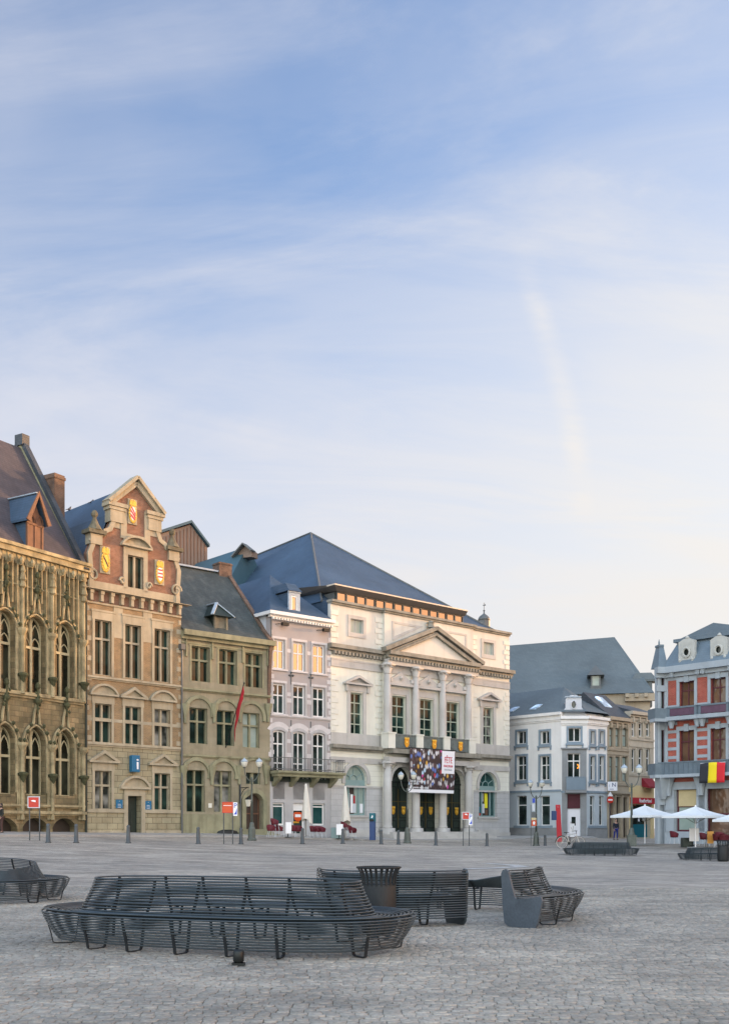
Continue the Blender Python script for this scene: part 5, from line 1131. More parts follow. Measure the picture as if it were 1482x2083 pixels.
def white_house():
    F = FW1; P = F.root('white_corner_house', 'white corner house with blue grey window surrounds, a chamfered corner and pale blue ground floor', 'house')
    walls = []
    for F, cols in ((FW1, ((1050.5, 1070.5), (1098, 1117.5))), (FW2, ()), (FW3, ((1199.5, 1209), (1218, 1227.5)))):
        F.zb = FW1.zb; Mx = subroot(P, F, ''); new0 = set(P.children); H = []; S_ = MB(); Wt = MB(); L = F.L; xm = (cols[0][0] if cols else 1167)
        zt = F.z(xm, 1458.5); zs = F.z(xm, 1611); zp = F.z(xm, 1684)
        if cols:
            for a, b in cols:
                nx = 2 if F is FW1 else 1
                framed(P, F, H, S_, a+.5, b-.5, 1487.5, 1513.5, (), nx=nx); framed(P, F, H, S_, a, b, 1538, 1587.5, (.62,), nx=nx)
                w = framed(P, F, H, S_, a, b, 1619, 1679.5, (.68,), surround=False, nx=1); u0, u1 = F.u(a), F.u(b); z = F.z(xm, 1680); S_.box(u0-.3, u1+.3, -.1, .02, z-.22, z)
        else:
            framed(P, F, H, S_, 1155.5, 1180, 1481, 1509, ()); u0, u1 = F.u(1153.5), F.u(1179.5); z0, z1 = F.z(1167, 1585), F.z(1167, 1532.5)
            w = window(P, H, u0, u1, z0, z1, .25, m_white, m_g, 2, (.7,), .07, .1, name='balcony_door')
            m = MB(); A = [((u0+u1)/2+.33+.16*math.cos(R(a)), z0+1.1+.2*math.sin(R(a))) for a in range(-100, 101, 20)]+[((u0+u1)/2+.33+.07*math.cos(R(a)), z0+1.1+.1*math.sin(R(a))) for a in range(100, -101, -20)]; m.plate(A, (), .215, .225); m.build('lit_ornament', flat('lamp_glow', (1., .32, .02), .5, 0, 1.2), w)
            Sb = MB(); Sb.plate(rectp(.06, L-.06, zs, F.z(1167, 1523)), [rectp(u0, u1, z0, z1)], -.06, .02); Sb.box(-.05, L+.05, -.2, .02, F.z(1167, 1524), F.z(1167, 1521.5)); Sb.build('bay_surround', m_plinth, P)
            ub0, ub1 = F.u(1150), F.u(1188); zb = F.z(1167, 1607.5); m = MB(); m.box(ub0-.1, ub1+.1, -.55, .02, zb-.25, zb-.02); b = m.build('balcony', m_plinth, P); m = MB(); zt2 = F.z(1167, 1582)
            n = 16; [m.box(x-.015, x+.015, -.5, -.47, zb, zt2) for x in np.linspace(ub0, ub1, n)]; m.box(ub0, ub1, -.515, -.455, zt2, zt2+.05); [m.box(x-.02, x+.02, -.5, 0, zt2, zt2+.05) for x in (ub0, ub1)]; m.box(ub0, ub1, -.48, -.476, zb+.02, zt2-.02); m.build('railing', m_bluegrey, b)
            ud0, ud1 = F.u(1153), F.u(1180); z1, zm = F.z(1167, 1615.5), F.z(1167, 1645.5); H.append(rectp(ud0, ud1, -.5, z1)); m = MB(); m.box(ud0, ud1, .2, .26, -.4, zm); d = m.build('door', m_signwhite, P)
            m = MB(); m.box(ud0+.35*(ud1-ud0), ud0+.66*(ud1-ud0), .185, .199, 1.0, 1.75); m.build('door_pane', m_g, d); m = MB(); m.box(ud0, ud1, .12, .19, zm+.02, z1); m.build('transom_panel', m_maroon, P)
            Sb = MB(); Sb.plate([(.05, -.5), (ud0, -.5), (ud0, z1), (ud1, z1), (ud1, -.5), (L-.05, -.5), (L-.05, zs-.05), (.05, zs-.05)], (), -.05, .02); Sb.build('door_surround', m_plinth, P)
        m = MB(); m.plate(rectp(0, L, zs, zt), [h for h in H if h[0][1] > zs-.05], 0, .45); m.build('wall', m_housewhite, P)
        m = MB(); m.plate(rectp(0, L, -1, zs-.002), [h for h in H if h[2][1] < zs], 0, .45); m.build('ground_floor_wall', m_paleblue, P)
        S_.box(0, L, -.07, .02, zs-.1, zs+.08)
        if F is not FW2: S_.split('window_surround', m_bluegrey, P); m = MB(); m.box(0, L, -.06, .02, -1, zp); m.build('plinth', m_plinth, P)
        else: S_.split('window_surround', m_bluegrey, P)
        zc0 = F.z(xm, 1472.); Wt.box(-.06, L+.06, -.14, .02, zc0, zt-.2); Wt.box(-.1, L+.1, -.34, .02, zt-.2, zt+.05); Wt.box(-.02, L+.02, -.08, .02, zc0-.12, zc0); Wt.build('cornice', m_housewhite, P)
        if F is FW1: zeav = zt+.05
        if F is FW2: pass
        place([o for o in P.children if o not in new0], Mx)
    # hipped roof over the corner, in world axes
    O = FW1.zb; w3 = lambda p, z: (p.x, p.y, z+O)
    n1 = FW1.pl(0, -.3); A = FW1.pl(-2, -.3); B = FW1.pl(FW1.L, -.3); C = FW2.pl(FW2.L, -.3); D = FW3.pl(FW3.L, -.2)
    Y = 100.; ap = Vector(at(1147, Y)); za = zat(1398, Y)-O; r2 = ap+(A-B).normalized()*11; Dk = D+(ap-D)*1.0
    rr = MB(); Mi = (Matrix.Translation(P.location)@Matrix.Rotation(P.rotation_euler.z, 4, 'Z')).inverted(); q = Vector(FW3.pl(FW3.L, 8))
    pts = [w3(A, zeav), w3(B, zeav), w3(C, zeav), w3(D, zeav), w3(ap, za), w3(r2, za), w3(q, zeav), w3(FW1.pl(-2, 12), zeav)]; rr.v = [tuple(Mi@Vector(p)) for p in pts]; rr.f = [(0, 1, 4, 5), (1, 2, 4), (2, 3, 4), (3, 6, 4), (6, 7, 5, 4)]
    rr.build('roof', m_slategrey, P)
    m = MB(); bp = [FW1.pl(.2, .5), FW1.pl(FW1.L, .5), FW2.pl(FW2.L, .5), FW3.pl(FW3.L, .4), FW3.pl(FW3.L, 8), FW1.pl(.2, 9)]; m.v = [tuple(Mi@Vector(w3(p, z))) for z in (-1, zeav-.05) for p in bp]; m.f = [(i, (i+1) % 6, (i+1) % 6+6, i+6) for i in range(6)]; m.build('rear_walls', m_housewhite, P)
    # oval window dormer over the chamfer, skylights
    F = FW2; Mx = subroot(P, F, ''); n0 = set(P.children); u, z = F.u(1166, .35), F.z(1166, 1434, .35); m = MB()
    o = [(u+dx_*1.25, z+dz_*1.15) for dx_, dz_ in [(-.85, -.85), (.85, -.85), (.75, -.5), (.55, -.2), (.55, .45), (.2, .72), (-.2, .72), (-.55, .45), (-.55, -.2), (-.75, -.5)]]; o_ = [(u-.85, z-.95), (u+.85, z-.95), (u+.75, z-.5), (u+.55, z-.2), (u+.55, z+.45), (u+.2, z+.72), (u-.2, z+.72), (u-.55, z+.45), (u-.55, z-.2), (u-.75, z-.5)]
    ov = [(u+.24*math.cos(t*.524), z+.36*math.sin(t*.524)) for t in range(12)]; m.plate(o, [ov], .3, .55); m.sweep([(p[0], .3, p[1]) for p in ov], .06, 5, True, up=(0, 1, 0)); m.box(u-.5, u+.5, .56, 2.2, z-.9, z+.4); dm = m.build('oval_dormer', m_pg, P); m = MB(); m.plate(ov, (), .42, .45); m.build('pane', m_g, dm)
    m = MB(); m.box(u-.75, u+.65, .2, .6, z+.62, z+.74); m.build('dormer_flashing', m_zinc, dm); place([o for o in P.children if o not in n0], Mx)
    for px, py in ((1043, 1447), (1089, 1443)):
        y = 1.2; F = FW1; u = F.u(px, y); zz = F.z(px, py, y); sl = (za-zeav)/(max(1., (ap-FW1.pl(FW1.u(1147))).dot(Vector((-FW1.d.y, FW1.d.x))))+.3); zz = zeav+sl*(y+.3)+.02
        m = MB(); h = .5; m.hexa([(u-.38, y-h, zz-sl*h), (u+.38, y-h, zz-sl*h), (u+.38, y+h, zz+sl*h), (u-.38, y+h, zz+sl*h), (u-.38, y-h, zz-sl*h+.1), (u+.38, y-h, zz-sl*h+.1), (u+.38, y+h, zz+sl*h+.1), (u-.38, y+h, zz+sl*h+.1)]); m.build('skylight', m_gsky, P)
m_gsky = glass('skylight_glass', (.3, .38, .45), 2.0, .05, .02)
white_house()
def row_house(F, name, label, m_w, m_tr, cols, rows, shop, ztop, roofpx, fm, sq=None):
    P = F.root(name, label, 'house'); F.zb = F.zb; H = []; T = MB(); L = F.L; xm = cols[0][0]; zt = F.z(xm, ztop)
    for t, b, tr in rows:
        for a, c in cols:
            u0, u1 = F.u(a), F.u(c); z0, z1 = F.z(a, b), F.z(a, t); window(P, H, u0, u1, z0, z1, .2, fm, m_gpale if name == 'tan_narrow_house' else m_g, 1, (tr,) if tr else (), .08, .1)
            T.box(u0-.1, u0, -.06, .02, z0-.1, z1+.1); T.box(u1, u1+.1, -.06, .02, z0-.1, z1+.1); T.box(u0-.12, u1+.12, -.1, .02, z0-.2, z0-.05)
        T.box(0, L, -.08, .02, F.z(xm, b+5)-.1, F.z(xm, b+5)+.1); T.box(0, L, -.06, .02, F.z(xm, t-4), F.z(xm, t-4)+.12)
    shop(P, F, H, T); zs = F.z(xm, rows[-1][1]+9)
    band(T, 0, L, zt-.5, zt, .4, 0, False); T.box(0, L, -.12, .02, zt-.75, zt-.6)
    for i in range(4): x = L*(i+.5)/4; T.box(x-.08, x+.08, -.25, .02, zt-.95, zt-.5)
    T.split('stone_trim', m_tr, P); m = MB(); m.plate(rectp(0, L, -1, zt), H, 0, .45); m.build('wall', m_w, P)
    m = MB(); m.box(.02, L-.02, .47, 7, -1, zt-.05); m.build('rear_walls', m_w, P)
    yA = F.back(L*.3, roofpx[0]); yA = max(2.5, min(7, yA)); zA = zat(roofpx[1], F.pl(L*.3, yA).y)-F.zb
    m = MB(); m.add([(0, -.3, zt), (L, -.3, zt), (L, yA, zA), (0, yA, zA), (L, 2*yA, zt), (0, 2*yA, zt)], [(0, 1, 2, 3), (3, 2, 4, 5), (1, 4, 2), (0, 3, 5)]); m.build('roof', m_slate, P)
    if sq: m = MB(); m.hexa([(L*.3, .9, zt+.9), (L*.62, .9, zt+.9), (L*.62, 2., zt+1.9), (L*.3, 2., zt+1.9), (L*.3, .9, zt+1.05), (L*.62, .9, zt+1.05), (L*.62, 2., zt+2.05), (L*.3, 2., zt+2.05)]); m.build('skylight', m_gsky, P)
    return P
def shop_tan(P, F, H, T):
    L = F.L; z1 = F.z(1240, 1621)
    for k in range(3):
        u0, u1 = L*(.05+.32*k), L*(.05+.32*k)+L*.24; H.append(rectp(u0, u1, .1, z1)); m = MB(); m.box(u0, u1, .3, .34, .1, z1); m.build('shop_door', m_blackp if k else m_maroon, P); T.box(u0-.12, u0, -.12, .02, -.5, z1+.2)
    band(T, 0, L, z1+.15, z1+.5, .25, 0, False)
row_house(FT1, 'tan_narrow_house', 'narrow tan stone house with three close columns of pale windows, beside the white corner house', m_tan, m_tan, ((1237.5, 1246.5), (1250, 1259.5), (1264, 1275)), ((1481, 1519, .6), (1539, 1590, .6)), shop_tan, 1458, (1199, 1410), m_woodgrey, 1)
m_awning = M('dark_red_awning', (.22, .015, .025), .8, .15, 3, .1)
def shop_sand(P, F, H, T):
    L = F.L; z1 = F.z(1290, 1637); u0, u1 = L*.14, L*.86; H.append(rectp(u0, u1, .1, z1)); m = MB(); m.box(u0, u1, .4, .45, .05, z1); d = m.build('shop_front', m_g, P)
    m = MB(); m.box(u0+.3, u1, .34, .39, .1, 1.3); m.build('shop_door', m_teal, d); 
    for k, (a, z) in enumerate(((.35, 2.2), (.48, 2.1), (.6, 2.35), (.72, 2.2), (.55, 1.75), (.8, 1.8))): m = MB(); x = u0+(u1-u0)*a; m.box(x-.11, x+.11, .37, .395, z-.17, z+.17); m.build('notice', m_signwhite if k != 5 else m_palecar, d)
    m = MB(); x = u0+(u1-u0)*.33; m.box(x-.15, x+.15, .36, .39, 3.0, 3.5); m.build('poster', m_redor, d)
    m = MB(); m.plate([(.02, .0), (u0, .0), (u0, z1), (u1, z1), (u1, 0), (L-.02, 0), (L-.02, F.z(1290, 1598)), (.02, F.z(1290, 1598))], (), -.05, .02); m.build('shop_surround', m_ochre, P)
    za, zb = F.z(1290, 1623), F.z(1290, 1635.5); m = MB(); m.box(.1, L*.92, -.35, -.06, zb, za); s = m.build('shop_sign', m_crimson, P)
    text('lettering', 'Boutherland', .5, m_whitep, s, (L*.52, -.37, (za+zb)/2), ext=.01, sx=.8)
    m = MB(); zt = F.z(1290, 1582); m.hexa([(L*.5, -.8, zt-.95), (L*.92, -.8, zt-.95), (L*.92, -.02, zt-.8), (L*.5, -.02, zt-.8), (L*.5, -.8, zt-.8), (L*.92, -.8, zt-.8), (L*.92, -.02, zt), (L*.5, -.02, zt)]); m.build('awning', m_awning, P)
row_house(FT2, 'sand_coloured_house', 'sand coloured street house with a cream shopfront and red shop sign', m_sand, m_sand, ((1283, 1291), (1297.5, 1306), (1312.5, 1321)), ((1470, 1498, .55), (1523, 1571, .6)), shop_sand, 1447, (1300, 1432), m_white)
# street side wall seen between the sand house and the red building
FR = Fac(1354, 1640, a_w, Yl=72.); FRc = Fac(1336.5, 1354, 80., PR=FR.O)
def red_house():
    F = FR; P = F.root('red_brick_corner_house', 'red brick corner house with blue grey stone bands and a mansard roof', 'house')
    L = F.L; FRc.zb = F.zb; zz = lambda py: F.z(1396, py)
    z = dict(c0=zz(1372), c1=zz(1354), b1=zz(1440), b1b=zz(1461), b2=zz(1553), b2b=zz(1576), g=zz(1600), man=zz(1303))
    cols = [(F.u(1381.7), F.u(1412)), (F.u(1445), F.u(1476.5))]; pit = cols[1][0]-cols[0][0]; cols += [(cols[1][0]+pit*k, cols[1][1]+pit*k) for k in range(1, 3) if cols[1][1]+pit*k < L-.6]
    H = []; T = MB(); wbig = []; Pal = MB(); Dk = MB()
    for k, (a, b) in enumerate(cols):
        window(P, H, a, b, z['b1b']+.1, zz(1386), .25, m_maroon, m_gwarm, 2 if k != 0 else 2, (.74,), .07, .07); window(P, H, a, b, z['b2b']+.1, zz(1486), .25, m_maroon, m_gwarm, 2, (.74,), .07, .07)
        s = .2
        for z0, z1 in ((z['b1b'], zz(1386)), (z['b2b'], zz(1486))):
            T.box(a-s, a, -.07, .02, z0, z1+.1); T.box(b, b+s, -.07, .02, z0, z1+.1); T.box(a-s, b+s, -.09, .02, z1, z1+.28); T.box((a+b)/2-.16, (a+b)/2+.16, -.15, .02, z1-.06, z1+.42)
        # balcony panels of the second floor
        for (x0, x1) in ((a-.35, b+.35),):
            Pal.box(x0, x1, -.62, -.56, z['b1b']+.15, z['b1']-.05); Dk.box(x0-.3, x0, -.66, 0, z['b1b']+.1, z['b1']); Dk.box(x1, x1+.3, -.66, 0, z['b1b']+.1, z['b1']); Dk.box(x0-.3, x1+.3, -.66, -.55, z['b1']-.05, z['b1']+.06)
        T.box(a-.6, b+.6, -.75, .02, z['b1b']-.15, z['b1b']+.1)
        for x in (a-.4, b+.4): T.lathe([(.12, -.5), (.2, -.2), (.26, 0)], (x, -.35, z['b1b']-.15), 8); T.box(x-.14, x+.14, -.4, .02, zz(1364)-.35, zz(1364)); T.lathe([(.1, -.35), (.2, -.1), (.2, 0)], (x, -.28, zz(1364)-.05), 8)
    piers = [(.15, cols[0][0]-.2)]+[(cols[k][1]+.2, cols[k+1][0]-.2) for k in range(len(cols)-1)]
    for a, b in piers:      # white bands across the brick piers
        for py in (1487, 1504, 1522, 1540): T.box(a, b, -.03, .01, zz(py)-.10, zz(py)+.10)
        for py in (1378, 1436, 1470): T.box(a-.02, b+.02, -.035, .01, zz(py)-.11, zz(py)+.11)
    for x0, x1 in ((0, .16),): T.box(x0, x1, -.06, .02, z['g'], z['c0'])
    band(T, 0, L, z['c0']-.1, z['c1'], .55, 0, False); T.box(0, L, -.08, .02, zz(1379), zz(1376)); T.box(0, L, -.08, .02, z['g']-.2, z['g']+.3)
    # long first floor balcony round the corner
    Dk.box(0, L, -.95, -.9, z['b2b'], z['b2']); 
    for i in range(40): x = .1+i*.35; Dk.box(x-.02, x+.02, -.99, -.951, z['b2b'], z['b2'])
    Dk.box(0, L, -1.0, -.86, z['b2'], z['b2']+.08); T.box(-.1, L, -1.05, .02, z['b2b']-.2, z['b2b']-.001)
    # ground floor
    HG = []; gx = [(F.u(1373), F.u(1420)), (F.u(1435.5), F.u(1435.5)+4.3), (F.u(1435.5)+5.2, F.u(1435.5)+9)]
    gx = [g for g in gx if g[1] < L-.2]
    for k, (a, b) in enumerate(gx):
        zt_, zb_ = zz(1603), (zz(1692) if k == 0 else .2); w = window(P, HG, a, b, zb_, zt_, .3, m_maroon, m_gwarm if k else m_gpale, 1, (.58 if k == 0 else .5,), .12, .12, name='shop_window')
        if k == 0: m = MB(); m.box(a+.12, b-.12, .2, .23, zb_+(zt_-zb_)*.58, zt_-.12); m.build('cream_blind', m_blind, w)
        for x in (a-.35, b+.35): T.box(x-.3, x+.3, -.1, .02, zb_ if k == 0 else 0, z['g']); T.lathe([(.14, -1.2), (.2, -.7), (.32, -.3), (.4, 0)], (x, -.25, z['b2b']-.2), 8); T.box(x-.34, x+.34, -.14, .02, zz(1648), zz(1645))
    m = MB(); m.plate(rectp(0, L, z['g'], z['c0']), H, 0, .5); m.build('brick_wall', m_brickcor, P); m = MB(); m.plate(rectp(0, L, -1.5, z['g']-.002), HG, 0, .5); m.build('ground_floor_wall', m_bluest, P)
    T.split('stone_band', m_bluest, P); Pal.split('balcony_panel', m_maroonpan, P); Dk.split('balcony_railing', m_lampblue, P)
    # mansard with round windows in pale carved frames
    zc = z['c1']; m = MB(); zt_ = F.z(1396, 1303, .9); m.hexa([(-.1, -.35, zc), (L, -.35, zc), (L, 8, zc), (-.1, 8, zc), (.4, .9, zt_), (L, .9, zt_), (L, 8, zt_), (.4, 8, zt_)]); m.build('mansard_roof', m_mansard, P)
    m = MB(); up = F.u(1447, 2.2); zp = F.z(1447, 1266, 2.2); m.add([(.2, .7, zt_), (up+4.5, .7, zt_), (up, 2.4, zp), (up, 8, zp), (.2, 8, zt_), (up+4.5, 8, zt_)], [(0, 1, 2), (4, 0, 2, 3), (1, 5, 3, 2)]); m.build('upper_roof', m_slategrey, P)
    m = MB(); m.box(.2, L, .55, 1.0, zt_-.1, zt_+.12); m.build('upper_cornice', m_lampblue, P)
    for px, py in ((1395.5, 1327), (1461, 1322)):
        y = -.1; u, z_ = F.u(px, y), F.z(px, py, y); m = MB(); o = [(u-.62, z_-.95), (u-.25, z_-.8), (u+.25, z_-.8), (u+.62, z_-.95), (u+.58, z_+.2), (u+.6, z_+.75), (u+.2, z_+.9), (u-.2, z_+.9), (u-.6, z_+.7), (u-.58, z_+.2)]
        ov = [(u+.26*math.cos(t*.524), z_+.3*math.sin(t*.524)) for t in range(12)]; m.plate(o, [ov], y, y+.25); m.sweep([(p[0], y-.03, p[1]) for p in ov], .09, 5, True, up=(0, 1, 0)); m.lathe([(.05, .85), (.16, .95), (.05, 1.1)], (u, y+.1, z_), 8)
        for sg in (-1, 1): m.lathe([(.03, -.2), (.12, 0), (.03, .2)], (u+sg*.45, y-.05, z_-.5), 6)
        d = m.build('round_dormer', m_palecar, P); m = MB(); m.box(u-.5, u+.5, y+.26, y+1.2, z_-.8, z_+.7); m.build('dormer_cheeks', m_mansard, d); m = MB(); m.plate(ov, (), y+.1, y+.12); m.build('pane', m_g, d)
    # rounded corner bay on the street side
    F = FRc; Mx = subroot(P, F, ''); n0 = set(P.children); l = F.L; T = MB(); Dk = MB(); H = []
    window(P, H, l*.45, l*.82, z['b1b']+.1, zz(1386)+.2, .2, m_maroon, m_g, 1, (), .05); window(P, H, l*.45, l*.82, z['b2b']+.1, zz(1486), .2, m_maroon, m_g, 1, (), .05)
    m = MB(); m.plate(rectp(0, l, z['g'], z['c0']), H, 0, .4); m.build('corner_wall', m_bluest, P); m = MB(); m.plate([(0, -1.5), (l*.3, -1.5), (l*.3, 2.6), (l*.85, 2.6), (l*.85, -1.5), (l, -1.5), (l, z['g']), (0, z['g'])], (), 0, .4); m.box(l*.3, l*.85, .3, .36, -1, 2.6); m.build('corner_ground_wall', m_bluest, P)
    band(T, -.2, l+.3, z['c0']-.1, z['c1']+.003, .5, 0, False); T.box(-.1, l+.1, -.12, .02, z['c0']-1., z['c0']-.6); T.hexa([(l*.3, -.3, z['b2b']-1.6), (l*.7, -.3, z['b2b']-1.6), (l*.7, .02, z['b2b']-1.6), (l*.3, .02, z['b2b']-1.6), (-.2, -.8, z['b2b']-.2), (l+.2, -.8, z['b2b']-.2), (l+.2, .02, z['b2b']-.2), (-.2, .02, z['b2b']-.2)])
    T.box(0, .14, -.08, .02, z['g'], z['c0']); T.box(l-.14, l, -.08, .02, z['g'], z['c0'])
    for a, b in ((z['b1b'], z['b1']), (z['b2b'], z['b2'])): Dk.box(-.5, l+.05, -.75, -.69, a, b); Dk.box(-.5, -.44, -.69, .4, a, b); T.box(-.55, l+.1, -.8, .02, a-.2, a-.001)
    T.split('corner_stonework', m_bluest, P); Dk.split('corner_balcony', m_lampblue, P)
    m = MB(); zt2 = zt_; m.hexa([(-.05, -.3, z['c1']+.01), (l, -.3, z['c1']+.01), (l, .9, z['c1']+.01), (-.05, .9, z['c1']+.01), (.3, .35, zt2-.35), (l, .35, zt2-.35), (l, .9, zt2-.35), (.3, .9, zt2-.35)]); m.box(.24, l, .3, .9, zt2-.35, zt2-.2); m.lathe([(.04, 0), (.07, .15), (.0, .45)], (.4, .6, zt2-.2), 6); m.build('corner_mansard', m_mansard, P)
    place([o for o in P.children if o not in n0], Mx)
    # long flank down the side street
    S2 = Fac(1330, 1336.5, 47.6, PL=FRc.O, zb=FR.zb); m = MB(); m.box(0, 14, 0.01, 6, -1.5, z['c1']-.1) if False else None
    O = FRc.O; d = Vector((math.sin(R(47.6)), math.cos(R(47.6)))); e = Vector((d.y, -d.x)); pts = [O+d*.05, O+d*62, O+d*62+e*12, O+e*.6+d*.05]; Mi = (Matrix.Translation(P.location)@Matrix.Rotation(P.rotation_euler.z, 4, 'Z')).inverted()
    m = MB(); pts = [O+d*.9+e*.05, O+d*16+e*.05, O+d*16+e*14, FR.O+d*.55+e*14, FR.O+d*.55]; m.v = [tuple(Mi@Vector((p.x, p.y, F.zb+zq))) for zq in (-1.5, z['c1']-.05) for p in pts]; m.f = [(i, (i+1) % 5, (i+1) % 5+5, i+5) for i in range(5)]+[(5, 6, 7, 8, 9)]; m.build('street_flank', m_brickdk, P)
    # unseen blocks added down the side street to shade the lower facades
    q = O+d*17; o2 = thing('street_sun_block', 'unseen brick terrace added behind the red corner house to block low sun', 'terrace', (q.x, q.y, F.zb), math.atan2(d.y, d.x))
    m = MB(); m.box(0, 30, -12, 0, -2, 9.5); m.build('wall', m_brickdk, o2); m = MB(); m.add([(0, 0, 9.4), (30, 0, 9.4), (30, -12, 9.4), (0, -12, 9.4), (0, -6, 14.), (30, -6, 14.)], [(0, 1, 5, 4), (2, 3, 4, 5), (0, 4, 3), (1, 2, 5)]); m.build('roof', m_slategrey, o2)
    q = O+d*48; o3 = thing('street_end_sun_block', 'unseen brick block added across the side street to shade the lower facades', 'building', (q.x, q.y, F.zb), math.atan2(-d.x, d.y))  # block added out of view, sized to set the facade shade line
    m = MB(); m.box(-20, 20, 0, 12, -2, 13.); m.build('wall', m_brickdk, o3); m = MB(); m.add([(-20, 0, 13.), (20, 0, 13.), (20, 12, 13.), (-20, 12, 13.), (-20, 6, 17.5), (20, 6, 17.5)], [(0, 1, 5, 4), (2, 3, 4, 5), (0, 4, 3), (1, 2, 5)]); m.build('roof', m_slategrey, o3)
def sun_block_row():  # unseen row added to keep the low sun off the near square
    F = FR; q = F.pl(F.L+.1); o = thing('square_sun_block', 'unseen row of brick houses added right of the square to block low sun', 'terrace', (q.x, q.y, F.zb), math.atan2(F.d.y, F.d.x))
    m = MB(); m.box(0, 62, .3, 11, -2, 12.); m.build('wall', m_brickdk, o); m = MB(); m.add([(0, 0, 11.9), (62, 0, 11.9), (62, 11, 11.9), (0, 11, 11.9), (0, 5.5, 15.5), (62, 5.5, 15.5)], [(0, 1, 5, 4), (2, 3, 4, 5), (0, 4, 3), (1, 2, 5)]); m.build('roof', m_slategrey, o)
m_maroonpan = M('purple_glass_panel', (.10, .05, .085), .4, .2, 3, .05); m_lampblue = M('blue_grey_iron', (.12, .16, .19), .5, .15, 3, .05)
red_house()
sun_block_row()
# ---------------------------------------------------------------- pavements and street furniture
def pavement(name, F, u0, u1, w, label, step=.12):
    m = MB(); n = max(2, int((u1-u0)/2)); o = 0
    for i in range(n+1):
        u = u0+(u1-u0)*i/n
        for y, dz in ((.3, .16), (-w, step), (-w-.005, -.3)): p = F.pl(u, y); m.v.append((p.x, p.y, G(p.x, p.y)+dz))
    for i in range(n): a = i*3; m.f += [(a+1, a+4, a+3, a), (a+2, a+5, a+4, a+1)]
    m.f += [(0, 2, 1), (n*3, n*3+1, n*3+2)]
    k = m.build(name, m_pave, None); tag(k, label, None, None, 'structure')
m_pave = M('pavement_slabs', (.36, .345, .32), .8, .15, .6, .15, 'ashlar', (.32, .31, .285), (.24, .23, .21), .8, .6, .01)
pavement('pavement', FH, -2, FH.L-.05, 2.6, 'stone pavement along the town hall'); pavement('pavement', FB, .25, FB.L-.3, 2.6, 'stone pavement along the gabled house'); pavement('pavement', FS, .0, FS.L, 2.6, 'stone pavement along the grey house')
pavement('pavement', FP, 0.02, FP.L, 2.62, 'stone pavement along the cafe house'); pavement('pavement', FT, .1, FT.L+1, 3.3, 'stone pavement along the theatre'); pavement('pavement', FW2, -4., FW2.L+.5, 2.2, 'stone pavement along the white corner house')
def spot(px, Y): x, y = at(px, Y); return (x, y, G(x, y))
# bollards in one line
def bollards():
    A, B = Vector(at(98, 53)), Vector(at(1108, 82)); first = None
    names = {98: 'grey bollard between the red map sign and the gabled brick house', 155: 'grey bollard in front of the downpipe right of the town hall', 261: 'grey bollard in front of the information office door', 403: 'grey bollard before the left ground floor windows of the grey house', 490: 'grey bollard beside the orange sign and parking panel', 615: 'grey bollard in front of the closed parasol at the cafe door', 697: 'grey bollard in front of the second closed parasol',
             775: 'grey bollard left of the theatre steps by the first column', 810: 'grey bollard before the leftmost theatre doorway', 886: 'grey bollard before the third theatre column', 990: 'grey bollard before the right arched window of the theatre', 1108: 'grey bollard standing alone before the white corner house'}
    for px, lab in names.items():
        r = ray(px); D = B-A; t = (r*A.y-A.x)/(D.x-r*D.y); p = A+D*t; loc = (p.x, p.y, G(p.x, p.y))
        if first is None:
            first = thing('bollard', lab, 'bollard', loc, 0, 'bollards along the edge of the square')
            m = MB(); m.lathe([(.155, 0), (.155, .05), (.115, .07), (.10, .6), (.085, .80), (.085, .83)], n=12); m.build('post', m_bolmet, first, True); m = MB(); m.lathe([(.10, .83), (.10, .87), (.075, .93), (.0, .96)], n=12, cap=False); m.build('cap', m_bolmet, first, True)
        else: dup(first, loc, 0, lab)
bollards()
def lamp():
    o = thing('street_lamp', 'x', 'street lamp', (0, 0, 0), 0, 'two armed street lamps')
    m = MB(); m.lathe([(.30, 0), (.30, .1), (.24, .16), (.22, .75), (.17, .85), (.15, 1.05), (.10, 1.15)], n=8); m.build('base', m_lamp, o); m = MB(); m.lathe([(.085, 1.1), (.07, 2.4), (.09, 2.42), (.06, 2.5), (.055, 3.75), (.09, 3.8), (.05, 3.95)], n=10); m.build('post', m_lamp, o, True)
    for s in (-1, 1):
        m = MB(); pts = [(s*(.46*math.sin(t*math.pi/2)), 0, 3.7+.85*(1-math.cos(t*math.pi/2))) for t in np.linspace(0, 1, 9)]; m.sweep(pts, .032, 6); m.lathe([(.03, 0), (.09, .05), (.1, .1)], (s*.46, 0, 4.5), 8); a = m.build('arm', m_lamp, o, True)
        m = MB(); m.lathe([(.09, 4.58), (.16, 4.68), (.205, 4.83), (.205, 4.9)], (s*.46, 0, 0), 12); m.build('globe', m_globe, a, True); m = MB(); m.lathe([(.225, 4.9), (.21, 4.95), (.13, 5.06), (.05, 5.1), (.03, 5.16)], (s*.46, 0, 0), 12); m.build('globe_cap', m_zinc, a, True)
    return o
l0 = lamp(); l0.location = spot(512, 67); l0.rotation_euler.z = R(12); l0['label'] = 'two armed street lamp in front of the round door of the grey house'
dup(l0, spot(828, 77), R(-10), 'two armed street lamp before the theatre, partly hiding the banner'); dup(l0, spot(1090, 83), R(10), 'two armed street lamp in front of the white corner house'); c = dup(l0, spot(1284, 65), R(-4), 'two armed street lamp with a square footing beside the open parasols', .96)
m = MB(); m.box(-.26, .26, -.26, .26, -.1, .62); m.box(-.29, .29, -.29, .29, .62, .68); m.build('footing', m_lamp, c)
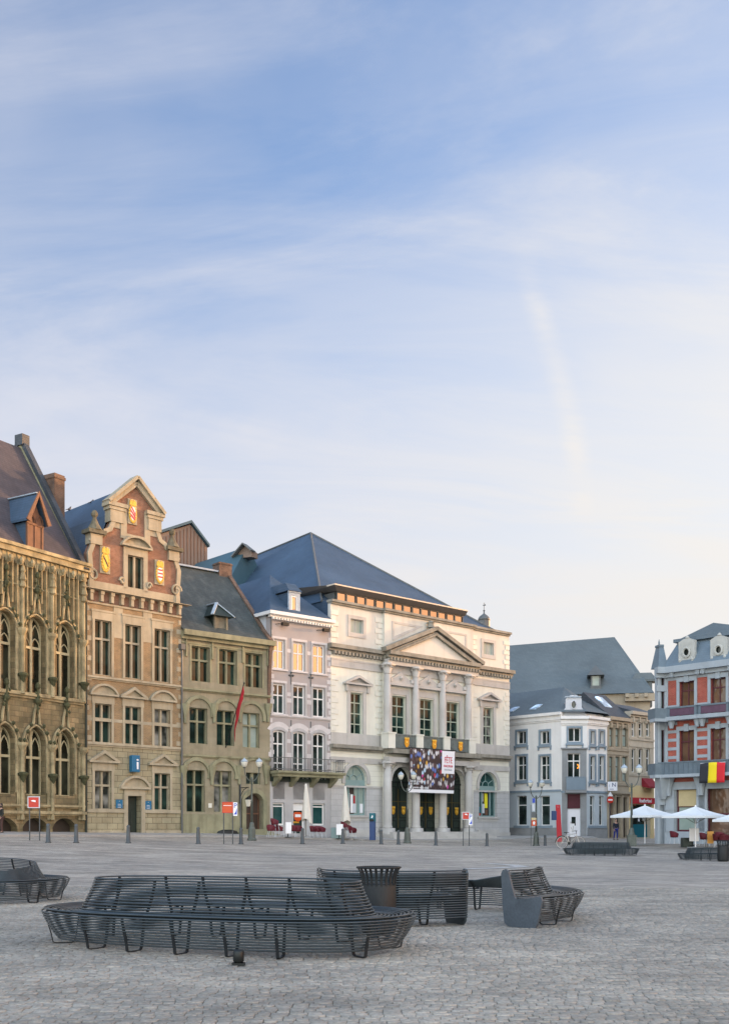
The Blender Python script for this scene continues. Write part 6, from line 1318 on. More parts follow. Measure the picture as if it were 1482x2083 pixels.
# information signs on two posts
def info(px0, px1, Y, pyt, pyb, label, mat, park=None, lean=None):
    x0, y0 = at(px0, Y); x1, _ = at(px1, Y); z0 = G((x0+x1)/2, y0); o = thing('information_sign', label, 'sign', ((x0+x1)/2, y0, z0), R(8), 'information signs on two posts'); w = (x1-x0)/2; zt, zb = zat(pyt, Y)-z0, zat(pyb, Y)-z0
    for s in (-1, 1): m = MB(); m.sweep([(s*w, 0, -.1), (s*w, 0, zt)], .03, 8); m.build('post', m_bolmet, o)
    m = MB(); m.box(-w-.06, w-.02 if not lean else w, -.07, -.035, zb, zt+.03); p = m.build('panel', mat, o, bev=.01); m = MB(); m.plate(rectp(-w-.09, w+.02, zb-.03, zt+.06), [rectp(-w-.05, w-.03, zb+.01, zt+.02)], -.085, -.03); m.build('panel_frame', m_pg if mat == m_red else m_red, p)
    m = MB(); m.box(-w-.02, w-.06, -.095, -.0705, zt-.16, zt-.13) if mat != m_red else m.plate([(-w*.3, zb+.30), (w*.25, zb+.27), (w*.25, zb+.36), (-w*.3, zb+.38), (-w*.75, zb+.34)], (), -.095, -.0705); m.build('print', m_whitep, p)
    if park:
        a, b, t, q = park; xa, xb = (a-(px0+px1)/2)/F0*Y, (b-(px0+px1)/2)/F0*Y; za, zb2 = zat(q, Y)-z0, zat(t, Y)-z0; m = MB(); m.box(xa, xb, -.08, -.04, za, zb2); k = m.build('parking_panel', m_whitep, o); h = zb2-za; wd = xb-xa
        m = MB(); m.plate([(xa+wd*.15, za+h*.1), (xb-.03, za+h*.1), (xb-.03, za+h*.58), (xb-wd*.4, za+h*.3)], (), -.09, -.0801); m.build('blue_figure', flat('parking_blue', (.02, .07, .5), .4), k); text('letter', 'P', h*.5, m_parkblue, k, ((xa+xb)/2, -.085, zb2-h*.26), ext=.008)
m_parkblue = flat('parking_letter_blue', (.02, .06, .42), .4)
info(60.7, 80.3, 55, 1623, 1643, 'square red map sign on two thin posts before the town hall', m_red)
info(455, 473, 61, 1634, 1653, 'orange sign on two posts with a blue parking panel, before the grey house', m_redor, (474, 482.5, 1632.6, 1660))
info(941.5, 954, 73, 1654, 1667, 'small red sign on two posts with a blue parking panel, before the theatre', m_red, (952.5, 960, 1656, 1679))
x, y, z = spot(1083, 82.5); o = thing('sign_post', 'thin post stacked with blue, white and red signs beside the lamp at the white house', 'sign', (x, y, z)); m = MB(); m.sweep([(-.14, 0, -.1), (-.14, 0, 3.2)], .025, 6); m.build('post', m_bolmet, o)
for n_, a, b, t, q, mt in (('blue_sign', 1082, 1087.5, 1624.5, 1633.5, m_parkblue), ('white_sign', 1081.5, 1087, 1635, 1650, m_pg), ('grey_sign', 1080.5, 1089.5, 1652.5, 1663.5, m_lead), ('orange_strip', 1080, 1090, 1664, 1668, m_ochre), ('red_sign', 1080, 1090.5, 1669, 1680.5, m_redor)):
    zz0, zz1 = zat(q, 82.5)-z, zat(t, 82.5)-z; m = MB(); m.box((a-1083)/F0*82.5, (b-1083)/F0*82.5, -.06, -.03, zz0, zz1); s = m.build(n_, mt, o)
    if n_ == 'red_sign': m = MB(); c_ = (1085.2-1083)/F0*82.5; m.plate([(c_-.06, zz0+.1), (c_+.06, zz0+.1), (c_+.09, zz0+.28), (c_, zz1-.07), (c_-.09, zz0+.28)], (), -.07, -.0601); m.build('print', m_whitep, s)
# totems
x, y, z = spot(1136, 87); o = thing('red_totem', 'tall red leaning totem with a blue board beside the white door', 'totem', (x, y, z+.05)); m = MB(); w = .21; m.hexa([(-.14, -.1, 0), (.26, -.1, 0), (.26, .1, 0), (-.14, .1, 0), (-.26, -.1, 3.0), (.10, -.1, 3.0), (.10, .1, 3.0), (-.26, .1, 3.0)]); m.build('slab', flat('totem_red', (.50, .015, .03), .4), o, bev=.02)
m = MB(); m.box(-.62, -.2, -.14, -.101, 1.75, 2.5); m.build('notice_board', m_deepblue, o); m = MB(); m.lathe([(.0, 0), (.05, .02), (.0, .04)], (-.09, -.12, 2.8), 8); m.build('stud', m_whitep, o)
x, y, z = spot(757.5, 77.5); o = thing('ticket_machine', 'slim teal and blue parking ticket machine left of the theatre columns', 'machine', (x, y, z+.1), R(-20)); m = MB(); m.box(-.19, .19, -.16, .16, 0, 1.35); m.build('body', m_deepblue, o, bev=.015); m = MB(); m.box(-.2, .2, -.18, .17, 1.351, 1.95); h = m.build('head', m_teal, o, bev=.02); m = MB(); m.plate([(-.05, 1.6), (.06, 1.6), (.1, 1.75), (.02, 1.8)], (), -.2, -.181); m.build('print', m_whitep, h); m = MB(); m.box(-.17, .17, -.2, -.17, 1.36, 1.52); m.build('slot', m_blackmet, h)
# closed and open parasols
def closed(px, Y, pyt, label, rz):
    x, y, z = spot(px, Y); o = thing('closed_parasol', label, 'parasol', (x, y, z+.12), rz, 'closed parasols at the cafe'); H_ = zat(pyt, Y)-z-.12
    m = MB(); m.sweep([(0, 0, 0), (0, 0, H_)], .03, 8); m.build('pole', m_woodgrey, o); m = MB(); m.box(-.3, .3, -.3, .3, 0, .08); m.build('foot', m_plinth, o); m = MB(); n = 24; N_ = 12
    for i in range(N_+1):
        t = i/N_; zz = 1.15+(H_-1.2)*t; rr = .05+.27*(1-t)**.75
        for k in range(n): a = 2*math.pi*k/n; q = rr*(1+.22*math.cos(a*8+t*1.5)*(1-t*.7)); m.v.append((q*math.cos(a)+.07*(1-t), q*math.sin(a), zz-(.10*math.cos(a*2+1) if i == 0 else 0)-.12*(1-t)*math.cos(a)))
    m.f = [(i*n+k, i*n+(k+1) % n, (i+1)*n+(k+1) % n, (i+1)*n+k) for i in range(N_) for k in range(n)]+[tuple(N_*n+k for k in range(n))]; m.build('folded_canopy', m_canvas, o, True)
    m = MB(); m.lathe([(.22, 1.55), (.23, 1.62)], (.04, 0, 0), 12); m.build('strap', m_canvas, o)
closed(622, 74, 1593, 'closed cream parasol before the cafe door', 0.3); closed(702, 77.5, 1598, 'closed cream parasol before the left arched theatre window', 1.2)
def parasol(px, Y, pyt, pye, w, label, rz):
    x, y, z = spot(px, Y); o = thing('open_parasol', label, 'parasol', (x, y, z), rz, 'open white parasols of the right hand terrace'); zt, ze = zat(pyt, Y)-z, zat(pye, Y)-z
    m = MB(); m.sweep([(0, 0, 0), (0, 0, zt-.05)], .035, 8); m.build('pole', m_whitep, o); m = MB(); m.box(-.35, .35, -.35, .35, 0, .1); m.build('foot', m_plinth, o); m = MB(); n = 6; h = w/2
    cor = [(-h, -h), (h, -h), (h, h), (-h, h)]; rib = MB()
    for k in range(4):
        a, b = cor[k], cor[(k+1) % 4]; o_ = len(m.v)
        for i in range(n+1):
            t = i/n
            for j in range(n+1): s = j/n; p = (a[0]+(b[0]-a[0])*s, a[1]+(b[1]-a[1])*s); m.v.append((p[0]*t, p[1]*t, zt-(zt-ze)*t-.10*math.sin(math.pi*t)*.5*math.sin(math.pi*s)-.05*math.sin(math.pi*t)))
        m.f += [(o_+i*(n+1)+j, o_+i*(n+1)+j+1, o_+(i+1)*(n+1)+j+1, o_+(i+1)*(n+1)+j) for i in range(n) for j in range(n)]
        m.add([(a[0], a[1], ze), (b[0], b[1], ze), (b[0], b[1], ze-.12), (a[0], a[1], ze-.12)], [(0, 1, 2, 3)])
        rib.sweep([(0, 0, zt-.12), (a[0]*.97, a[1]*.97, ze-.03)], .018, 4); rib.sweep([(0, 0, zt-1.0), (a[0]*.5, a[1]*.5, (zt+ze)/2-.12)], .015, 4)
    cn = m.build('canopy', m_canvasw, o); sd = cn.modifiers.new('thick', 'SOLIDIFY'); sd.thickness = .012; rib.build('ribs', m_woodgrey, o); m = MB(); m.lathe([(.03, 0), (.06, .04), (.0, .12)], (0, 0, zt-.02), 8); m.build('finial', m_whitep, o)
parasol(1311, 66, 1639, 1660, 2.95, 'open white parasol at the left, overlapping the red shop sign', R(40)); parasol(1414, 62.5, 1641, 1660.5, 2.75, 'open white parasol in the middle before the cream window blind', R(44)); parasol(1521, 60, 1643, 1668, 2.8, 'open white parasol cut off by the right edge', R(44))
# cafe chairs, tables
def chair():
    o = thing('cafe_chair', 'x', 'chair', (0, 0, 0), 0, 'red cafe chairs'); m = MB()
    m.lathe([(.0, .40), (.2, .41), (.25, .44), (.23, .46), (.0, .45)], (0, 0, 0), 12, cap=False); m.build('seat', m_chairred, o, True); m = MB(); n = 9
    for i in range(5):
        for k in range(n+1): a = R(200+k*140/n*1.0-0); t = i/4; q = .25+.06*t; m.v.append((q*math.cos(R(-20+k*220/n)), q*math.sin(R(-20+k*220/n)), .42+.42*t*(.55+.45*math.sin(math.pi*k/n))))
    m.f = [(i*(n+1)+k, i*(n+1)+k+1, (i+1)*(n+1)+k+1, (i+1)*(n+1)+k) for i in range(4) for k in range(n)]; b = m.build('backrest', m_chairred, o, True); sd = b.modifiers.new('thick', 'SOLIDIFY'); sd.thickness = .025
    for sx, sy in ((1, 1), (1, -1), (-1, 1), (-1, -1)): m = MB(); m.sweep([(sx*.15, sy*.15, .42), (sx*.22, sy*.22, 0)], .016, 6); m.build('leg', m_pg, o)
    return o
ch = chair(); x, y, z = spot(551, 71.5); ch.location = (x, y, z+.12); ch.rotation_euler.z = .4; ch['label'] = 'leftmost red cafe chair, beside the round doorway of the grey house'
for px, Y, rz, dz, lab in ((559, 72, 1.0, .42, 'red cafe chair stacked on another below the left shop window'), (560, 72, 1.1, 0, 'red cafe chair under a stacked one below the left shop window'), (569, 72.5, 2.1, 0, 'red cafe chair left of the upright white table top'), (596, 73.8, 2.9, 0, 'red cafe chair right of the upright white table top'), (606, 74, .2, 0, 'red cafe chair in front of the cafe door'), (638, 75.7, .7, 0, 'left one of three red cafe chairs under the right shop window'), (646.5, 76, .5, 0, 'middle one of three red cafe chairs under the right shop window'), (655, 76.4, .9, 0, 'right one of three red cafe chairs under the right shop window'),
    (701, 77, 1.3, .40, 'red cafe chair stacked highest beside the second closed parasol'), (708.5, 77.4, .7, .18, 'red cafe chair tilted up right of the second closed parasol'), (717, 78, .3, 0, 'rightmost red cafe chair, before the theatre plinth'),
    (1371, 69.5, 2., 0, 'red chair on the terrace between the two white parasols'), (1432, 65, .5, 0, 'dark red chair left of the orange board'), (1459, 63.5, 1.2, 0, 'dark red chair right of the orange board'), (1472, 63, 2.6, 0, 'dark red chair farthest right under the parasols'), (1463, 66.5, 2.6, 0, 'dark red chair at the back of the terrace')):
    x, y, z = spot(px, Y); dup(ch, (x, y, z+.12*(px < 1000)+dz), rz, lab)
def table(px, Y, label, tilt, w=.4):
    x, y, z = spot(px, Y); o = thing('cafe_table', label, 'table', (x, y, z+.1), .3, 'white cafe tables'); m = MB(); c, s = math.cos(R(tilt)), math.sin(R(tilt))
    if tilt: m.box(-w, w, -.03, .0, .28, 1.05)
    else: m.box(-w, w, -w, w, .72, .75)
    m.build('table_top', m_whitep, o, bev=.02); m = MB(); m.lathe([(.25, 0), (.22, .04), (.035, .07), (.03, .72)], (0, .12 if tilt else 0, 0), 10); m.build('pedestal', m_blackmet, o)
table(586.5, 72.6, 'white cafe table with its top folded upright, between red chairs', 80, .2); table(690.5, 76.4, 'white cafe table with upright top beside a green box', 80, .25); table(1411, 63.4, 'pale table under the middle white parasol', 80, .33)
x, y, z = spot(683, 77.2); o = tag(MB().box(-.35, .35, -.3, .3, 0, .78).build('planter', m_tealframe2, None, bev=.03), 'grey green box standing behind the white cafe table', 'planter'); o.location = (x, y, z+.1); m = MB(); m.box(-.32, .32, -.27, .27, .76, .79); m.build('lid', m_lead, o)
x, y, z = spot(1396, 63.8); o = tag(MB().box(-.3, .3, -.25, .25, 0, .55).build('planter', m_darkgreen, None, bev=.03), 'low dark green planter box beside the pale terrace table', 'planter'); o.location = (x, y, z); m = MB(); m.box(-.27, .27, -.22, .22, .53, .57); m.build('soil', m_wooddk, o)
x, y, z = spot(1444, 64); o = thing('menu_board', 'orange menu board standing under the right parasols', 'board', (x, y, z), .1); m = MB(); m.box(-.19, .19, -.03, .0, .22, .95); m.build('panel', flat('menu_orange', (.72, .36, .08), .6), o); m = MB(); [m.sweep([(s*.17, 0, 0), (s*.17, .0, 1.0)], .018, 5) for s in (-1, 1)]; m.sweep([(-.17, .3, 0), (-.17, .02, .95)], .015, 5); m.sweep([(.17, .3, 0), (.17, .02, .95)], .015, 5); m.build('frame', m_woodgrey, o)
x, y, z = spot(1163, 86); o = thing('easel_board', 'white easel board standing before the white corner door', 'board', (x, y, z+.08), .15); m = MB(); m.box(-.19, .19, -.04, -.01, .42, 1.5); p = m.build('panel', m_whitep, o); m = MB(); m.sweep([(-.1, -.05, 1.2), (.02, -.05, .8), (.1, -.05, 1.3)], .012, 4); m.build('drawing', m_blackp, p); m = MB(); [m.sweep([(s*.24, 0, 0), (s*.1, 0, 1.65)], .022, 5) for s in (-1, 1)]; m.sweep([(0, .45, 0), (0, .02, 1.6)], .022, 5); m.box(-.26, .26, -.05, .0, .38, .42); m.build('easel', m_wooddk, o)
# bicycle leaning at the bench
def bicycle():
    x, y, z = spot(1160, 63); o = thing('bicycle', 'pale bicycle parked behind the left end of the far bench', 'bicycle', (x, y, z), R(-28)); r = .335
    for s, n_ in ((-.52, 'rear'), (.52, 'front')):
        w = thing('wheel', None, None); bpy.data.objects.remove(w); m = MB(); m.sweep([(s+r*math.cos(t*.2618), 0, r+r*math.sin(t*.2618)) for t in range(24)], .022, 6, True, up=(0, 1, 0)); w = m.build('wheel', m_bike, o, True); m = MB(); m.sweep([(s+(r+.012)*math.cos(t*.2618), 0, r+(r+.012)*math.sin(t*.2618)) for t in range(24)], .02, 6, True, up=(0, 1, 0)); m.build('tyre', m_tyre, w, True)
        m = MB(); [m.sweep([(s, 0, r), (s+r*math.cos(k*.3927), 0, r+r*math.sin(k*.3927))], .004, 3) for k in range(16)]; m.build('spokes', m_bike, w)
    P_ = dict(r=(-.52, 0, r), f=(.52, 0, r), b=(-.08, 0, .29), s=(-.24, 0, .80), h=(.34, 0, .86), h2=(.37, 0, .72)); m = MB()
    for a, b in (('r', 'b'), ('r', 's'), ('b', 's'), ('s', 'h'), ('b', 'h2'), ('h', 'h2'), ('h2', 'f')): m.sweep([P_[a], P_[b]], .022, 6)
    m.build('frame', m_bike, o); m = MB(); m.sweep([(.22, -.28, 1.0), (.32, -.2, 1.03), (.33, 0, 1.02), (.32, .2, 1.03), (.22, .28, 1.0)], .015, 6); m.sweep([P_['h'], (.33, 0, 1.02)], .018, 6); m.build('handlebar', m_blackmet, o); m = MB(); m.hexa([(-.38, -.09, .90), (-.38, .09, .90), (-.1, .02, .91), (-.1, -.02, .91), (-.38, -.09, .95), (-.38, .09, .95), (-.1, .02, .94), (-.1, -.02, .94)]); m.sweep([P_['s'], (-.27, 0, .91)], .016, 5); m.build('saddle', m_blackmet, o)
    m = MB(); m.lathe([(.09, -.01), (.09, .01)], (0, 0, 0), 12); m.v = [(v[0]-.08, v[2]-.03, v[1]+.29) for v in m.v]; m.sweep([(-.2, -.06, .2), (.04, .06, .38)], .012, 4); m.build('crank', m_blackmet, o); m = MB(); m.sweep([(-.52+.39*math.cos(R(a)), 0, r+.39*math.sin(R(a))) for a in range(20, 181, 20)], .1, rect=(.025, .004), up=(0, 1, 0)); m.build('mudguard', m_blackmet, o)
bicycle()
# painted line on the setts
def paint(pts, name):
    m = MB(); v = []
    for a, b in zip(pts, pts[1:]):
        for t in np.linspace(0, 1, 8): 
            q = (a[0]+(b[0]-a[0])*t, a[1]+(b[1]-a[1])*t); Y = 40.
            for _ in range(12): X = ray(q[0])*Y; Y = (CZ-G(X, Y))*F0/(q[1]-HY)
            v.append(Vector((ray(q[0])*Y, Y)))
    n = len(v)
    for i, p in enumerate(v):
        d = (v[min(i+1, n-1)]-v[max(i-1, 0)]).normalized(); e = Vector((-d.y, d.x))*.28
        for s in (-1, 1): q = p+e*s; m.v.append((q.x, q.y, G(q.x, q.y)+.012))
    m.f = [(2*i, 2*i+1, 2*i+3, 2*i+2) for i in range(n-1)]; o = m.build(name, M('worn_white_paint', (.46, .45, .43), .8, .3, 3, .1), None); tag(o, 'worn pale line painted on the square', None, None, 'structure')
paint([(948, 1768.5), (1000, 1767), (1062, 1764), (1040, 1760.5), (985, 1757)], 'painted_line')
# pigeons on the ridge of the gabled house
for px, py, lab in ((141, 1038, 'dark pigeon sitting lower on the roof ridge by the chimney'), (186.5, 1024, 'dark pigeon sitting higher on the roof ridge near the gable')):
    d = FB.back(FB.L/2, px); q = FB.pl(FB.L/2, d); o = thing('pigeon', lab, 'bird', (q.x, q.y, zat(py, q.y)-.05), 1., 'pigeons on the roof ridge'); m = MB(); m.lathe([(.0, -.16), (.07, -.1), (.11, 0), (.09, .1), (.05, .15), (.06, .19), (.05, .24), (.0, .27)], n=8); m.v = [(v[0]+v[2]*.55, v[1], .14+v[2]*.8) for v in m.v]; m.plate([(-.1, .08), (-.32, -.02), (-.30, .04), (-.08, .16)], (), -.04, .04); m.build('body', m_pigeon, o, True); m = MB(); [m.sweep([(0, s, 0), (0, s, .08)], .01, 4) for s in (-.03, .03)]; m.build('legs', m_redp, o)
# ---------------------------------------------------------------- signs, banners and flags fixed to the buildings
def mount(F, name, label, cat, group=None): return thing(name, label, cat, (F.O.x, F.O.y, F.zb), math.atan2(F.d.y, F.d.x), group)
o = mount(FB, 'illuminated_letter_sign', 'blue box sign with a white letter i above the office door', 'sign'); u0, u1 = FB.u(265, -.2), FB.u(281, -.2); z0, z1 = FB.z(273, 1571, -.2), FB.z(273, 1537, -.2); m = MB(); m.box(u0, u1, -.42, -.08, z0, z1); p = m.build('box', m_signblue, o, bev=.02); text('letter', 'i', (z1-z0)*.95, m_whitep, p, ((u0+u1)/2+.1, -.43, (z0+z1)/2-.05), ext=.012, sx=1.4); m = MB(); m.box((u0+u1)/2-.1, (u0+u1)/2+.1, -.08, 0, z0+.3, z1-.3); m.build('bracket', m_blackmet, o)
for a, b, t, q, lab in ((235, 248.5, 1627, 1644.5, 'square teal plaque left of the office door'), (294, 307, 1629.5, 1647, 'square teal plaque right of the office door')):
    o = mount(FB, 'door_plaque', lab, 'plaque', 'plaques beside the office door'); u0, u1 = FB.u(a), FB.u(b); z0, z1 = FB.z(a, q), FB.z(a, t); m = MB(); m.box(u0, u1, -.06, -.02, z0, z1); p = m.build('plate', m_signblue, o); m = MB(); w = u1-u0
    m.lathe([(.0, -.03), (.035, 0), (.0, .03)], (u0+w*.5, -.065, z1-.1), 6)
    for k in range(3): m.box(u0+w*.25, u1-w*(.3-.08*(k % 2)), -.07, -.06, z1-.28-.1*k-.03, z1-.28-.1*k)
    m.build('print', m_pg, p)
# theatre banner
o = mount(FT, 'theatre_banner', 'large photo banner with a white panel reading FÊTE, hung under the theatre balcony', 'banner'); yb = -1.35; u0, u1 = FT.u(833.5, yb), FT.u(925.5, yb); z0, z1 = FT.z(833, 1612, yb), FT.z(833, 1522, yb); dx = -.06
def bt(u, z): t = (z-z1)/(z0-z1); return (u+dx*t*4*.9, yb-.12*math.sin(t*3)*.4, z)
def crowd():
    m, nt, N, L, B = mkmat('crowd_print'); tc = N.new('ShaderNodeTexCoord'); mp = N.new('ShaderNodeMapping'); L.new(tc.outputs['Object'], mp.inputs[0]); mp.inputs['Scale'].default_value = (1, .01, .62)
    v = N.new('ShaderNodeTexVoronoi'); L.new(mp.outputs[0], v.inputs[0]); v.inputs['Scale'].default_value = 4.2; wn = N.new('ShaderNodeSeparateColor'); L.new(v.outputs['Color'], wn.inputs[0]); r = N.new('ShaderNodeValToRGB'); r.color_ramp.interpolation = 'CONSTANT'; e = r.color_ramp.elements
    cols = [(.0, (.06, .035, .04)), (.26, (.10, .06, .06)), (.38, (.55, .53, .53)), (.54, (.16, .10, .10)), (.60, (.62, .61, .63)), (.70, (.42, .03, .06)), (.75, (.38, .36, .37)), (.82, (.10, .17, .45)), (.88, (.62, .35, .06)), (.92, (.42, .58, .72)), (.97, (.5, .06, .28))]
    while len(e) < len(cols): e.new(.5)
    for el, (p, c) in zip(e, cols): el.position = p; el.color = (*c, 1)
    L.new(wn.outputs[0], r.inputs[0]); d = N.new('ShaderNodeMapRange'); L.new(v.outputs['Distance'], d.inputs[0]); d.inputs[1].default_value = .35; d.inputs[2].default_value = .62
    mx = N.new('ShaderNodeMix'); mx.data_type = 'RGBA'; L.new(d.outputs[0], mx.inputs[0]); L.new(r.outputs[0], mx.inputs[6]); mx.inputs[7].default_value = (.03, .018, .02, 1); L.new(mx.outputs[2], B.inputs['Base Color']); B.inputs['Roughness'].default_value = .6; return m
def sheet(name, a, b, c, d, mat, par, off=0., nz=6):
    m = MB(); n = 8
    for i in range(nz+1):
        z = c+(d-c)*i/nz
        for j in range(n+1): p = bt(a+(b-a)*j/n, z); m.v.append((p[0], p[1]-off, p[2]))
    m.f = [(i*(n+1)+j, i*(n+1)+j+1, (i+1)*(n+1)+j+1, (i+1)*(n+1)+j) for i in range(nz) for j in range(n)]; s = m.build(name, mat, par); k = s.modifiers.new('thick', 'SOLIDIFY'); k.thickness = .012; return s
cl = sheet('canvas', u0, u1, z0, z1, crowd(), o); w = u1-u0; h = z1-z0
sheet('bottom_strip', u0, u1, z0, z0+h*.075, m_signwhite, cl, .016); wp = sheet('white_panel', u0+w*.70, u0+w*.985, z0+h*.46, z1-h*.01, m_signwhite, cl, .016)
c_ = u0+w*.84; tx = lambda n_, b, sz, mt, z, sx=1., u=None: text(n_, b, sz, mt, cl, (bt(u or c_, z)[0], bt(u or c_, z)[1]-.03, z), ext=.006, sx=sx)
m_fete = flat('banner_red', (.55, .01, .05), .5); m_greyprint = flat('banner_grey', (.45, .46, .5), .5)
tx('lettering', 'FÊTE', .72, m_fete, z0+h*.77, .62); tx('small_print', 'FRANCOPHONE', .26, m_fete, z0+h*.635, .55); tx('small_print', 'MONS BERGEN', .22, m_greyprint, z0+h*.55, .6)
tx('small_print', 'Soirée jeunesse', .28, m_whitep, z0+h*.26, .9, u0+w*.17); tx('small_print', 'et famille', .28, m_whitep, z0+h*.205, .9, u0+w*.12); tx('small_print', 'programme sur la place', .25, m_whitep, z0+h*.115, .9, u0+w*.22)
m = MB(); m.sweep([(u0-.1, yb, z1+.04), (u1+.1, yb, z1+.04)], .04, 6); [m.sweep([(u, yb, z1+.04), (u, -1.0, z1+.35)], .015, 4) for u in (u0+.2, (u0+u1)/2, u1-.2)]; m.build('hanging_bar', m_blackmet, o)
# tricolour flag on the red house balcony
o = mount(FR, 'national_flag', 'black, yellow and red flag tied to the balcony of the red brick house', 'flag'); y0 = -1.12; ua, ub = FR.u(1423.5, y0), FR.u(1474.5, y0); za, zb_ = FR.z(1424, 1593, y0), FR.z(1424, 1553.5, y0); n = 24
for k, mt in enumerate((flat('flag_black', (.02, .022, .03), .8), flat('flag_yellow', (.78, .60, .01), .8), flat('flag_red', (.60, .02, .03), .8))):
    m = MB(); nn = 8
    for i in range(nn+1):
        for j in range(7): t = (k+i/nn)/3; s = j/6; m.v.append((ua+(ub-ua)*t-.06*s, y0-.03*math.sin(t*14+s*2)*(.3+s), zb_+(za-zb_)*s+.06*math.sin(t*3.1)*(1-s)-.02))
    m.f = [(i*7+j, i*7+j+1, (i+1)*7+j+1, (i+1)*7+j) for i in range(nn) for j in range(6)]; s = m.build(('black_stripe', 'yellow_stripe', 'red_stripe')[k], mt, o, True); q = s.modifiers.new('thick', 'SOLIDIFY'); q.thickness = .01
m = MB(); m.sweep([(ua, y0+.03, zb_), (ub, y0+.03, zb_+.02)], .015, 4); m.build('cord', m_whitep, o)
# signs at the side street
F = FT1; o = mount(F, 'hanging_shop_sign', 'white square hanging sign with a dark N on the tan house', 'sign'); u = F.u(1243, -.5); z0, z1 = F.z(1243, 1609, -.5), F.z(1243, 1590.5, -.5); m = MB(); a = R(47.6-95); 
m = MB(); m.box(-.42, .42, -.05, .05, z0, z1); p = m.build('panel', m_signwhite, o); p.location = (u, -.6, 0); p.rotation_euler.z = -R(40); text('letter', 'N', .5, m_deepblue, p, (.12, -.055, (z0+z1)/2+.1), ext=.006); m = MB(); m.box(-.25, .1, -.056, -.05, z0+.12, z0+.16); m.box(-.3, -.28, -.056, -.05, z0+.3, z1-.25); m.build('print', m_deepblue, p); m = MB(); m.sweep([(u+.2, 0, z1+.06), (u-.2, -1.1, z1+.06)], .02, 5); m.build('bracket', m_blackmet, o)
o = mount(F, 'no_entry_sign', 'round red no entry sign at the edge of the tan house', 'sign'); u, z = F.u(1238.5, -.3), F.z(1238.5, 1627.5, -.3); sg = thing('x', None, None); bpy.data.objects.remove(sg); m = MB(); m.plate([(.3*math.cos(t*.314), z+.3*math.sin(t*.314)) for t in range(20)], (), -.02, .02); d = m.build('disc', m_red, o); d.location = (u, -.4, 0); d.rotation_euler.z = -R(35); m = MB(); m.box(-.2, .2, -.03, -.0201, z-.06, z+.06); m.build('bar', m_whitep, d)
m = MB(); m.plate([(-.26, z+.32), (.26, z+.32), (0, z+.75)], (), -.02, .02); t = m.build('triangle', m_whitep, o); t.location = (u, -.4, 0); t.rotation_euler.z = -R(35); m = MB(); m.sweep([(u, -.36, -.3), (u, -.36, z+.7)], .03, 6); m.build('pole', m_lead, o)
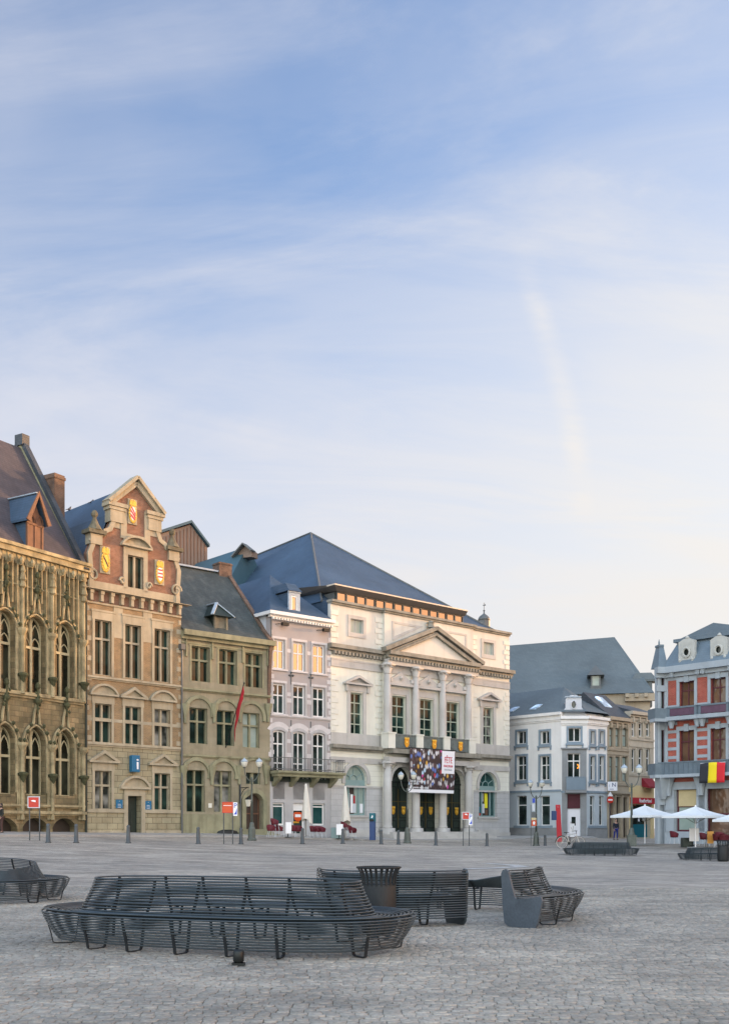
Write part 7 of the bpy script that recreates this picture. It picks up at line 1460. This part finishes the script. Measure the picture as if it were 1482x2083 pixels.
# ---------------------------------------------------------------- people
def person(loc, rz, label, top, legs, hair_long=False, stride=.12, h=1.70, arm=.0, skirt=None):
    o = thing('person', label, 'person', loc, rz); k = h/1.75
    V = [(0,0,.95),(0,0,1.12),(0,0,1.30),(0,-.01,1.45),(0,-.02,1.54),(0,-.02,1.62),
         (.10,0,.90),(.11,-stride*.5,.50),(.11,-stride*.2+.02,.09),(.12,-stride*.2-.12,.04),(-.10,0,.90),(-.11,stride*.3,.50),(-.11,stride+.06,.10),(-.12,stride-.08,.05),
         (.17,0,1.42),(.24,.03,1.15),(.22,-.10-arm,.93),(.21,-.16-arm,.86),(-.17,0,1.42),(-.24,.03,1.15),(-.22,-.08-arm,.93),(-.21,-.14-arm,.86)]
    E_ = [(0,1),(1,2),(2,3),(3,4),(4,5),(0,6),(6,7),(7,8),(8,9),(0,10),(10,11),(11,12),(12,13),(3,14),(14,15),(15,16),(16,17),(3,18),(18,19),(19,20),(20,21)]
    Rr = [.15,.135,.16,.10,.055,.06,.10,.065,.045,.04,.10,.065,.045,.04,.065,.05,.035,.03,.065,.05,.035,.03]
    def skin(name, idx, rad, mat, par, sub=2):
        mp_ = {i: n for n, i in enumerate(idx)}; me = bpy.data.meshes.new(name); me.from_pydata([[c*k for c in V[i]] for i in idx], [(mp_[a], mp_[b]) for a, b in E_ if a in mp_ and b in mp_], []); ob = bpy.data.objects.new(name, me); COL.objects.link(ob); ob.parent = par; me.materials.append(mat)
        sk = ob.modifiers.new('skin', 'SKIN'); sv = me.skin_vertices[0].data
        for n_, i in enumerate(idx): sv[n_].radius = (rad[i]*k, rad[i]*k*(.72 if i < 4 else 1))
        sv[0].use_root = True; s = ob.modifiers.new('sub', 'SUBSURF'); s.levels = sub; s.render_levels = sub; return ob
    b = skin('body', list(range(22)), [r*.93 for r in Rr], m_skin, o)
    skin('jacket', [0,1,2,3,14,15,16,18,19,20], [r*1.16 for r in Rr], top, o); skin('trousers', [0,6,7,8,10,11,12], [r*1.14 for r in Rr], legs, o)
    m = MB(); m.lathe([(.0, 1.545), (.055, 1.56), (.082, 1.62), (.09, 1.68), (.082, 1.74), (.05, 1.78), (.0, 1.79)], (0, -.02, 0), 12, .85, 1., cap=False); m.lathe([(.0, -.025), (.018, 0), (.0, .025)], (0, -.118, 1.655), 6)
    for s in (-1, 1): m.lathe([(.0, -.03), (.018, 0), (.0, .03)], (s*.08, -.01, 1.66), 6)
    m.v = [(x*k, y*k, z*k) for x, y, z in m.v]; hd = m.build('head', m_skin, o, True); m = MB(); m.lathe([(.088, 1.66), (.094, 1.70), (.088, 1.755), (.05, 1.795), (.0, 1.805)] if not hair_long else [(.075, 1.50), (.098, 1.6), (.1, 1.70), (.09, 1.76), (.05, 1.80), (.0, 1.81)], (0, .0, 0), 12, .88, 1.02, cap=False); m.v = [(x*k, y*k, z*k) for x, y, z in m.v]; m.build('hair', m_hair, o, True)
    m = MB(); [m.lathe([(.0, -.012), (.012, 0), (.0, .012)], (s*.033*k, -.10*k, 1.685*k), 6) for s in (-1, 1)]; m.box(-.025*k, .025*k, -.108*k, -.09*k, 1.605*k, 1.613*k); m.build('face_features', m_hair, hd)
    for s, hv in ((1, 17), (-1, 21)):      # hands with fingers
        m = MB(); q = Vector(V[hv])*k; m.sweep([q+Vector((0, .03, .03)), q, q+Vector((0, -.03, -.04))], [.022, .032, .03], 8)
        for f in range(4): a = q+Vector(((f-1.5)*.017, -.03, -.05)); m.sweep([a, a+Vector((0, -.012, -.035)), a+Vector((0, .0, -.062-.008*(f in (1, 2))))], [.0085, .008, .006], 6)
        m.sweep([q+Vector((-s*.025, 0, -.01)), q+Vector((-s*.045, -.02, -.03)), q+Vector((-s*.042, -.03, -.055))], [.011, .009, .007], 6); m.build('hand', m_skin, o, True)
    if skirt: m = MB(); m.lathe([(.17, 1.0), (.21, .8), (.25, .5)], (0, 0, 0), 14, 1, .8); m.v = [(x*k, y*k, z*k) for x, y, z in m.v]; m.build('skirt', skirt, o, True)
    for s, i in ((1, 9), (-1, 13)): m = MB(); x, y, z = [c*k for c in V[i]]; m.hexa([(x-.045, y-.07, 0), (x+.045, y-.07, 0), (x+.045, y+.19, 0), (x-.045, y+.19, 0), (x-.03, y-.05, .05), (x+.03, y-.05, .05), (x+.04, y+.17, .10), (x-.04, y+.17, .10)]); m.build('shoe', m_blackp, o, bev=.015)
    return o
x, y, z = spot(1252, 90.); person((x, y, z), .25, 'person in a navy jacket and bright blue trousers walking out of the side street', m_jacket, m_trouser, stride=.1)
x, y, z = spot(2.5, 60.); person((x, y, z+.12), -.9, 'person with dark hair in dark clothes by the town hall wall, at the left edge', m_coat, flat('brown_trousers', (.06, .03, .025), .8), True, .06, 1.62)
